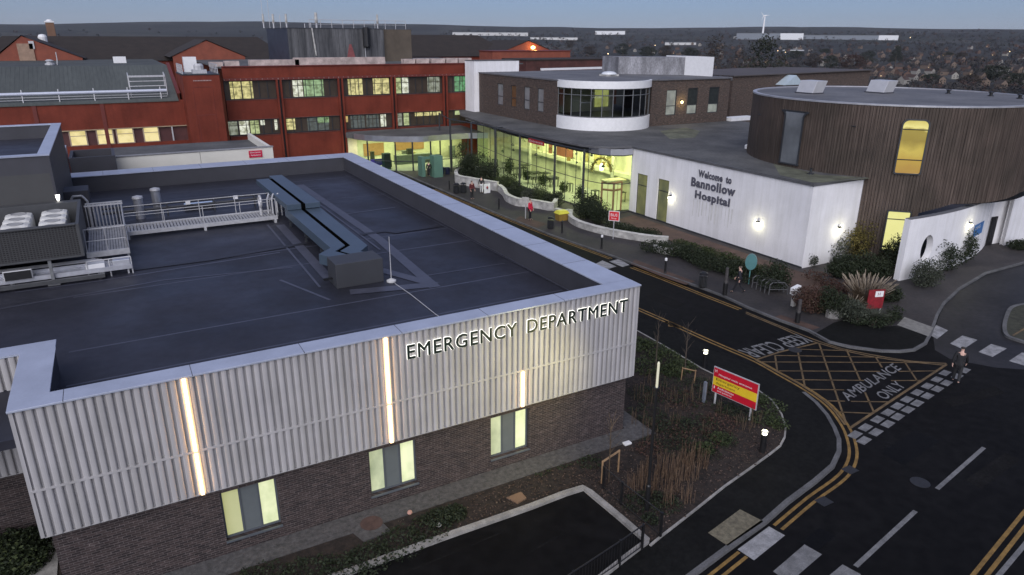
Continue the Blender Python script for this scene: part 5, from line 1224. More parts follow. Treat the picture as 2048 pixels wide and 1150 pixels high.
A = at_y(238, 112, RY1+8); tag(MB().box(A.x-.7, A.x+.7, RY1+8, RY1+8.8, RZ1, RZ1+.75).build('roof_box', C_WHITE2, origin=(A.x, RY1+8, RZ1)), 'small white box on the dark flat roof left of the red tower', 'roof box')
A = at_y(98, 120, RY1+4); t = thing('roof_extract_fan', 'small metal extract fan on the flat roof of the red wing', 'fan', (A.x, RY1+4, RZ1))
MB().lathe([(.5, 0), (.5, .15), (.3, .25), (.3, .4), (.45, .45), (.2, .6)], (A.x, RY1+4, RZ1), 12).build('cowl', C_GALV, t); MB().path([(A.x+.7, RY1+4, RZ1), (A.x+.8, RY1+4, RZ1+.6), (A.x+.8, RY1+4, RZ1+1.4)], .05).build('pipe', C_GALV, t)
# low link block behind the emergency building
lk = thing('link_block', 'low flat roofed link block with cream white parapet panels behind the emergency building', 'building', (-11, 46, 0))
m = MB().box(-17.3, -10.2, 42.0, 42.3, 0, 6.25).box(-10.17, -4.55, 42.0, 42.3, 0, 6.28).box(-4.85, -4.55, 42.3, 52, 0, 6.28); m.build('wall', mat('cream_cladding', (.70, .68, .61), .5, .06, .6), lk)
MB().box(-17.3, -4.85, 42.3, 52, 5.5, 5.7).build('roof', C_FLAT, lk)
m = MB().box(-17.35, -4.5, 41.95, 42.35, 6.285, 6.36); m.build('coping', mat('grey_coping', (.25, .25, .26), .6), lk)
s0 = at_y(512, 310, 41.97)
t = thing('red_wall_sign', 'small bright red sign with white writing on the cream parapet behind the flat roof', 'sign', (s0.x, 41.97, 5.9))
MB().box(s0.x-.55, s0.x+.5, 41.93, 41.995, 5.55, 6.1).build('board', mat('bright_red_sign', (.55, .02, .06), .4), t); m = MB(); put_text(m, 'Entrance', (s0.x-.42, 41.925, 5.9), (.8, 0, 0), (0, 0, .12)); put_text(m, 'Ambulance', (s0.x-.42, 41.925, 5.68), (.8, 0, 0), (0, 0, .12)); m.build('lettering', C_WHITE2, t)
t = thing('roof_well', 'small dark open roof well box with grey rim behind the plant room block', 'roof box', (-17, 40, 6))
m = MB().box(-18.9, -16.1, 37.6, 37.8, 5, 7.05).box(-16.3, -16.1, 37.8, 41.6, 5, 7.05).box(-18.9, -18.7, 37.8, 41.6, 5, 7.05).box(-18.7, -16.3, 41.4, 41.6, 5, 7.05).box(-18.7, -16.3, 37.8, 41.4, 5, 5.6)
m.build('wall', C_UPST, t)
MB().box(-19.9, -19.1, 37.4, 42, 5, 7.4).build('pale_panel', C_COPING, t)
# rooftop plant room with masts
pr_ = thing('slate_plant_room', 'large dark slate clad plant room with aerials on the red building roof', 'plant room', (12, 82, 12))
PY = 80.0; PT = 15.95
lb = at_x(522, 57, 6.0)
MB().prism([(6.0, PY), (19.1, PY), (19.1, PY+13), (6.0, PY+13)], 11.7, PT).build('wall', mat('streaked_slate', (.075, .078, .085), .6, .55, 1.0, stretch=(1.2, 1.2, .12), fine=.25, c2=(.125, .125, .13)), pr_)
MB().box(19.1, 23.4, PY+.6, PY+12, 11.7, PT-.02).build('annex', mat('brown_cladding', (.095, .075, .055), .7, .2, .6), pr_)
MB().box(5.93, 6.0, PY-.02, PY+13, 11.7, PT-.03).build('blue_slate_side', mat('blue_slate', (.035, .038, .055), .5, .3, 1.2, fine=.2), pr_)
MB().box(5.9, 19.15, PY-.05, PY+13, PT, PT+.08).build('roof', C_DARK, pr_)
m = MB()
for i in range(15): m.box(6.4+.9*i, 6.43+.9*i, PY-.02, PY, 12, PT)
m.build('panel_joint', C_DARK, pr_)
def on_plant(px, py, dy=.6): return at_y(px, py, PY+dy)
for k, (px, pyt, pyb, r, mm) in enumerate(((519, -25, 57, .05, C_GALV), (533, -12, 57, .05, C_GALV), (525, 28, 57, .14, C_STONE), (545, 28, 57, .16, C_STONE), (571, 28, 57, .16, C_STONE), (631, 25, 57, .22, C_STONE), (754, 29, 62, .16, C_STONE), (609, 47, 57, .09, C_STONE), (621, 46, 57, .09, C_STONE), (559, 30, 57, .06, C_GALV))):
    a = on_plant(px, pyt); 
    t = thing('aerial_mast', ('thin dark whip aerial' if r < .1 else 'pale rounded aerial') + ' on the slate plant room roof', 'aerial', (a.x, PY+.6, PT), 'aerials on the slate plant room')
    MB().tube((a.x, PY+.6, PT), (a.x, PY+.6, a.z), r*.6, n=8).build('mast', C_GALV, t)
    if r > .1: MB().tube((a.x, PY+.6, PT+(a.z-PT)*.35), (a.x, PY+.6, a.z), r, r*.8, n=10).build('aerial', mm, t)
m = MB(); rail(m, [(9, PY+.3), (22.5, PY+.3)], 1.1, PT, r=.035, step=1.5); m.build('guard_rail', C_GALV, pr_)
a = at_y(732, 70, PY-.3); t = thing('satellite_dish', 'dark upright drum aerial on the slate plant room front', 'aerial', (a.x, PY-.3, a.z)); MB().lathe([(.42, -1.6), (.5, -1.5), (.5, .9), (.42, 1.0)], (a.x, PY-.45, a.z), 12).build('drum', C_BLACK, t); MB().tube((a.x-.15, PY-.1, a.z-3), (a.x-.15, PY-.1, a.z), .05).build('bracket', C_GALV, t)
a = at_y(631, 88, PY-.1); m = MB().tube((a.x, PY-.1, a.z-1.5), (a.x-.3, PY-.1, a.z+2), .1); tag(m.build('slanting_aerial', C_STONE, origin=(a.x, PY-.1, a.z)), 'pale slanting aerial arm fixed to the slate plant room front', 'aerial')
a = at_y(702, 106, PY-1.4); tag(MB().add([(a.x-.7, PY-1.4, 11.7), (a.x+.75, PY-1.4, 11.7), (a.x+.2, PY-1.2, 14.0), (a.x-.1, PY-1.2, 14.0), (a.x, PY-.9, 11.7)], [(0, 1, 2, 3), (1, 4, 2), (4, 0, 3), (2, 4, 3)]).build('red_tarpaulin', mat('red_sheet', (.20, .055, .055), .7), origin=(a.x, PY-1.4, 11.7)), 'tall narrow red covered frame against the slate plant room', 'covered frame')
# dark pitched roofs and red gables behind
C_TILE = mat('dark_roof_tiles', (.026, .019, .014), .85, .25, .8, fine=.3)
def pitched(name, label, x0, x1, y0, y1, ze, zr, hip=2.0, grp=None):
    t = thing(name, label, 'building', ((x0+x1)/2, y0, 0), grp)
    ym = (y0+y1)/2
    MB().add([(x0, y0, ze), (x1, y0, ze), (x1, y1, ze), (x0, y1, ze), (x0+hip, ym, zr), (x1-hip, ym, zr)], [(0, 1, 5, 4), (1, 2, 5), (2, 3, 4, 5), (3, 0, 4)]).build('roof', C_TILE, t)
    MB().box(x0+.3, x1-.3, y0+.3, y1-.3, 0, ze).build('wall', C_RED, t); return t
yb_ = 104
A, B = at_y(150, 110, yb_), at_y(520, 110, yb_); zt = at_y(300, 73, yb_+12).z
pitched('tiled_block', 'long hospital block with dark tiled pitched roof behind the red wing', at_y(-60, 110, yb_).x, at_y(585, 110, yb_).x, yb_, yb_+24, 11.4, zt, 3)
pitched('tiled_block', 'dark tiled pitched roof block behind the brown annex on the red building', at_y(815, 100, yb_).x, at_y(1035, 100, yb_).x, yb_, yb_+22, 11.6, at_y(900, 70, yb_+11).z, 3)
def gable(label, pl, pa, pr, y, dep=14, lamp=False):
    L_, A_2, R_ = at_y(*pl, y), at_y(*pa, y), at_y(*pr, y); ze = (L_.z+R_.z)/2
    t = thing('gabled_block', label, 'building', (A_2.x, y, 0))
    MB().add([(L_.x, y, 0), (R_.x, y, 0), (R_.x, y, R_.z), (A_2.x, y, A_2.z), (L_.x, y, L_.z)], [(0, 1, 2, 3, 4)]).build('gable_wall', mat('red_brick_far', (.22, .06, .035), .8, .15, 1, fine=.15), t)
    m = MB().add([(L_.x-.4, y-.15, L_.z-.1), (A_2.x, y-.15, A_2.z+.12), (A_2.x, y+dep, A_2.z+.12), (L_.x-.4, y+dep, L_.z-.1), (R_.x+.4, y-.15, R_.z-.1), (R_.x+.4, y+dep, R_.z-.1)], [(0, 1, 2, 3), (1, 4, 5, 2)]); m.build('roof', C_TILE, t)
    return t, A_2
g1, a1_ = gable('red brick gable end with a tan door panel at the far left', (-12, 118), (42, 72), (165, 116), 98)
p = at_y(52, 103, 97.9); MB().box(p.x-.9, p.x+.9, 97.85, 97.99, 11.0, p.z+1.0).build('door', mat('tan_door', (.3, .2, .14), .7), g1)
p = at_y(63, 90, 97.9); MB().box(p.x-.3, p.x+.3, 97.85, 97.99, p.z-.5, p.z+.5).build('vent', C_GALV, g1)
gable('red brick gable end between the red tower and the slate plant room', (345, 113), (412, 81), (490, 113), 96)
g3, a3_ = gable('red brick gable with an orange lamp near the white stair tower', (1003, 104), (1057, 82), (1112, 105), 100)
p = at_y(1065, 95, 99.8)
tl = thing('gable_lamp', 'bright orange lamp on the red brick gable near the white stair tower', 'lamp', (p.x, 99.7, p.z)); MB().lathe([(.1, -.3), (.38, -.15), (.38, .15), (.1, .3)], (p.x, 99.6, p.z), 10).build('lens', emis('orange_lamp', (1, .55, .16), 12), tl); MB().box(p.x-.05, p.x+.05, 99.7, 100, p.z+.3, p.z+.4).build('bracket', C_BLACK, tl)
l = bpy.data.lights.new('gable_lamp_bulb', 'POINT'); l.energy = 160; l.color = (1, .5, .15); l.shadow_soft_size = .3; o = bpy.data.objects.new('gable_lamp_bulb', l); COL.objects.link(o); o.location = (p.x, 98.7, p.z)
A, B = at_y(985, 120, 94), at_y(1140, 120, 94)
t = thing('red_low_block', 'low red brick range with flat parapet below the lamp lit gable', 'building', (A.x, 94, 0)); MB().box(A.x, B.x, 94, 99, 0, at_y(1060, 103, 94).z).build('wall', mat('red_brick_far', (.22, .06, .035)), t); MB().box(A.x-.1, B.x+.1, 93.9, 99.1, at_y(1060, 103, 94).z, at_y(1060, 103, 94).z+.15).build('coping', C_REDD, t)
A, B = at_y(1052, 140, 82), at_y(1236, 130, 82)
t = thing('maroon_block', 'dark maroon roofed block behind the brick block roof', 'building', (A.x, 82, 0)); MB().box(A.x, B.x, 82, 90, 0, at_y(1100, 121, 82).z).build('wall', mat('maroon_cladding', (.07, .025, .02), .7, .5, .35, fine=.2), t); MB().box(A.x-.1, B.x+.1, 81.9, 90, at_y(1100, 121, 82).z, at_y(1100, 121, 82).z+.2).build('roof', C_TILE, t)
# brown brick chimney tower far left
A, B = at_y(95, 70, 135), at_y(112, 70, 135); t = thing('chimney_tower', 'square brown brick tower with a white cap on the skyline at left', 'tower', (A.x, 135, 0))
z1 = at_y(103, 45, 135).z; MB().box(A.x, B.x, 135, 135+(B.x-A.x), 0, z1).build('wall', mat('brown_tower_brick', (.17, .095, .06), .8, .15, .5), t); MB().box(A.x-.1, B.x+.1, 134.9, 135.1+(B.x-A.x), z1, z1+.25).lathe([(.5, .2), (.5, .4), (.2, .55)], ((A.x+B.x)/2, 136, z1), 10).build('cap', C_WHITE2, t)
p = at_y(84, 71, 112); t = thing('roof_cowl_far', 'white rounded cowl on the dark tiled ridge near the brown tower', 'cowl', (p.x, 112, p.z-1)); MB().lathe([(.6, -1.4), (.6, -.2), (.45, .1), (.1, .2)], (p.x, 112, p.z), 12).build('hood', C_WHITE2, t)
# long dark building right of the brick block and a pale glazed gable
A, B = at(1466, 236, 2), at(1735, 200, 2)
yq = 47.0
A, B = at_y(1462, 200, 52), at_y(1738, 160, 52)
t = thing('brown_long_block', 'long low dark brown brick building with flat roof behind the round building', 'building', (A.x, 52, 0))
zl, zr = at_y(1470, 153, 52).z, at_y(1735, 141, 52).z
MB().add([(A.x, 52, 0), (B.x, 52, 0), (B.x, 52, zr), (A.x, 52, zl), (A.x, 70, 0), (B.x, 70, 0), (B.x, 70, zr-.25), (A.x, 70, zl-.25)], [(0, 1, 2, 3), (1, 5, 6, 2), (0, 3, 7, 4)]).build('wall', C_BRICK2, t)
MB().add([(A.x-.2, 51.7, zl), (B.x+.2, 51.7, zr), (B.x+.2, 70, zr-.2), (A.x-.2, 70, zl-.2), (A.x-.2, 51.7, zl+.12), (B.x+.2, 51.7, zr+.12), (B.x+.2, 70, zr-.1), (A.x-.2, 70, zl-.1)], [(4, 5, 6, 7), (0, 1, 5, 4), (1, 2, 6, 5)]).build('roof', mat('brown_grey_roof', (.075, .065, .062), .8, .2, .6, stretch=(1, .3, 1)), t)
a, b, c = at_y(1562, 170, 51), at_y(1586, 150, 51), at_y(1601, 170, 51)
t = thing('glazed_gable', 'small pale blue glazed gable behind the left roof cowl', 'rooflight', (b.x, 51, a.z)); MB().add([(a.x, 50.4, a.z), (c.x, 50.4, a.z), (b.x, 50.4, b.z), (a.x, 56, a.z), (c.x, 56, a.z), (b.x, 56, b.z)], [(0, 1, 2), (0, 2, 5, 3), (1, 4, 5, 2)]).build('glazing', mat('pale_gable_glass', (.42, .5, .55), .2, .05), t)
MB().box(a.x-.1, c.x+.1, 50.5, 56, a.z-2.5, a.z-.01).build('wall', C_BRICK2, t)
p = at(1478, 240, HW); tag(MB().box(p.x-1.9, p.x+2.2, p.y-.6, p.y+.9, HW, HW+.35).build('white_plinth', C_WHITE2, origin=(p.x, p.y, HW)), 'low white ledge on the roof at the right foot of the brick block', 'roof ledge')
p = at(1493, 297, HW); tag(MB().lathe([(.18, 0), (.18, .25), (.1, .35)], (p.x, p.y, HW), 10).build('white_roof_vent', C_WHITE2, origin=(p.x, p.y, HW)), 'small white vent on the roof by the left foot of the round building', 'roof vent')
p = at(1621, 348, HW); t = thing('roof_outlet', 'small round roof outlet on the mossy roof corner', 'roof vent', (p.x, p.y, HW)); MB().lathe([(.25, 0), (.25, .05), (.09, .08), (.09, .35), (.13, .4)], (p.x, p.y, HW), 12).build('body', C_DARK, t)

# ------------------------------------------------------------------ entrance pavilion with curved canopy
pv = thing('entrance_pavilion', 'brightly lit glazed entrance pavilion under a curved steel canopy beside the red building', 'building', (15, 62, 0))
fr_px = [(692, 276), (730, 281), (760, 283), (788, 284), (812, 284.3), (836, 284), (856, 283), (874, 281), (905, 279), (937, 277), (976, 276.6)]
C0 = [at(a, b, 3.5) for a, b in fr_px]
arc = smooth([Vector((p.x, p.y, 0)) for p in C0], 2)
Vb = [Vector((p.x, p.y, 0)) for p in arc]
m = MB(); m.prism([(p.x, p.y) for p in Vb]+[(24.2, 66.4), (8.9, 66.4)], 3.55, 4.05, bottom=True); m.build('canopy', C_FLAT, pv)
MB().wallstrip([v for v in Vb if v.x > 8.8], .12, 3.5, 4.14).build('fascia', mat('brushed_steel', (.55, .56, .6), .28, .1, 1, metal=.8), pv)
gi = offset(Vb, 0.35 if side(Vb, (15, 66)) > 0 else -.35)
gi = [p for p in gi if 8.9 < p.x < 24]
m = MB()
for a, b in zip(gi, gi[1:]): m.add([(a.x, a.y, KH), (b.x, b.y, KH), (b.x, b.y, 3.5), (a.x, a.y, 3.5)], [(0, 1, 2, 3)])
gz = m.build('glazing', G_AT, pv)
m = MB()
for px in (729, 788, 826, 862, 903, 940):
    best = min(gi, key=lambda p: abs(( (RX.dot(Vector((p.x, p.y, 2))-CAM))/(FW.dot(Vector((p.x, p.y, 2))-CAM))*FPX+CX)-px)); m.tube((best.x, best.y, KH), (best.x, best.y, 3.5), .09, n=6)
for a, b in zip(gi, gi[1:]): m.tube((a.x, a.y, 1.2), (b.x, b.y, 1.2), .05, n=4)
m.build('mullion', C_DARK, gz)
MB().box(8.9, 24.2, 66.2, 66.38, KH, 3.5).build('interior_wall', C_INT, pv)
m = MB().prism([(p.x, p.y) for p in gi]+[(24, 66.2), (9, 66.2)], KH, KH+.03); m.build('interior_floor', C_INTF, pv)
MB().box(10.8, 13.4, 66.08, 66.19, 1.0, 2.5).box(15.0, 18.8, 66.08, 66.19, 1.4, 2.9).build('interior_panel', mat('tan_panel', (.45, .24, .10), .7, .1), pv)
MB().box(13.8, 18.6, 63.0, 63.8, KH, 1.25).build('reception_desk', mat('grey_desk', (.20, .22, .18), .6), pv)
for x in (11, 14.5, 18, 21.5): area('pavilion_lamp', (x, 63.4, 3.42), 2.4, 3.2, 185, YG)
m = MB()
for x in (11, 14.5, 18, 21.5): m.box(x-.6, x+.6, 63.2, 63.5, 3.44, 3.53)
m.build('ceiling_light', emis('tube_light', (1, .97, .7), 3), pv)

rp = random.Random(11)
for k in range(9):
    x = rp.uniform(10.2, 22.5); y = rp.uniform(61.2, 65.2); h = rp.uniform(.8, 1.9); w_ = rp.uniform(.2, .5)
    t = MB().box(x-w_, x+w_, y-.2, y+.2, KH+.03, KH+.03+h)
    if k % 2: t.box(x-w_*1.2, x+w_*1.2, y-.3, y+.3, KH+.03+h, KH+.08+h)
    tag(t.build('display_stand', [C_DKF, mat('grey_desk', (.2, .22, .18)), mat('ochre_panel', (.55, .45, .18))][k % 3], origin=(x, y, KH)), 'dim display stand inside the lit entrance pavilion', 'stand', 'stands inside the entrance pavilion')
# ================================================================== PLANTS
def foliage_mat(name, lo, mid, hi, sc_=7):
    m, nt, b = nt_new(name); v = vscale(nt, 1, 1, 1); n = N(nt, 'ShaderNodeTexNoise', i_Scale=sc_, i_Detail=2); nt.links.new(v, n.inputs['Vector'])
    r = ramp(nt, n.outputs['Fac'], [(.3, lo), (.5, mid), (.7, hi)]); nt.links.new(r.outputs[0], b.inputs['Base Color']); b.inputs['Roughness'].default_value = .7; b.inputs['Specular IOR Level'].default_value = .3
    MATS[name] = m; return m
F_DARK = foliage_mat('dark_evergreen_leaves', (.008, .013, .006), (.016, .024, .010), (.032, .042, .019))
F_MID = foliage_mat('green_leaves', (.016, .026, .008), (.032, .046, .015), (.06, .072, .027))
F_YEL = foliage_mat('yellow_green_leaves', (.05, .05, .014), (.10, .085, .022), (.17, .125, .04))
F_RED = foliage_mat('reddish_leaves', (.035, .018, .014), (.065, .03, .022), (.06, .05, .028))
F_GREY = foliage_mat('grey_green_leaves', (.022, .028, .019), (.042, .05, .034), (.075, .08, .058))
F_TAN = foliage_mat('dry_stems', (.05, .034, .021), (.085, .06, .038), (.13, .095, .062))
F_PLUME = foliage_mat('pale_plumes', (.14, .115, .085), (.22, .18, .135), (.31, .26, .20))
def bush(c, r, name='shrub', label='', group=None, m=None, n=900, size=.16, lumps=5, seed=1, stems=True, kind='shrub'):
    rnd = random.Random(seed); c = Vector(c); t = thing(name, label, kind, (c.x, c.y, c.z), group)
    mb = MB()
    for k in range(lumps):
        a = rnd.uniform(0, 6.28); d = rnd.uniform(.2, .6)
        o = (c.x+r[0]*d*cos(a), c.y+r[1]*d*sin(a), c.z+r[2]*rnd.uniform(.45, .95)); f = rnd.uniform(.45, .7)
        leaves(mb, o, (r[0]*f, r[1]*f, r[2]*f*.95), int(n*1.9)//lumps, size*.85, rnd)
    leaves(mb, (c.x, c.y, c.z+r[2]*.5), (r[0]*.85, r[1]*.85, r[2]*.55), n, size, rnd)
    mb.build('foliage', m or F_DARK, t)
    s = MB()
    for k in range(7):
        a = rnd.uniform(0, 6.28); d = rnd.uniform(.15, .55); s.tube((c.x+r[0]*.12*cos(a), c.y+r[1]*.12*sin(a), c.z-.02), (c.x+r[0]*d*cos(a), c.y+r[1]*d*sin(a), c.z+r[2]*1.1), .02, .008, n=4)
    s.build('stems', C_TRUNK, t); return t
def hedge(pts, w, h, label, m, n=2500, size=.14, seed=2, name='hedge', z0=KH):
    rnd = random.Random(seed); P = [Vector((p.x, p.y, 0)) for p in pts]; c = P[len(P)//2]; t = thing(name, label, 'hedge', (c.x, c.y, z0)); mb = MB()
    L_ = [0]
    for a, b in zip(P, P[1:]): L_.append(L_[-1]+(b-a).length)
    k = max(3, int(L_[-1]/(w*.45)))
    for i in range(k+1):
        s = L_[-1]*i/k; j = 0
        while j < len(P)-2 and L_[j+1] < s: j += 1
        q = P[j].lerp(P[j+1], (s-L_[j])/max(1e-4, L_[j+1]-L_[j])); hh = h*rnd.uniform(.72, 1.12); ww = w*rnd.uniform(.75, 1.1)
        leaves(mb, (q.x+rnd.uniform(-.15, .15)*w, q.y+rnd.uniform(-.15, .15)*w, z0+hh*.52), (ww*.62, ww*.62, hh*.55), n//(k+1), size, rnd)
    mb.build('foliage', m, t); s = MB()
    for i in range(k*2):
        q = P[0].lerp(P[-1], rnd.random()) if len(P) == 2 else P[rnd.randrange(len(P))]; s.tube((q.x, q.y, z0-.02), (q.x+rnd.uniform(-.2, .2), q.y+rnd.uniform(-.2, .2), z0+h*.8), .018, .008, n=4)
    s.build('stems', C_TRUNK, t); return t
def pw(px): return W2(px, KH)
# white block planter walls
def planter(px, h, label, w=.32):
    P_ = smooth(pw(px)); t = thing('planter_wall', label, 'planter wall', tuple(P_[len(P_)//2].xy)+(KH,), 'white planter walls in front of the atrium')
    MB().wallstrip(P_, w, 0, KH+h-.06).build('wall', C_STONE, t); MB().wallstrip(P_, w+.07, KH+h-.06, KH+h).build('coping', mat('planter_coping', (.5, .49, .46), .8, .25, 2, fine=.12), t); return t
planter([(993, 353), (950, 349), (918, 353), (914, 366), (940, 372), (962, 376), (984, 380), (996, 382)], .95, 'white curved planter wall below the dark rounded shrub beside the pavilion')
planter([(998, 383), (1008, 391), (1014, 402), (1033, 411), (1052, 413), (1080, 417), (1105, 421), (1112, 412)], .75, 'white stepped planter wall in front of the middle atrium shrubs')
planter([(1112, 428), (1128, 432), (1141, 431), (1140, 442), (1154, 452), (1173, 459), (1200, 466.5), (1226, 472), (1260, 478), (1300, 484), (1336, 487)], .55, 'long white curving planter wall behind the red bus sign')
planter([(1309, 500), (1318, 505), (1340, 508), (1357, 503)], .42, 'short white planter wall at the left end of the hedge bed')
def gp(px, py, z=KH): p = at(px, py, z); return (p.x, p.y, z)
bush(gp(944, 357), (1.9, 1.7, 2.3), label='large dark rounded evergreen shrub in the planter beside the pavilion', n=1800, lumps=7, size=.2, seed=3)
bush(gp(975, 366), (1.7, 1.5, 1.8), label='dark bushy shrub just right of the large rounded evergreen', n=1300, lumps=6, size=.18, seed=4)
bush(gp(1012, 374), (1.6, 1.5, 1.0), label='low green shrub behind the step in the white planter walls', n=1000, size=.17, seed=5, m=F_MID)
bush(gp(1033, 393), (1.4, 1.4, 1.0), label='dark shrub behind the curved planter near the red coated person', n=1000, size=.17, seed=6)
bush(gp(1060, 400), (1.2, 1.1, 1.0), label='grey green rounded shrub above the red coated person', n=900, size=.15, seed=7, m=F_GREY)
bush(gp(1083, 402), (1.1, 1.1, 1.0), label='mid green upright shrub at the right of the middle planter', n=900, size=.15, seed=8, m=F_MID)
bush(gp(1103, 410), (1.1, 1.1, 1.0), label='dark shrub at the right end of the middle planter by a post', n=900, size=.16, seed=9)
bush(gp(1175, 436), (1.5, 1.5, 1.65), label='dense dark shrub in front of the vestibule behind the long planter', n=1700, lumps=7, size=.17, seed=10)
bush(gp(1200, 447), (1.2, 1.2, 1.3), label='dark shrub directly left of the red bus sign', n=1000, size=.16, seed=11)
hedge(pw([(1222, 458), (1260, 468), (1312, 480)]), 1.3, .7, 'low dark mixed planting along the long white planter', F_DARK, 4200, seed=12)
hedge(pw([(1310, 505), (1345, 511), (1385, 520), (1420, 536), (1455, 548), (1490, 562)]), 1.9, .95, 'long dark green hedge between the footway and the white wall', F_DARK, 9000, seed=13)
hedge(pw([(1360, 494), (1410, 512), (1470, 533), (1520, 552)]), .9, .75, 'lighter green clipped hedge strip behind the dark hedge', F_MID, 5200, seed=14)
bush(gp(1545, 578), (1.35, 1.2, 1.25), label='rounded dark green bush at the right end of the hedge bed', n=1300, size=.15, seed=15)
bush(gp(1322, 500), (.8, .7, .35), label='low flat green plant filling the short white planter', n=500, size=.13, seed=16, m=F_MID)
# end-wall bed
bush(gp(1618, 530), (.7, .7, .8), label='small sparse shrub at the white wall corner', n=500, size=.13, seed=17, m=F_GREY)
bush(gp(1665, 520), (1.3, 1.2, 1.7), label='wispy grey brown shrub against the short white end wall', n=900, size=.18, seed=18, m=F_GREY)
bush(gp(1708, 514), (1.9, 1.5, 2.2), label='tall golden green bush lit by the end wall lamp', n=1700, lumps=7, size=.19, seed=19, m=F_YEL)
bush(gp(1755, 498), (1.7, 1.5, 1.8), label='tall dark green bush against the timber drum', n=1600, lumps=7, size=.19, seed=20)
bush(gp(1690, 552), (1.6, 1.3, .95), label='wide dark mounded bush below the golden bush', n=1500, lumps=6, size=.17, seed=21)
bush(gp(1745, 548), (1.7, 1.4, 1.1), label='wide dark bush left of the white porthole wall', n=1600, lumps=7, size=.17, seed=22)
bush(gp(1785, 530), (1.3, 1.2, 1.6), label='dark bush under the lit yellow window of the round building', n=1300, lumps=6, size=.17, seed=23)
hedge(pw([(1632, 560), (1665, 575), (1695, 590)]), 1.2, .6, 'low reddish planting beside the brown path', F_RED, 1300, seed=24)
bush(gp(1625, 622), (1.4, 1.1, 1.1), label='low dark red brown shrub beside the meter', n=1200, size=.14, seed=25, m=F_RED)
bush(gp(1665, 628), (1.3, 1.1, 1.2), label='dark green shrub in the corner bed right of the meter', n=1200, size=.14, seed=26)
bush(gp(1698, 640), (1.1, 1.0, 1.0), label='grey green low shrub at the front of the corner bed', n=1000, size=.14, seed=27, m=F_GREY)
hedge(pw([(1712, 648), (1745, 652), (1775, 645), (1790, 632)]), .9, .5, 'low dark grassy edge planting around the corner bed', F_DARK, 1500, seed=28)
bush(gp(1775, 600), (1.0, .9, .7), label='low dark plant behind the red information sign', n=700, size=.14, seed=29)
bush(gp(1850, 570), (1.4, 1.1, 1.2), label='grey green bush at the foot of the porthole wall', n=1200, size=.14, seed=30, m=F_GREY)
bush(gp(1882, 538), (1.5, 1.3, 1.6), label='dark bush just right of the round porthole', n=1300, lumps=6, size=.16, seed=31)
bush(gp(1918, 521), (1.45, 1.2, 1.9), label='tall dark bush under the curved wall lamp', n=1400, lumps=6, size=.16, seed=32)
bush(gp(2036, 497), (1.0, 1.0, .6), label='small low bush at the right edge beside the white base wall', n=700, size=.14, seed=33)
p = at(1668, 633, KH); tag(MB().prism([(p.x+.55*cos(a)*random.uniform(.8, 1.1), p.y+.4*sin(a)*random.uniform(.8, 1.1)) for a in [i*pi/5 for i in range(10)]], 0, KH+.42).build('boulder', mat('pale_boulder', (.22, .21, .2), .9, .4, 3), origin=(p.x, p.y, 0), bevel=.08), 'pale grey boulder at the front of the corner bed', 'boulder')
# ornamental grass clump with plumes
def grass_clump(c, r, h, n, label, m1, m2, seed, plume=.35):
    rnd = random.Random(seed); t = thing('ornamental_grass', label, 'grass clump', c); a_ = MB(); b_ = MB()
    for i in range(n):
        a = rnd.uniform(0, 6.28); d = rnd.random()**.5*.35*r; q = Vector((c[0]+d*cos(a), c[1]+d*sin(a), c[2])); lean = rnd.uniform(.2, 1)*r; hh = h*rnd.uniform(.65, 1.05)
        m_ = q+Vector((cos(a)*lean*.35, sin(a)*lean*.35, hh*.55)); e_ = q+Vector((cos(a)*lean, sin(a)*lean, hh))
        a_.tube(q, m_, .012, .01, n=3, caps=False).tube(m_, e_, .01, .006, n=3, caps=False)
        if rnd.random() < plume: b_.tube(m_.lerp(e_, .45), e_, .022, .03, n=4).tube(e_, e_+(e_-m_).normalized()*.12, .03, .004, n=4)
    a_.build('stems', m1, t)
    if plume: b_.build('plumes', m2, t)
    return t
grass_clump(gp(1728, 612), 1.15, 1.75, 260, 'tall pampas like grass with pale plumes behind the red sign', F_TAN, F_PLUME, 41, .5)
grass_clump(gp(1700, 622), .8, .8, 160, 'low dry grass tuft left of the red information sign', F_TAN, F_PLUME, 42, .1)
grass_clump(gp(1742, 640), .8, .65, 200, 'low greenish grass tuft in front of the red information sign', F_GREY, F_PLUME, 43, 0)
# near bed: low leafy planting and litter (uncountable)
rnd = random.Random(5)
def patch(pxs, n, size, m, name, z=KH+.03, h=.3, jit=.5):
    mb = MB()
    for i in range(n):
        a, b, w = pxs[rnd.randrange(len(pxs))]; p = at(a, b, z); r = w*rnd.random()**.5; t = rnd.uniform(0, 6.28)
        q = Vector((p.x+r*cos(t), p.y+r*sin(t), z+rnd.random()*h*(1-.6*r/w))); 
        if q.y > -.85 and -19.3 < q.x < 1.0: continue
        u = Vector((rnd.uniform(-1, 1), rnd.uniform(-1, 1), rnd.uniform(-.3, .8))).normalized(); v = u.cross(Vector((rnd.uniform(-1, 1), rnd.uniform(-1, 1), 1))).normalized(); s = size*rnd.uniform(.5, 1.3)
        mb.add([q-u*s*.5, q+v*s*.25, q+u*s*.5, q-v*s*.25], [(0, 1, 2, 3)])
    return tag(mb.build(name, m), kind='stuff')
patch([(1300, 700, .9), (1330, 715, .8), (1365, 735, .7), (1290, 735, .9), (1280, 690, .7), (1345, 745, .6)], 3400, .13, F_MID, 'ground_cover', h=.45)
patch([(1545, 815, .6), (1555, 850, .5), (1530, 840, .6), (1520, 800, .4), (1440, 880, .45), (1410, 900, .4)], 2200, .11, F_MID, 'ground_cover', h=.35)
patch([(1330, 790, 1.0), (1390, 800, .9), (1290, 830, .8), (1340, 850, .9), (1400, 850, .8), (1450, 820, .6)], 1500, .12, F_DARK, 'ground_cover', h=.35)
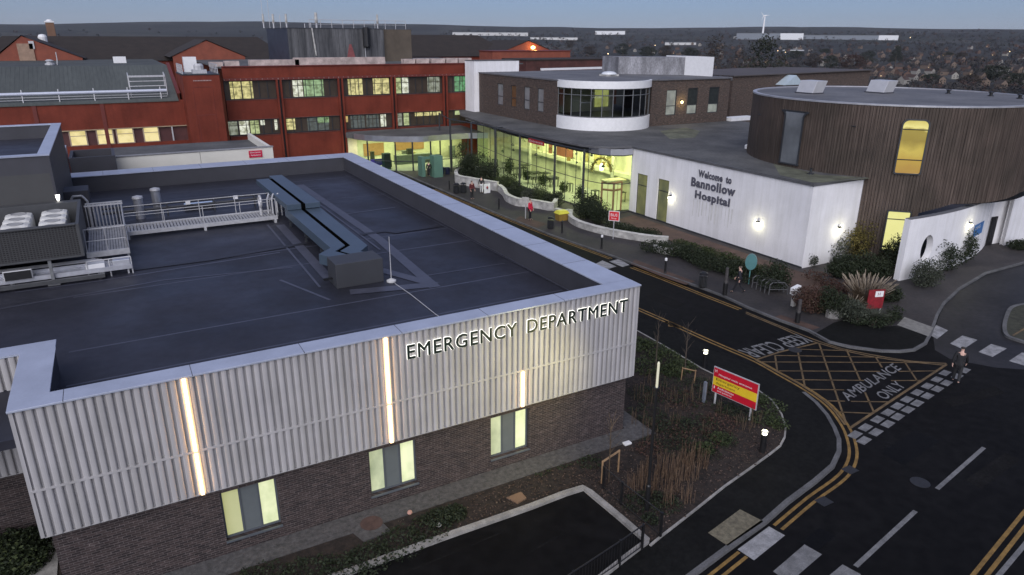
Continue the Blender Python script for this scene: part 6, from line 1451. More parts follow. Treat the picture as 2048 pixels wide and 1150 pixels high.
patch([(1320, 880, .9), (1360, 900, .9), (1400, 905, .8), (1440, 880, .7), (1480, 830, .7), (1370, 860, .9), (1300, 850, .7), (1340, 760, .9), (1400, 770, .7), (1290, 790, .8), (1330, 1010, .6)], 5200, .085, F_DARK, 'ground_cover', h=.3)
patch([(1330, 870, 1.0), (1390, 880, 1.0), (1440, 850, .8), (1360, 800, 1.0), (1300, 900, .6)], 1800, .09, F_RED, 'ground_cover', h=.35)
patch([(740, 1120, .7), (800, 1090, .8), (860, 1060, .7), (880, 1040, .5), (690, 1140, .7), (620, 1150, .8), (530, 1160, .8), (910, 1030, .4)], 4200, .11, F_MID if False else F_DARK, 'ground_cover', h=.42)
patch([(1270, 1010, .5), (1300, 1000, .5), (1120, 925, .5), (1080, 940, .4), (1180, 925, .5), (1300, 1040, .3)], 1300, .11, F_DARK, 'ground_cover', h=.25)
patch([(30, 1105, .9), (55, 1125, .7), (10, 1145, 1.0), (65, 1095, .5), (5, 1100, .8)], 6500, .13, F_DARK, 'ground_cover', h=.8)
patch([(20, 1115, .9), (45, 1135, .7)], 1200, .13, F_MID, 'ground_cover', h=.9)
struct(MB().prism([(-40, 2.95), (-20.2, 2.95), (-20.2, 0.9), (-19.5, 0.9), (-19.5, 3.9), (-40, 3.9)], KH, KH+.07), 'path', C_EDGE)
litter = MB()
bedpx = [(1290, 760), (1350, 770), (1420, 800), (1300, 830), (1370, 840), (1440, 850), (1500, 870), (1310, 900), (1400, 920), (1450, 930), (1360, 980), (1300, 960), (1240, 960), (1180, 950), (1110, 960), (1030, 985), (960, 1020), (1320, 1040), (1260, 1000), (860, 1070), (1480, 800), (1530, 880)]
for i in range(5200):
    a, b = bedpx[rnd.randrange(len(bedpx))]; p = at(a+rnd.gauss(0, 40), b+rnd.gauss(0, 24), KH+.035)
    if (p.y > -.8 and -19.3 < p.x < 1.0): continue
    s = rnd.uniform(.02, .06); t = rnd.uniform(0, 6.28); u = Vector((cos(t), sin(t), rnd.uniform(-.4, .4))); v = Vector((-sin(t), cos(t), rnd.uniform(-.4, .4)))
    q = Vector((p.x, p.y, KH+.04+rnd.random()*.03)); litter.add([q-u*s, q-v*s*.6, q+u*s, q+v*s*.6], [(0, 1, 2, 3)])
# keep litter off the tarmac: only inside the bed polygon
def inside(x, y, poly):
    c = False; n = len(poly); j = n-1
    for i in range(n):
        if ((poly[i].y > y) != (poly[j].y > y)) and (x < (poly[j].x-poly[i].x)*(y-poly[i].y)/(poly[j].y-poly[i].y)+poly[i].x): c = not c
        j = i
    return c
keep = MB()
for f in litter.f:
    q = litter.v[f[0]]
    if inside(q[0], q[1], bed): keep.add([litter.v[i] for i in f], [(0, 1, 2, 3)])
tag(keep.build('leaf_litter', foliage_mat('leaf_litter_mix', (.022, .014, .011), (.05, .031, .024), (.14, .108, .088), 23)), kind='stuff')
# clumps of bare canes: each clump a thing of its own
def canes(c, n, r, h, m, seed):
    rnd = random.Random(seed); t = thing('bare_shrub', 'clump of bare tan upright stems standing in the dark mulch bed', 'shrub', c, 'bare stemmed shrubs in the mulch bed'); mb = MB()
    for i in range(n):
        a = rnd.uniform(0, 6.28); d = r*rnd.random()**.5; q = Vector((c[0]+d*cos(a), c[1]+d*sin(a), c[2])); hh = h*rnd.uniform(.6, 1.1); e_ = q+Vector((rnd.uniform(-.07, .07), rnd.uniform(-.07, .07), hh))
        mb.tube(q, e_, .011, .007, n=4)
        if rnd.random() < .35: mb.tube(q.lerp(e_, .55), q.lerp(e_, .55)+Vector((rnd.uniform(-.12, .12), rnd.uniform(-.12, .12), hh*.35)), .008, .005, n=3)
    mb.build('stems', m, t); return t
F_CANE = foliage_mat('cane_stems', (.06, .036, .024), (.115, .073, .046), (.18, .125, .085), 5)
protos = [canes((0, 0, 0), 17, .30, 1.05, F_CANE, 50+k) for k in range(3)]
spots = [(1340, 962), (1362, 958), (1385, 955), (1325, 950), (1350, 940), (1372, 930), (1392, 925), (1318, 975), (1302, 985), (1280, 975), (1262, 985), (1290, 950), (1375, 1005), (1335, 1010), (1405, 935), (1345, 985)]
for i, (a, b) in enumerate(spots):
    q = gp(a, b, KH+.02); rz = rnd.uniform(0, 6.28)
    if i < 3: protos[i].location = q; protos[i].rotation_euler = (0, 0, rz)
    else: copy_tree(protos[i % 3], q, rz, scale=rnd.uniform(.7, 1.0))
small = [canes((0, 0, 0), 6, .3, .8, F_TAN, 60+k) for k in range(2)]
for t in small: t['label'] = 'sparse clump of thin brown twigs in the shaded part of the mulch bed'; t['group'] = 'thin twig clumps in the mulch bed'
spots2 = [(1300, 770), (1320, 790), (1345, 800), (1365, 815), (1300, 810), (1280, 800), (1385, 800), (1330, 830), (1350, 850), (1300, 860), (1420, 790), (1440, 830), (1495, 860), (1510, 850), (1300, 880), (1410, 870), (1478, 850), (1275, 850)]
for i, (a, b) in enumerate(spots2):
    q = gp(a, b, KH+.02); rz = rnd.uniform(0, 6.28)
    if i < 2: small[i].location = q; small[i].rotation_euler = (0, 0, rz)
    else: copy_tree(small[i % 2], q, rz, scale=rnd.uniform(.7, 1.3))
# young trees
def sapling(c, h, label, seed, m=None, r=.035):
    rnd = random.Random(seed); t = thing('young_tree', label, 'tree', c); c = Vector(c); m = m or C_TRUNK
    top = c+Vector((rnd.uniform(-.08, .08), 0, h)); MB().tube(c, c.lerp(top, .5), r, r*.7, n=6).tube(c.lerp(top, .5), top, r*.7, .006, n=5).build('trunk', m, t); mb = MB()
    for i in range(16):
        q = c.lerp(top, rnd.uniform(.35, .95)); a = rnd.uniform(0, 6.28); l = rnd.uniform(.25, .7); e_ = q+Vector((cos(a)*l*.6, sin(a)*l*.6, l)); mb.tube(q, e_, .009, .004, n=3)
    mb.build('crown', m, t); return t
sapling(gp(1311, 738), 2.9, 'thin bare young tree near the building corner by the road', 71)
sapling(gp(1369, 750), 2.7, 'thin bare young tree beside the lit bollard and footway', 72)
sapling(gp(1217, 966), 2.6, 'slender tan young tree tied to the timber stake frame', 73, F_TAN, .03)
t = thing('tree_stake_frame', 'timber stake frame with a pale cross bar beside the young tree', 'tree stake', gp(1217, 960))
a, b = Vector(gp(1203, 968)), Vector(gp(1236, 945)); z = .95
MB().tube(a, a+Vector((0, 0, z)), .035, n=6).build('stake', C_WOOD, t); MB().tube(b, b+Vector((0, 0, z)), .035, n=6).build('stake', C_WOOD, t)
MB().tube(a+Vector((-.0, 0, z-.03)), b+Vector((0, 0, z-.03)), .05, n=4).build('cross_bar', C_WOOD, t)
t = thing('tree_stake_frame', 'small broken timber stake frame behind the red and yellow sign', 'tree stake', gp(1375, 760)); a, b = Vector(gp(1362, 762)), Vector(gp(1388, 768))
for q in (a, b): MB().tube(q, q+Vector((.03, 0, .7)), .03, n=5).build('stake', C_WOOD, t)
MB().tube(a+Vector((0, 0, .66)), b+Vector((0, 0, .66)), .03, n=4).build('cross_bar', C_WOOD, t)
# tree in front of the pavilion
rnd2 = random.Random(8); c = Vector(gp(931, 352)); t = thing('pavilion_tree', 'small leafy tree in front of the lit pavilion glass', 'tree', tuple(c))
m = MB().tube(c, c+Vector((0, 0, 1.6)), .08, .06)
for i in range(9): a = rnd2.uniform(0, 6.28); m.tube(c+Vector((0, 0, 1.4)), c+Vector((.9*cos(a), .9*sin(a), rnd2.uniform(2.2, 3.3))), .035, .01, n=5)
m.build('trunk', C_TRUNK, t); m = MB()
for i in range(14): a = rnd2.uniform(0, 6.28); d = rnd2.uniform(.2, 1.2); leaves(m, (c.x+d*cos(a), c.y+d*sin(a), c.z+rnd2.uniform(2.0, 3.5)), (.5, .5, .45), 70, .17, rnd2)
m.build('crown', F_MID, t)
# potted plants inside the atrium
for k, (x, y, h) in enumerate(((22.0, 35.2, 1.7), (22.3, 38.6, 1.3), (22.2, 42.3, 1.8), (22.4, 46.0, 1.5), (22.6, 50.2, 2.3))):
    bush((x, y, KH+.3), (.55, .55, h*.6), 'potted_plant', 'leafy green pot plant behind the atrium glazing', 'pot plants inside the atrium', F_MID, 260, .17, 4, 80+k, kind='plant')

# ================================================================== STREET FURNITURE
def bollard(px, py, label, band=False, h=1.05):
    x, y, z = gp(px, py); t = thing('bollard', label, 'bollard', (x, y, z), 'black bollards along the footway')
    MB().lathe([(.10, 0), (.10, .06), (.075, .10), (.07, h-.2), (.085, h-.18), (.085, h-.10), (.06, h-.04), (.02, h)], (x, y, z), 14).build('post', C_BLACK, t, smooth=False)
    if band: MB().lathe([(.088, h-.17), (.088, h-.02), (.05, h+.01)], (x, y, z), 14).build('reflective_cap', C_WHITE2, t)
bollard(899, 380, 'farthest black bollard near the pavilion forecourt'); bollard(998, 418, 'black bollard on the footway between two pedestrians and the kerb')
bollard(1124, 466, 'black bollard standing just right of the ribbed litter bin'); bollard(1203, 497, 'pale topped bollard left of the red bus sign', True); bollard(1330, 546, 'pale topped bollard beside the short white planter', True)
def tall_post(px, py, h, label):
    x, y, z = gp(px, py); t = thing('timber_post', label, 'post', (x, y, z)); MB().lathe([(.13, 0), (.13, h*.5), (.11, h*.55), (.10, h), (.04, h+.03)], (x, y, z), 12).build('post', mat('grey_timber', (.05, .045, .045), .7, .3, 4), t); MB().lathe([(.14, 0), (.14, h*.45), (.125, h*.47)], (x, y, z), 12).build('sleeve', C_BLACK, t); return t
tall_post(1449, 590, 1.75, 'tall dark post on the footway left of the walking man'); tall_post(1594, 645, 1.35, 'dark post near the kerb in front of the white meter')
def bin_(px, py, label, r=.25, h=1.0):
    x, y, z = gp(px, py); t = thing('litter_bin', label, 'bin', (x, y, z)); MB().lathe([(r*.9, 0), (r, .05), (r, h*.72), (r*.85, h*.74)], (x, y, z), 16).build('body', C_BLACK, t)
    m = MB()
    for i in range(16): a = 2*pi*i/16; m.tube((x+r*1.02*cos(a), y+r*1.02*sin(a), z+.06), (x+r*1.02*cos(a), y+r*1.02*sin(a), z+h*.7), .018, n=4)
    m.build('rib', C_DARK, t); MB().lathe([(r*.82, h*.86), (r*1.05, h*.88), (r*1.05, h*.93), (r*.6, h), (.05, h+.02)], (x, y, z), 16).build('hood', C_BLACK, t)
    for i in range(3): a = 2*pi*i/3; MB().tube((x+r*.9*cos(a), y+r*.9*sin(a), z+h*.73), (x+r*.9*cos(a), y+r*.9*sin(a), z+h*.87), .02, n=4).build('hood_post', C_BLACK, t)
bin_(1101, 457, 'ribbed black litter bin on the footway left of the yellow grit bin'); bin_(1405, 574, 'black round litter bin between the pale topped bollard and the tall post'); bin_(913, 386, 'black litter bin in front of the left planter wall', .3); bin_(927, 385, 'second black bin close beside the far litter bin', .3)
# yellow grit bin
x, y, z = gp(1123, 440); t = thing('grit_bin', 'ochre grit bin with a bright yellow lid behind a black bollard', 'grit bin', (x, y, z)); MB().add([(x-.42, y-.3, z), (x+.42, y-.3, z), (x+.42, y+.3, z), (x-.42, y+.3, z), (x-.5, y-.38, z+.62), (x+.5, y-.38, z+.62), (x+.5, y+.38, z+.62), (x-.5, y+.38, z+.62)], [(0, 1, 5, 4), (1, 2, 6, 5), (2, 3, 7, 6), (3, 0, 4, 7), (4, 5, 6, 7)]).build('body', mat('ochre_plastic', (.30, .19, .04), .5, .1), t); MB().add([(x-.55, y-.43, z+.62), (x+.55, y-.43, z+.62), (x+.55, y+.43, z+.62), (x-.55, y+.43, z+.62), (x-.4, y-.25, z+.86), (x+.4, y-.25, z+.86), (x+.4, y+.3, z+.86), (x-.4, y+.3, z+.86)], [(0, 1, 5, 4), (1, 2, 6, 5), (2, 3, 7, 6), (3, 0, 4, 7), (4, 5, 6, 7)]).build('lid', mat('yellow_plastic', (.62, .58, .06), .45, .05), t)
def face_dir(x, y): d = Vector((CAM.x-x, CAM.y-y, 0)).normalized(); return d, Vector((-d.y, d.x, 0))
def sign_post(px, py, h, w, hh, cm, label, name='road_sign', text=None, tcol=None, ang_=None, border=None, pr=.035, pm=None):
    x, y, z = gp(px, py); t = thing(name, label, 'sign', (x, y, z)); MB().tube((x, y, z), (x, y, z+h), pr, n=8).build('post', pm or C_GALV, t)
    d = Vector((-.75, -.66, 0)) if ang_ is None else Vector((cos(ang_), sin(ang_), 0)); u = Vector((-d.y, d.x, 0))
    def slab(ins, off, th2):
        m = MB(); c = Vector((x, y, z+h-hh/2))+d*(pr+.01+off); q = [c+u*sx*(w/2-ins)+Vector((0, 0, sz*(hh/2-ins))) for sx, sz in ((-1, -1), (1, -1), (1, 1), (-1, 1))]
        m.add([p_ for p_ in q]+[p_+d*th2 for p_ in q], [(3, 2, 1, 0), (4, 5, 6, 7), (0, 1, 5, 4), (1, 2, 6, 5), (2, 3, 7, 6), (3, 0, 4, 7)]); return m
    b = slab(0, 0, .02).build('board', border or cm, t)
    if border: slab(.05, .021, .006).build('panel', cm, t)
    return t, Vector((x, y, z+h-hh/2))+d*(pr+.065), u
t, c, u = sign_post(1226, 478, 2.25, .85, .78, mat('bus_red', (.62, .02, .03), .4, .05), 'red square bus sign with white border on a thin post by the long planter', border=C_WHITE2)
m = MB(); put_text(m, 'BUS', c-u*.26+Vector((0, 0, -.02)), u*.52, (0, 0, .22)); put_text(m, 'Stop', c-u*.2+Vector((0, 0, -.26)), u*.4, (0, 0, .15)); m.build('lettering', C_WHITE2, t)
sign_post(1051, 437, 1.9, .62, .5, C_STONE, 'grey post with a pale plaque left of the red coated person', 'information_post', pr=.05)
# teal rounded sign
x, y, z = gp(1497, 568); t = thing('teal_sign', 'teal rounded sign panel on a slim turquoise post behind the walking man', 'sign', (x, y, z)); MB().tube((x, y, z), (x, y, z+1.3), .035, n=8).build('post', mat('teal_paint', (.10, .27, .27), .5), t)
d = Vector((-.8, -.6, 0)); u = Vector((-d.y, d.x, 0)); P_ = [(u*(.36*cos(a)), .52*sin(a)) for a in [2*pi*i/24 for i in range(24)]]; m = MB(); n_ = 24
q = [Vector((x, y, z+1.5))+a+Vector((0, 0, b)) for a, b in P_]; m.add([v-d*.12 for v in q]+[v+d*.12 for v in q], [tuple(range(n_-1, -1, -1)), tuple(range(n_, 2*n_))]+[(i, (i+1) % n_, n_+(i+1) % n_, n_+i) for i in range(n_)]); m.build('panel', mat('teal_panel', (.075, .19, .195), .4, .1), t)
# parking meter
x, y, z = gp(1586, 612); t = thing('parking_meter', 'pale grey pay meter with a slanted solar panel top on the footway', 'parking meter', (x, y, z)); MB().box(x-.13, x+.13, y-.1, y+.1, z, z+.75).build('body', C_STONE, t, bevel=.03); MB().add([(x-.26, y-.16, z+.75), (x+.26, y-.16, z+.82), (x+.26, y+.16, z+.82), (x-.26, y+.16, z+.75), (x-.26, y-.16, z+1.15), (x+.30, y-.16, z+1.28), (x+.30, y+.16, z+1.28), (x-.26, y+.16, z+1.15)], [(3, 2, 1, 0), (4, 5, 6, 7), (0, 1, 5, 4), (1, 2, 6, 5), (2, 3, 7, 6), (3, 0, 4, 7)]).build('head', C_WHITE2, t, bevel=.03); MB().box(x-.15, x-.131, y-.05, y+.05, z+.45, z+.6).build('ticket_slot', C_DARK, t)
# cycle stands
for k in range(5):
    a = Vector(gp(1522+8.5*k, 575+3.6*k)); dv = Vector((.55, -.25, 0)); t = thing('cycle_stand', 'grey tubular hoop cycle stand in the row at the hedge end', 'cycle stand', tuple(a), 'row of cycle stands at the hedge end'); pts = [a-dv, a-dv*.98+Vector((0, 0, .65)), a-dv*.7+Vector((0, 0, .8)), a+dv*.5+Vector((0, 0, .78)), a+dv*.95+Vector((0, 0, .5)), a+dv]; MB().path([tuple(p_) for p_ in pts], .035).build('hoop', mat('dull_steel', (.085, .085, .09), .5, .2, 5), t); MB().tube(a-dv*.97+Vector((0, 0, .35)), a+dv*.97+Vector((0, 0, .32)), .025).build('cross_bar', mat('dull_steel', (.14, .14, .145)), t)
# red information sign in the grass
x, y, z = gp(1745, 628); t = thing('red_information_sign', 'red panel sign with a white header half hidden in pampas grass', 'sign', (x, y, z)); d, u = Vector((-.35, -.94, 0)), Vector((.94, -.35, 0)); o = Vector((x, y, z+.35))
def slab(mb, o, u, v, d, th2): mb.add([o, o+u, o+u+v, o+v, o+d*th2, o+u+d*th2, o+u+v+d*th2, o+v+d*th2], [(3, 2, 1, 0), (4, 5, 6, 7), (0, 1, 5, 4), (1, 2, 6, 5), (2, 3, 7, 6), (3, 0, 4, 7)]); return mb
slab(MB(), o-u*.5, u*1.0, Vector((0, 0, 1.15)), d, .05).build('board', mat('info_red', (.22, .015, .022), .5, .3, 5), t); slab(MB(), o-u*.1+Vector((0, 0, .72))+d*.055, u*.5, Vector((0, 0, .34)), d, .02).build('header', C_WHITE2, t)
m = MB(); put_text(m, 'H', o+u*.05+Vector((0, 0, .80))+d*.08, u*.15, (0, 0, .18)); m.build('lettering', mat('info_red', (.22, .015, .022), .5, .3, 5), t)
for sx in (-.42, .42): MB().tube(Vector((x, y, z))+u*sx, Vector((x, y, z+.4))+u*sx, .04).build('post', C_GALV, t)
# emergency direction board
t = thing('direction_board', 'large red and yellow hospital direction board on two grey posts in the bed', 'sign', (4.85, -1, KH))
o = Vector((4.70, .06, .72)); u = Vector((.36, -2.06, 0)); H_ = 1.13; d = Vector((-u.y, u.x, 0)).normalized()*-1
d = Vector((-.985, -.17, 0)); v = Vector((0, 0, 1))
slab(MB(), o-u*.015-v*.03, u*1.03, v*(H_+.06), -d, .05).build('frame', C_GALV, t)
C_SR, C_SY = mat('sign_red', (.50, .012, .03), .35, .05), mat('sign_yellow', (.72, .50, .03), .35, .05)
for z0, z1, cm in ((0, .33, C_SR), (.33, .72, C_SY), (.72, H_, C_SR)): slab(MB(), o+v*(z0+.003)+d*.004, u, v*(z1-z0-.006), d, .008).build('panel', cm, t)
def board_text(txt, s0, s1, z0, h, cm):
    m = MB(); put_text(m, txt, o+u*s0+v*z0+d*.0165, u*(s1-s0), v*h, d, 0.0); m.build('lettering', cm, t)
board_text('Hospital main entrance', .12, .88, .80, .12, C_WHITE2); board_text('H', .03, .075, .93, .13, C_WHITE2)
board_text('Emergency', .07, .62, .54, .15, C_BLACK); board_text('department', .07, .52, .37, .14, C_BLACK); board_text('Ambulances', .12, .50, .20, .10, C_WHITE2); board_text('and patients', .12, .46, .06, .10, C_WHITE2); board_text('1', .035, .055, .17, .12, C_WHITE2)
for s in (.08, .90): p_ = o+u*s-d*.03; MB().tube((p_.x, p_.y, KH), (p_.x, p_.y, .70), .045, n=8).build('post', C_GALV, t)
tag(MB().box(4.42, 4.52, .2, .32, KH, KH+1.0).build('service_post', mat('pale_blue_grey', (.16, .18, .22), .5), origin=(4.42, .35, KH)), 'pale grey service post at the left edge of the red and yellow board', 'post')
# lit bollards
def lamp_bollard(px, py, label):
    x, y, z = gp(px, py); t = thing('bollard_lamp', label, 'lamp', (x, y, z), 'lit bollards in the planted bed'); MB().lathe([(.11, 0), (.11, .80), (.09, .80)], (x, y, z), 18).build('post', C_BLACK, t); MB().lathe([(.088, .80), (.088, .90)], (x, y, z), 18).build('lens', emis('bollard_lens', (1, .96, .72), 9), t); MB().lathe([(.125, .90), (.13, .93), (.10, .96), (.02, .97)], (x, y, z), 18).build('cap', mat('pale_lamp_cap', (.5, .5, .46), .5), t)
    l = bpy.data.lights.new('bollard_bulb', 'POINT'); l.energy = 9; l.color = (1, .93, .62); l.shadow_soft_size = .08; o_ = bpy.data.objects.new('bollard_bulb', l); COL.objects.link(o_); o_.location = (x, y, z+1.12)
lamp_bollard(1524, 905, 'lit bollard in the bed corner right of the red and yellow board'); lamp_bollard(1408, 737, 'lit bollard at the footway edge left of the red and yellow board')
# lamp column
x, y, z = gp(1293, 1022); t = thing('lamp_column', 'slim black lamp column with a pale head standing in the bed', 'street lamp', (x, y, z)); MB().lathe([(.085, 0), (.085, 1.0), (.055, 1.05), (.045, 4.6)], (x, y, z), 12).build('column', C_BLACK, t); MB().lathe([(.035, 4.62), (.04, 4.65), (.04, 5.45), (.02, 5.5)], (x, y, z), 12).build('lamp_head', emis('column_lens', (1, .93, .6), .30, base=(.5, .5, .4)), t)
l = bpy.data.lights.new('column_bulb', 'SPOT'); l.energy = 1000; l.color = (1, .88, .36); l.spot_size = radians(95); l.spot_blend = 1.0; l.shadow_soft_size = .15; o_ = bpy.data.objects.new('column_bulb', l); COL.objects.link(o_); o_.location = (x, y+.12, z+5.0); o_.rotation_euler = (Vector((-5.6, 0, 3.0))-Vector((x, y+.12, z+5.0))).to_track_quat('-Z', 'Y').to_euler()
MB(); MB().lathe([(.09, 4.55), (.09, 4.62)], (x, y, z), 12).build('collar', C_BLACK, t)
# railings
def railing(pxs, label, h=.95, ends=None):
    P_ = [Vector(gp(a, b)) for a, b in pxs]; c = P_[0]; t = thing('railing', label, 'railing', tuple(c))
    for p_ in P_: MB().box(p_.x-.035, p_.x+.035, p_.y-.035, p_.y+.035, p_.z, p_.z+h).build('post', C_BLACK, t)
    m = MB()
    for a, b in zip(P_, P_[1:]): m.tube(a+Vector((0, 0, h-.03)), b+Vector((0, 0, h-.03)), .022, n=6)
    m.build('top_rail', C_BLACK, t); m = MB()
    for a, b in zip(P_, P_[1:]): m.tube(a+Vector((0, 0, .12)), b+Vector((0, 0, .12)), .016, n=6)
    m.build('bottom_rail', C_BLACK, t); m = MB()
    for a, b in zip(P_, P_[1:]):
        n_ = int((b-a).length/.12)
        for i in range(1, n_): q = a.lerp(b, i/n_); m.tube(q+Vector((0, 0, .12)), q+Vector((0, 0, h-.03)), .005, n=3, caps=False)
    m.build('infill_wires', C_BLACK, t)
railing([(1206, 979), (1241.5, 1011), (1320, 1075)], 'black post and wire railing from the bed to the footway edge'); railing([(1283, 1099), (1238, 1132), (1145, 1196), (1060, 1255)], 'black post and wire railing along the lower edge of the parking bay')
# covers and bits on the ground
x, y, z = gp(743, 1047, KH+.06); MB_ = MB().lathe([(.36, 0), (.36, .008)], (x, y, KH+.075), 28); o_ = MB_.build('manhole_cover', mat('rust_cover', (.075, .045, .038), .8, .3, 6), origin=(x, y, KH)); tag(o_, 'round rusty manhole cover set in the gravel strip', 'manhole cover')
struct(MB().prism([(p_.x, p_.y) for p_ in W2([(700, 1060), (728, 1083), (782, 1062), (755, 1035)], KH+.06)], KH, KH+.068), 'gravel_apron', C_GRAVEL)
q = W2([(1013, 995), (1035, 1007), (1053, 996), (1042, 984)], KH+.06); tag(MB().prism([(p_.x, p_.y) for p_ in q], KH+.02, KH+.075).build('access_cover', mat('tan_cover', (.17, .105, .065), .8, .15), origin=(q[0].x, q[0].y, KH)), 'square tan access cover in the mulch bed beside the kerb', 'access cover')
x, y, z = gp(1254, 889); tag(MB().box(x-.16, x+.16, y-.10, y+.10, z, z+.10).build('ground_light', C_WHITE2, origin=(x, y, z), bevel=.02), 'small white box on the ground by the building corner', 'ground box')
for k, (a, b, cm, lb) in enumerate(((820, 1033, mat('pink_litter', (.5, .28, .22), .7), 'small pink scrap of litter in the planting by the gravel strip'), (878, 1058, C_STONE, 'small pale stone in the planting near the kerb'))):
    x, y, z = gp(a, b); tag(MB().lathe([(.05, 0), (.09, .05), (.07, .11), (.02, .13)], (x, y, z+.1), 9).build('small_stone' if k else 'litter_scrap', cm, origin=(x, y, z)), lb, 'stone' if k else 'litter')
# small island at the right edge
isl = W2([(2075, 606), (2048, 608), (2024, 614), (2014, 630), (2009, 652), (2013, 668), (2028, 676), (2075, 690)], KH); Pi = smooth(isl)
struct(MB().prism([(p_.x, p_.y) for p_ in Pi], 0, KH), 'traffic_island', mat('island_grass', (.035, .036, .024), .9, .4, 3, fine=.4)); struct(MB().wallstrip(Pi, .2, 0, KH+.012), 'kerb', C_KERB)
struct(MB().strip(W2([(2026, 671), (2075, 642)], KH), .1, KH+.004), 'road_marking', C_YELF)
# pavilion forecourt: portal, banner, cabinet, drums
C_TEAL = mat('green_portal', (.10, .20, .15), .5, .08, 1)
p0, p1 = at(844, 352, KH), at(873, 353, KH); t = thing('entrance_portal', 'dark green free standing gateway frame in front of the lit pavilion', 'gateway', (p0.x, p0.y, KH)); MB().box(p0.x-.2, p0.x+.2, p0.y-.6, p0.y+.6, KH, 2.3).build('side_panel', C_TEAL, t); MB().box(p1.x-.5, p1.x+.55, p1.y-.6, p1.y+.6, KH, 2.5).build('side_panel', C_TEAL, t); MB().box(p0.x-.2, p1.x-.5, p0.y-.5, p1.y+.5, 2.05, 2.35).build('lintel', C_TEAL, t)
q = at(763, 338, KH); t = thing('purple_banner', 'purple blue banner board standing in front of the pavilion glass', 'banner', (q.x, q.y, KH)); MB().box(q.x-1.3, q.x+1.1, q.y-.03, q.y+.03, .55, 1.35).build('board', mat('purple_vinyl', (.06, .045, .24), .5, .1), t); m = MB(); put_text(m, 'Welcome', (q.x-.7, q.y-.04, .9), (1.3, 0, 0), (0, 0, .2)); m.build('lettering', mat('lilac_text', (.35, .3, .6), .5), t); MB().box(q.x-1.2, q.x-1.14, q.y-.05, q.y+.05, KH, .55).build('leg', C_DARK, t); MB().box(q.x+.94, q.x+1.0, q.y-.05, q.y+.05, KH, .55).build('leg', C_DARK, t)
q = at(775, 340, KH); t = thing('dark_cabinet', 'dark teal cabinet beside the purple banner at the pavilion', 'cabinet', (q.x, q.y, KH)); MB().box(q.x-.3, q.x+.6, q.y+.3, q.y+1.0, KH, 2.0).build('body', mat('dark_teal', (.03, .06, .06), .5), t, bevel=.03); MB().box(q.x-.22, q.x+.52, q.y+.27, q.y+.29, .3, 1.9).build('door', C_DARK, t)
for k, (a, b, lb) in enumerate(((884, 347, 'dark blue drum planter right of the green gateway'), (895, 348, 'second dark blue drum planter beside the pavilion post'))):
    x, y, z = gp(a, b); t = thing('drum_planter', lb, 'planter', (x, y, z)); MB().lathe([(.26, 0), (.33, .7), (.35, .74), (.30, .74), (.28, .6)], (x, y, z), 16).build('pot', mat('navy_pot', (.02, .025, .06), .4), t)
x, y, z = gp(974, 386); t = thing('advert_board', 'small white board with a red mark leaning at the left planter wall', 'board', (x, y, z)); MB().box(x-.35, x+.35, y-.05, y+.02, z, z+.95).build('board', C_WHITE2, t); MB().lathe([(.02, -.15), (.13, 0), (.02, .2)], (x, y-.07, z+.55), 8).build('red_mark', mat('info_red', (.22, .015, .022), .5, .3, 5), t)

# ================================================================== PEOPLE
def skin_mesh(V, E, Rr, sub=1, root=0):
    me = bpy.data.meshes.new('figure'); me.from_pydata([tuple(v) for v in V], E, []); ob = bpy.data.objects.new('figure', me); COL.objects.link(ob)
    md = ob.modifiers.new('s', 'SKIN'); 
    if sub: s = ob.modifiers.new('u', 'SUBSURF'); s.levels = sub; s.render_levels = sub
    sv = me.skin_vertices[0].data
    for i, r in enumerate(Rr): sv[i].radius = (r, r) if not isinstance(r, tuple) else r; sv[i].use_root = (i == root)
    md.use_smooth_shade = True
    dg = bpy.context.evaluated_depsgraph_get(); out = bpy.data.meshes.new_from_object(ob.evaluated_get(dg)); bpy.data.objects.remove(ob); bpy.data.meshes.remove(me)
    v = [tuple(x.co) for x in out.vertices]; f = [tuple(p_.vertices) for p_ in out.polygons]; bpy.data.meshes.remove(out); mb = MB(); mb.add(v, f); return mb
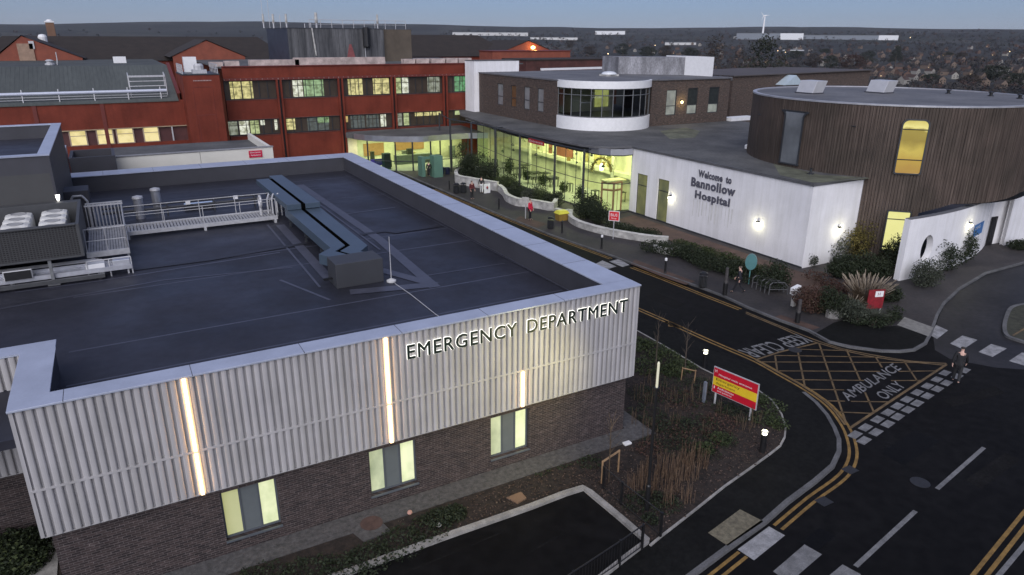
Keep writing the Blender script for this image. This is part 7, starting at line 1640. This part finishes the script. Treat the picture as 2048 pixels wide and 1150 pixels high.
def person(px, py, heading, label, coat, trou, hair, pose='stand', long_coat=False, cap=None, h=1.74, skin=(.45, .27, .19), bag=None):
    k = h/1.75; x, y, z = gp(px, py); t = thing('person', label, 'person', (0, 0, 0))
    st = {'stand': (.0, .0, .03, -.03, 0, 0), 'walk': (.17, .30, -.05, -.36, 0, .12), 'stroll': (.10, .17, -.04, -.2, 0, .06)}[pose]
    kfy, afy, kby, aby, lf, lb_ = st
    J = {}
    J['pel'] = (0, 0, .95); J['spi'] = (0, .01, 1.13); J['che'] = (0, .0, 1.33); J['nec'] = (0, .01, 1.50); J['chin'] = (0, .035, 1.57); J['hed'] = (0, .025, 1.66); J['top'] = (0, .015, 1.715)
    J['nose'] = (0, .125, 1.635)
    for s, sg_ in (('l', -1), ('r', 1)):
        f = s == 'l'
        J['hip'+s] = (sg_*.095, 0, .90); J['kne'+s] = (sg_*.10, kfy if f else kby, .50 if f else .47); J['ank'+s] = (sg_*.105, afy if f else aby, .09+(lf if f else lb_)); J['toe'+s] = (sg_*.115, (afy if f else aby)+.15, .035+(lf if f else lb_*.35))
        J['sho'+s] = (sg_*.185, -.0, 1.42); sw = (-.16 if f else .16) if pose != 'stand' else .02
        J['elb'+s] = (sg_*.245, sw*.5, 1.14); J['wri'+s] = (sg_*.25, sw*1.2+.10, .92); J['pal'+s] = (sg_*.245, sw*1.3+.15, .85)
        for q in range(4): J['f%d%s' % (q, s)] = (sg_*.24, sw*1.3+.115+.022*q, .79-.008*(1.5-abs(q-1.5))); J['g%d%s' % (q, s)] = (sg_*.222, sw*1.3+.125+.022*q, .752-.01*(1.5-abs(q-1.5)))
        J['thu'+s] = (sg_*.215, sw*1.3+.19, .82)
    names = list(J); ix = {n: i for i, n in enumerate(names)}; B = [('pel', 'spi'), ('spi', 'che'), ('che', 'nec'), ('nec', 'chin'), ('chin', 'hed'), ('hed', 'top'), ('hed', 'nose')]
    for s in 'lr':
        B += [('pel', 'hip'+s), ('hip'+s, 'kne'+s), ('kne'+s, 'ank'+s), ('ank'+s, 'toe'+s), ('che', 'sho'+s), ('sho'+s, 'elb'+s), ('elb'+s, 'wri'+s), ('wri'+s, 'pal'+s), ('pal'+s, 'thu'+s)]
        for q in range(4): B += [('pal'+s, 'f%d%s' % (q, s)), ('f%d%s' % (q, s), 'g%d%s' % (q, s))]
    RAD = dict(pel=.12, spi=.115, che=.135, nec=.052, chin=.07, hed=.093, top=.07, nose=.014)
    for s in 'lr': RAD.update({'hip'+s: .085, 'kne'+s: .056, 'ank'+s: .04, 'toe'+s: .036, 'sho'+s: .062, 'elb'+s: .043, 'wri'+s: .029, 'pal'+s: .034, 'thu'+s: .010}); RAD.update({'%s%d%s' % (g, q, s): .0095 for q in range(4) for g in 'fg'})
    ch, sh = cos(heading), sin(heading)
    def T(p): X, Y, Z = p; return (x+k*(Y*ch+X*sh), y+k*(Y*sh-X*ch), z+k*Z)
    def sub(nm, grow, extra=None, m=None, part='', lv=1):
        js = [n for n in nm]; V = [T(J[n]) for n in js]; E = [(js.index(a), js.index(b)) for a, b in B if a in js and b in js]; R = [(RAD[n]+grow.get(n, grow['*']))*k for n in js]
        if extra:
            for (par, pos, r) in extra: V.append(T(pos)); E.append((js.index(par), len(V)-1)); R.append(r*k)
        return skin_mesh(V, E, R, lv).build(part, m, t)
    sub(names, {'*': 0}, None, mat('skin_tone', skin, .6, .05), 'body')
    arms = [a+s for s in 'lr' for a in ('sho', 'elb', 'wri')]
    coatm = mat('coat_%s' % '_'.join('%.2f' % c for c in coat), coat, .8, .15, 6); troum = mat('cloth_%s' % '_'.join('%.2f' % c for c in trou), trou, .85, .15, 6)
    if long_coat: sub(['pel', 'spi', 'che', 'hipl', 'hipr']+arms, {'*': .022, 'pel': .075, 'hipl': .07, 'hipr': .07}, [('pel', (0, .0, .62), .235), ('pel', (0, 0, .78), .22)], coatm, 'coat')
    else: sub(['pel', 'spi', 'che', 'hipl', 'hipr']+arms, {'*': .022, 'pel': .04, 'hipl': .035, 'hipr': .035}, None, coatm, 'coat')
    sub(['pel', 'hipl', 'hipr', 'knel', 'kner', 'ankl', 'ankr'], {'*': .016, 'ankl': .022, 'ankr': .022}, None, troum, 'trousers')
    for s in 'lr':
        a, b = Vector(T(J['ank'+s])), Vector(T(J['toe'+s])); skin_mesh([a+Vector((0, 0, .01)), a.lerp(b, .5)+Vector((0, 0, -.02)), b], [(0, 1), (1, 2)], [.05*k, .05*k, .045*k]).build('shoe', C_BLACK, t)
    hv = [T((0, -.02, 1.62)), T((0, -.01, 1.68)), T((0, .01, 1.73))]; skin_mesh(hv, [(0, 1), (1, 2)], [.094*k, .103*k, .08*k]).build('cap' if cap else 'hair', mat('hair_%.2f' % hair[0], cap or hair, .7, .2), t)
    for sx in (-1, 1): MB().lathe([(.004, -.012), (.012, 0), (.004, .012)], T((sx*.035, .112, 1.665)), 6).build('eye', C_BLACK, t)
    MB().tube(T((-.025, .108, 1.595)), T((.025, .108, 1.595)), .006, n=5).build('mouth', mat('lip', (.3, .12, .1), .6), t)
    if bag: c_ = Vector(T((.28, .1, .62))); MB().box(c_.x-.14, c_.x+.14, c_.y-.07, c_.y+.07, c_.z-.16, c_.z+.16).build('bag', bag, t, bevel=.03)
    return t
person(1476, 586, radians(115), 'man in dark jacket and trousers striding left along the footway past the hedge', (.012, .012, .018), (.01, .01, .014), (.12, .09, .07), 'walk', h=1.76, skin=(.6, .38, .3))
person(1060, 440, radians(-60), 'person in a long bright red coat and black trousers standing on the footway', (.60, .012, .05), (.01, .01, .012), (.04, .012, .012), 'stand', True, h=1.85)
person(944, 398, radians(-80), 'person in a dark maroon jacket standing before the left planter wall', (.12, .02, .025), (.02, .02, .022), (.03, .025, .02), 'stand', h=1.8)
person(963, 387, radians(60), 'person in a dark top and white trousers walking by the left planter wall', (.02, .02, .02), (.6, .6, .58), (.03, .03, .03), 'stroll', h=1.75)
person(1910, 766, radians(26), 'person in a dark coat and flat cap stepping across the give way dashes', (.010, .010, .012), (.018, .019, .018), (.03, .03, .03), 'stroll', True, cap=(.05, .05, .055), h=1.85, skin=(.12, .08, .06))
person(858, 354, radians(60), 'silhouetted person in black walking through the green gateway', (.012, .012, .012), (.012, .012, .014), (.02, .02, .02), 'walk', h=1.75)
# ================================================================== TOWN, TREES AND HILLS BEYOND
rnd = random.Random(21)
def ground_at(px, py):
    """first point of the terrain along the view ray through a pixel"""
    d = ray(px, py); hd = hypot(d.x, d.y); s = 120.0
    while s < 9000:
        p = CAM+d*(s/hd)
        if p.z <= terr(p.x, p.y): return Vector((p.x, p.y, terr(p.x, p.y))), s
        s *= 1.012
    return None, None
def blob(mb, c, r, h, rnd, n=26, f=.3):
    """ragged little crown: leaf clumps scattered through an uneven volume"""
    for _ in range(n):
        while True:
            p = Vector((rnd.uniform(-1, 1), rnd.uniform(-1, 1), rnd.uniform(-.9, 1)))
            if p.length < 1: break
        q = Vector((c.x+p.x*r, c.y+p.y*r, c.z+h*.58+p.z*h*.42)); a = Vector((rnd.uniform(-1, 1), rnd.uniform(-1, 1), rnd.uniform(-1, 1))).normalized(); b = a.orthogonal().normalized(); s = r*f*rnd.uniform(.7, 1.5)
        mb.add([q-a*s, q+b*s*.7, q+a*s, q-b*s*.7], [(0, 1, 2, 3)])
F_FAR = foliage_mat('far_bare_woodland', (.012, .012, .012), (.024, .022, .020), (.042, .037, .034), .02)
F_FAR2 = foliage_mat('far_rusty_trees', (.028, .016, .012), (.045, .024, .018), (.055, .038, .03), .05)
wood = MB(); wood2 = MB()
hs = [(1745, 152), (1762, 155), (1780, 150), (1797, 152), (1812, 156), (1830, 150), (1760, 143), (1795, 142), (1822, 164), (1840, 162), (1858, 150), (1885, 152), (1905, 158), (1935, 152), (1960, 160), (1985, 158), (2010, 165), (1968, 172), (1930, 143), (1978, 140), (2030, 160), (2045, 172), (1880, 168), (1805, 170), (2000, 178), (1850, 138), (1905, 135), (2025, 142), (1690, 118), (1640, 117), (1660, 104), (1600, 100), (1575, 104), (1560, 98), (1615, 112), (1305, 108), (1320, 106), (1345, 108), (1270, 104), (1355, 100), (1385, 90), (1400, 92), (1325, 88), (1300, 112), (1230, 106), (1215, 98), (1245, 100), (1900, 112), (1955, 108), (2010, 112), (1940, 98), (1840, 112), (1760, 110), (1720, 98)]
for i in range(6800):
    px = rnd.uniform(880, 2070) if rnd.random() < .93 else rnd.uniform(-20, 880); py = 62+rnd.random()**.8*130
    if any(abs(px-a) < 13 and -3 < py-b < 12 for a, b in hs): continue
    p, s = ground_at(px, py)
    if p is None or s < 190: continue
    if noise.noise(Vector((p.x/160, p.y/160, 2))) < -.30: continue
    r = rnd.uniform(2.0, 4.4)*(1+s/3000); h = r*rnd.uniform(1.3, 2.0)
    blob(wood if rnd.random() < .78 else wood2, p, r, h, rnd, 14 if s > 1200 else 24 if s > 600 else 46, .30 if s > 1200 else .22 if s > 600 else .14)
tag(wood.build('far_woodland', F_FAR), kind='stuff'); tag(wood2.build('far_woodland', F_FAR2), kind='stuff')
def far_tree(px, pyb, pyt, w, label, m, seed, name='far_tree', grp=None, shape='round', dist=None):
    rnd = random.Random(seed)
    if dist: p = at_d(px, pyb, dist); s = dist; p = Vector((p.x, p.y, min(p.z, terr(p.x, p.y)+0)))
    else: p, s = ground_at(px, pyb)
    top = at_d(px, pyt, s).z; h = max(top-p.z, 2.0); r = w/2/FPX*s
    t = thing(name, label, 'tree', tuple(p), grp); MB().tube(p, p+Vector((0, 0, h*.6)), r*.10, r*.04, n=6).build('trunk', C_TRUNK, t); mb = MB()
    for k in range(130):
        a = rnd.uniform(0, 6.28); zz = rnd.uniform(.14, 1); rr = (max(0, sin(min(1, (zz-.10)*1.1)*pi))**.5 if shape == 'round' else (1-zz)**.7+.08)*r*rnd.uniform(.05, 1)**.5; leaves(mb, (p.x+rr*cos(a), p.y+rr*sin(a), p.z+h*zz), (r*.28, r*.28, h*.09), 16, r*.12, rnd)
    mb.build('crown', m, t); return t
F_FT = foliage_mat('far_evergreen', (.010, .014, .009), (.018, .023, .014), (.034, .036, .024), .3)
F_FB = foliage_mat('far_bare_twigs', (.022, .017, .014), (.036, .028, .022), (.055, .042, .034), .3)
far_tree(1425, 150, 76, 60, 'large bare rounded tree behind the grey plant enclosure', F_FB, 1, dist=140)
far_tree(1520, 152, 80, 84, 'large dark spreading tree right of the white end panel', F_FT, 2, dist=135)
far_tree(1478, 150, 100, 40, 'bare tree between the two big trees behind the brick block', F_FB, 3, dist=150)
far_tree(1562, 150, 105, 46, 'dark rounded tree behind the small glazed gable', F_FT, 4, dist=150)
far_tree(1790, 128, 93, 26, 'dark conical cypress tree standing above the distant town', F_FT, 5, 'far_cypress', shape='cone')
far_tree(1733, 134, 102, 26, 'dark bushy tree left of the distant cypress', F_FT, 6)
far_tree(1702, 142, 110, 46, 'rust brown tree behind the long brown building', F_FAR2, 7)
for k, (px, pb, pt, w) in enumerate(((1625, 135, 108, 34), (1660, 138, 112, 30), (1895, 118, 104, 18), (1920, 117, 105, 18), (1985, 160, 132, 50), (2030, 175, 148, 44), (1940, 172, 150, 36), (1860, 168, 148, 30), (1245, 112, 88, 30), (1330, 116, 92, 30), (1295, 114, 94, 34), (1380, 118, 96, 34), (1140, 96, 80, 18), (1590, 118, 102, 28), (1650, 108, 98, 20), (1180, 112, 92, 24))):
    far_tree(px, pb, pt, w, 'dark leafless tree among the distant houses', F_FT if k % 3 else F_FB, 30+k, grp='trees among the distant houses')
# houses
C_HW = [mat('far_brick', (.10, .06, .046), .85, .1), mat('far_render', (.26, .245, .22), .85, .1), mat('far_buff', (.15, .11, .085), .85, .1)]; C_HR = [mat('far_roof_dark', (.035, .028, .026), .85), mat('far_roof_red', (.05, .03, .025), .85)]
E_HW = emis('far_lit_window', (1, .76, .42), 1.1)
def house(p, rz, w, l, h, k, label, grp, lit=0):
    t = thing('far_house', label, 'house', tuple(p), grp, rz); t.rotation_euler = (0, 0, 0); ca, sa = cos(rz), sin(rz)
    def T(x, y, z): return (p.x+x*ca-y*sa, p.y+x*sa+y*ca, p.z+z)
    m = MB().add([T(-w/2, -l/2, -1.5), T(w/2, -l/2, -1.5), T(w/2, l/2, -1.5), T(-w/2, l/2, -1.5), T(-w/2, -l/2, h), T(w/2, -l/2, h), T(w/2, l/2, h), T(-w/2, l/2, h), T(0, -l/2, h+w*.42), T(0, l/2, h+w*.42)], [(0, 1, 5, 8, 4), (1, 2, 6, 5), (2, 3, 7, 9, 6), (3, 0, 4, 7)]); m.build('wall', C_HW[k % 3], t)
    m = MB().add([T(-w/2-.3, -l/2-.2, h-.15), T(0, -l/2-.2, h+w*.42+.12), T(0, l/2+.2, h+w*.42+.12), T(-w/2-.3, l/2+.2, h-.15), T(w/2+.3, -l/2-.2, h-.15), T(w/2+.3, l/2+.2, h-.15)], [(0, 1, 2, 3), (1, 4, 5, 2)]); rf = m.build('roof', C_HR[k % 2], t)
    c = Vector(T(w*.12, l*.3, h+w*.3)); MB().box(c.x-.35, c.x+.35, c.y-.35, c.y+.35, c.z, c.z+1.4).build('chimney', C_HW[0], rf)
    for q in range(2):
        for zz in (.25, .65): 
            o = Vector(T(-w*.22+w*.44*q, -l/2-.05, h*zz)); e_ = Vector(T(-w*.22+w*.44*q+1.1, -l/2-.05, h*zz)); MB().add([o, e_, e_+Vector((0, 0, 1.1)), o+Vector((0, 0, 1.1))], [(0, 1, 2, 3)]).build('window', E_HW if (lit and q == 0 and zz < .5) else mat('dark_glass', (.03, .035, .035)), t)
camaz = atan2(FG.y, FG.x)

for i, (px, py) in enumerate(hs):
    p, s = ground_at(px, py)
    if p is None: continue
    house(p, camaz-pi/2+rnd.uniform(-.5, .5)+(pi/2 if i % 4 == 3 else 0), rnd.uniform(6.5, 8.5), rnd.uniform(7, 13), rnd.uniform(4.8, 5.6), rnd.randrange(3), 'small gabled house among dark trees in the distant town', 'distant gabled houses', 1 if i % 6 == 1 else 0)
# more of the town: copies of the nearer houses further up the valley side
protos_h = [o for o in COL.objects if o.name.startswith('far_house') and o.parent is None][:6]
hs2 = []
for i in range(110):
    px = rnd.uniform(1240, 2055); py = 90+rnd.random()*62
    if any(abs(px-a) < 9 and abs(py-b) < 4 for a, b in hs+hs2): continue
    p, s_ = ground_at(px, py)
    if p is None: continue
    hs2.append((px, py)); o = protos_h[i % 6]; c = copy_tree(o, tuple(p), rnd.uniform(-.4, .4), scale=rnd.uniform(.9, 1.15))
# distant sheds and warehouses
def shed(pl, pr, pyt, label, m, name='warehouse', frac=None):
    (xl, yl), (xr, yr) = pl, pr; p, s = ground_at((xl+xr)/2, max(yl, yr)); a, b = at_d(xl, yl, s), at_d(xr, yr, s); zt = at_d((xl+xr)/2, pyt, s).z; z0 = min(a.z, b.z)
    t = thing(name, label, 'warehouse', (a.x, a.y, z0)); n = Vector((b.y-a.y, a.x-b.x, 0)).normalized(); n = n if n.dot(FG) > 0 else -n; D = n*(b-a).length*.35
    c = a.lerp(b, frac) if frac else b
    MB().prism([a.xy, c.xy, (c+D).xy, (a+D).xy], z0-8, zt).build('wall', m[0], t); MB().prism([(a-n*.5).xy, (c-n*.5).xy, (c+D).xy, (a+D).xy], zt, zt+1.2).build('roof', mat('pale_shed_roof', (.16, .17, .18), .6), t)
    if frac: MB().prism([c.xy, b.xy, (b+D).xy, (c+D).xy], z0-8, zt+1.0).build('end_wall', m[1], t)
C_SHW, C_SHB = mat('white_shed', (.66, .67, .68), .6, .03), mat('blue_grey_shed', (.17, .19, .22), .6, .05)
shed((1472, 79), (1607, 72), 67, 'long blue grey warehouse with white right end beside the distant turbine', (C_SHB, C_SHW), frac=.66); shed((1607, 76), (1796, 80), 71, 'long low grey warehouse with a bright white end on the far hillside', (C_SHB, C_SHW), frac=.80)
shed((1190, 69), (1250, 68), 62, 'white flat warehouse high on the far hill above the town', (C_SHW, C_SHW)); shed((905, 70), (1056, 71), 65, 'very long pale warehouse on the far hill left of the town', (mat('pale_shed', (.5, .5, .49), .6), C_SHW)); shed((1060, 78), (1155, 80), 75, 'low white industrial sheds below the hill at centre', (mat('pale_shed2', (.55, .55, .54), .6), C_SHW)); shed((1467, 78), (1497, 77), 73, 'small pale shed left of the turbine on the slope', (mat('pale_shed', (.5, .5, .49)), C_SHW)); shed((1565, 103), (1608, 103), 100, 'thin white shed roof among the distant trees', (C_SHW, C_SHW)); shed((1330, 87), (1392, 90), 85, 'small white buildings in the middle distance at centre', (mat('pale_shed', (.5, .5, .49)), C_SHW))
# wind turbine
p, s = ground_at(1524, 78); top = at_d(1530, 32, s); t = thing('wind_turbine', 'white wind turbine on the distant hillside against the sky', 'wind turbine', tuple(p)); MB().tube((p.x, p.y, p.z-5), tuple(top), s*.0013, s*.0009, n=10).build('tower', C_WHITE2, t); k = s/FPX
MB().tube(top-RT*k*2.5, top+RT*k*2.5+Vector((0, 0, k)), k*1.1, n=8).build('nacelle', C_WHITE2, t)
hub = top-RT*k*2.8+Vector((0, 0, 0))
for a in (8, 128, 248):
    dv = RT*cos(radians(a))+Vector((0, 0, sin(radians(a)))); bl = k*(11 if a == 8 else 8); base = hub-FG*k*1.5; MB().tube(base, base+dv*bl, k*.75, k*.2, n=5).build('blade', C_WHITE2, t)
# street lights in the valley
for k, (px, py, e) in enumerate(((1216, 113, 60), (1300, 108, 25), (1373, 117, 20), (1368, 119, 16), (1555, 107, 18), (1660, 77, 25), (1620, 76, 20), (1640, 77, 20), (1893, 90, 14), (1820, 79, 14), (1600, 98, 14), (2018, 109, 14), (1310, 96, 14), (1570, 110, 10))):
    p, s = ground_at(px, py)
    if p is None: continue
    r = s/FPX*(1.1 if k == 0 else .7); t = thing('valley_street_lamp', 'bright street lamp glowing beyond the maroon block roof' if k == 0 else 'tiny warm street lamp glowing in the distant valley', 'street lamp', tuple(p), None if k == 0 else 'street lamps in the distant valley'); MB().tube(p, p+Vector((0, 0, 6)), .12, .08, n=5).build('column', C_GALV, t); MB().lathe([(r*.3, -r*.8), (r, 0), (r*.3, r*.6)], (p.x, p.y, p.z+6), 8).build('lens', emis('valley_lens', (1, .72, .38), 5), t)

# haze over the valley: one closed box of thin even air round everything
mh = bpy.data.materials.new('valley_haze'); mh.use_nodes = True; nt = mh.node_tree; nt.nodes.clear()
o_ = N(nt, 'ShaderNodeOutputMaterial'); pv_ = N(nt, 'ShaderNodeVolumePrincipled'); pv_.inputs['Color'].default_value = (.80, .86, .95, 1); pv_.inputs['Density'].default_value = 2.3e-5; pv_.inputs['Anisotropy'].default_value = 0.0
nt.links.new(pv_.outputs[0], o_.inputs['Volume'])
tag(MB().box(CAM.x-15500, CAM.x+15500, CAM.y-15500, CAM.y+15500, -60, 320).build('haze', mh), kind='stuff')
# ================================================================== tell look-alikes apart by where they stand
def screen_x(o): q = Vector(o.location)-CAM; return CX+FPX*q.dot(RX)/max(.1, q.dot(FW))
ORDW = ['leftmost', 'second from left', 'third from left', 'fourth from left', 'fifth from left', 'sixth from left', 'seventh from left', 'eighth from left', 'ninth from left']
for lab, txt in (('small dark vent by the far rim of the round roof', '{} of three small dark vents by the far rim of the round roof'), ('pale round column standing inside the glazed atrium', '{} of the pale round columns inside the glazed atrium'), ('low weathered pale box on the red building roof edge', '{} of the low weathered boxes on the red roof edge'),
                 ('thin dark whip aerial on the slate plant room roof', '{} of the thin aerials on the slate plant room'), ('pale rounded aerial on the slate plant room roof', '{} of the pale rounded aerials on the slate plant room'), ('leafy green pot plant behind the atrium glazing', '{} of the leafy pot plants behind the atrium glazing'), ('grey tubular hoop cycle stand in the row at the hedge end', '{} in the row of cycle stands at the hedge end')):
    row = sorted([o for o in COL.objects if o.parent is None and o.get('label') == lab], key=screen_x)
    for w_, o in zip(ORDW, row): o['label'] = txt.format(w_)
# ================================================================== LIGHT AND SKY
w = bpy.data.worlds.new('World'); sc.world = w; w.use_nodes = True; nt = w.node_tree
bg = nt.nodes['Background']; sky = nt.nodes.new('ShaderNodeTexSky'); sky.sky_type = 'NISHITA'; sky.sun_disc = False
SUN_AZ = atan2(-0.8, -0.6)          # direction towards the glow, behind the camera
SUN_EL = radians(8.0)
sky.sun_elevation = SUN_EL; sky.sun_rotation = pi/2 - SUN_AZ
sky.air_density = 1.0; sky.dust_density = 0.0; sky.ozone_density = 5.0; sky.altitude = 50
tint = nt.nodes.new('ShaderNodeMix'); tint.data_type = 'RGBA'; tint.blend_type = 'MULTIPLY'; tint.inputs[0].default_value = 1.0; tint.inputs[7].default_value = (0.45, 0.485, 0.72, 1)
nt.links.new(sky.outputs[0], tint.inputs[6]); veil = nt.nodes.new('ShaderNodeMix'); veil.data_type = 'RGBA'; veil.blend_type = 'ADD'; veil.inputs[0].default_value = 1.0; veil.inputs[7].default_value = (1.6, 1.72, 2.3, 1)
nt.links.new(tint.outputs[2], veil.inputs[6]); nt.links.new(veil.outputs[2], bg.inputs[0]); bg.inputs[1].default_value = 0.10
sl = bpy.data.lights.new('sun', 'SUN'); so = bpy.data.objects.new('sun', sl); COL.objects.link(so)
sl.energy = 3.2; sl.angle = radians(70); sl.color = (1.0, 0.97, 0.985)
so.rotation_euler = Vector((-cos(SUN_AZ), -sin(SUN_AZ), -math.tan(radians(34)))).to_track_quat('-Z', 'Y').to_euler()
vs_ = sc.view_settings; vs_.view_transform = 'Standard'; vs_.look = 'None'; vs_.exposure = 0; vs_.gamma = 1
sc.cycles.use_denoising = True
sc.cycles.max_bounces = 6; sc.cycles.transparent_max_bounces = 12; sc.cycles.caustics_reflective = False; sc.cycles.caustics_refractive = False
sc.cycles.sample_clamp_indirect = 4
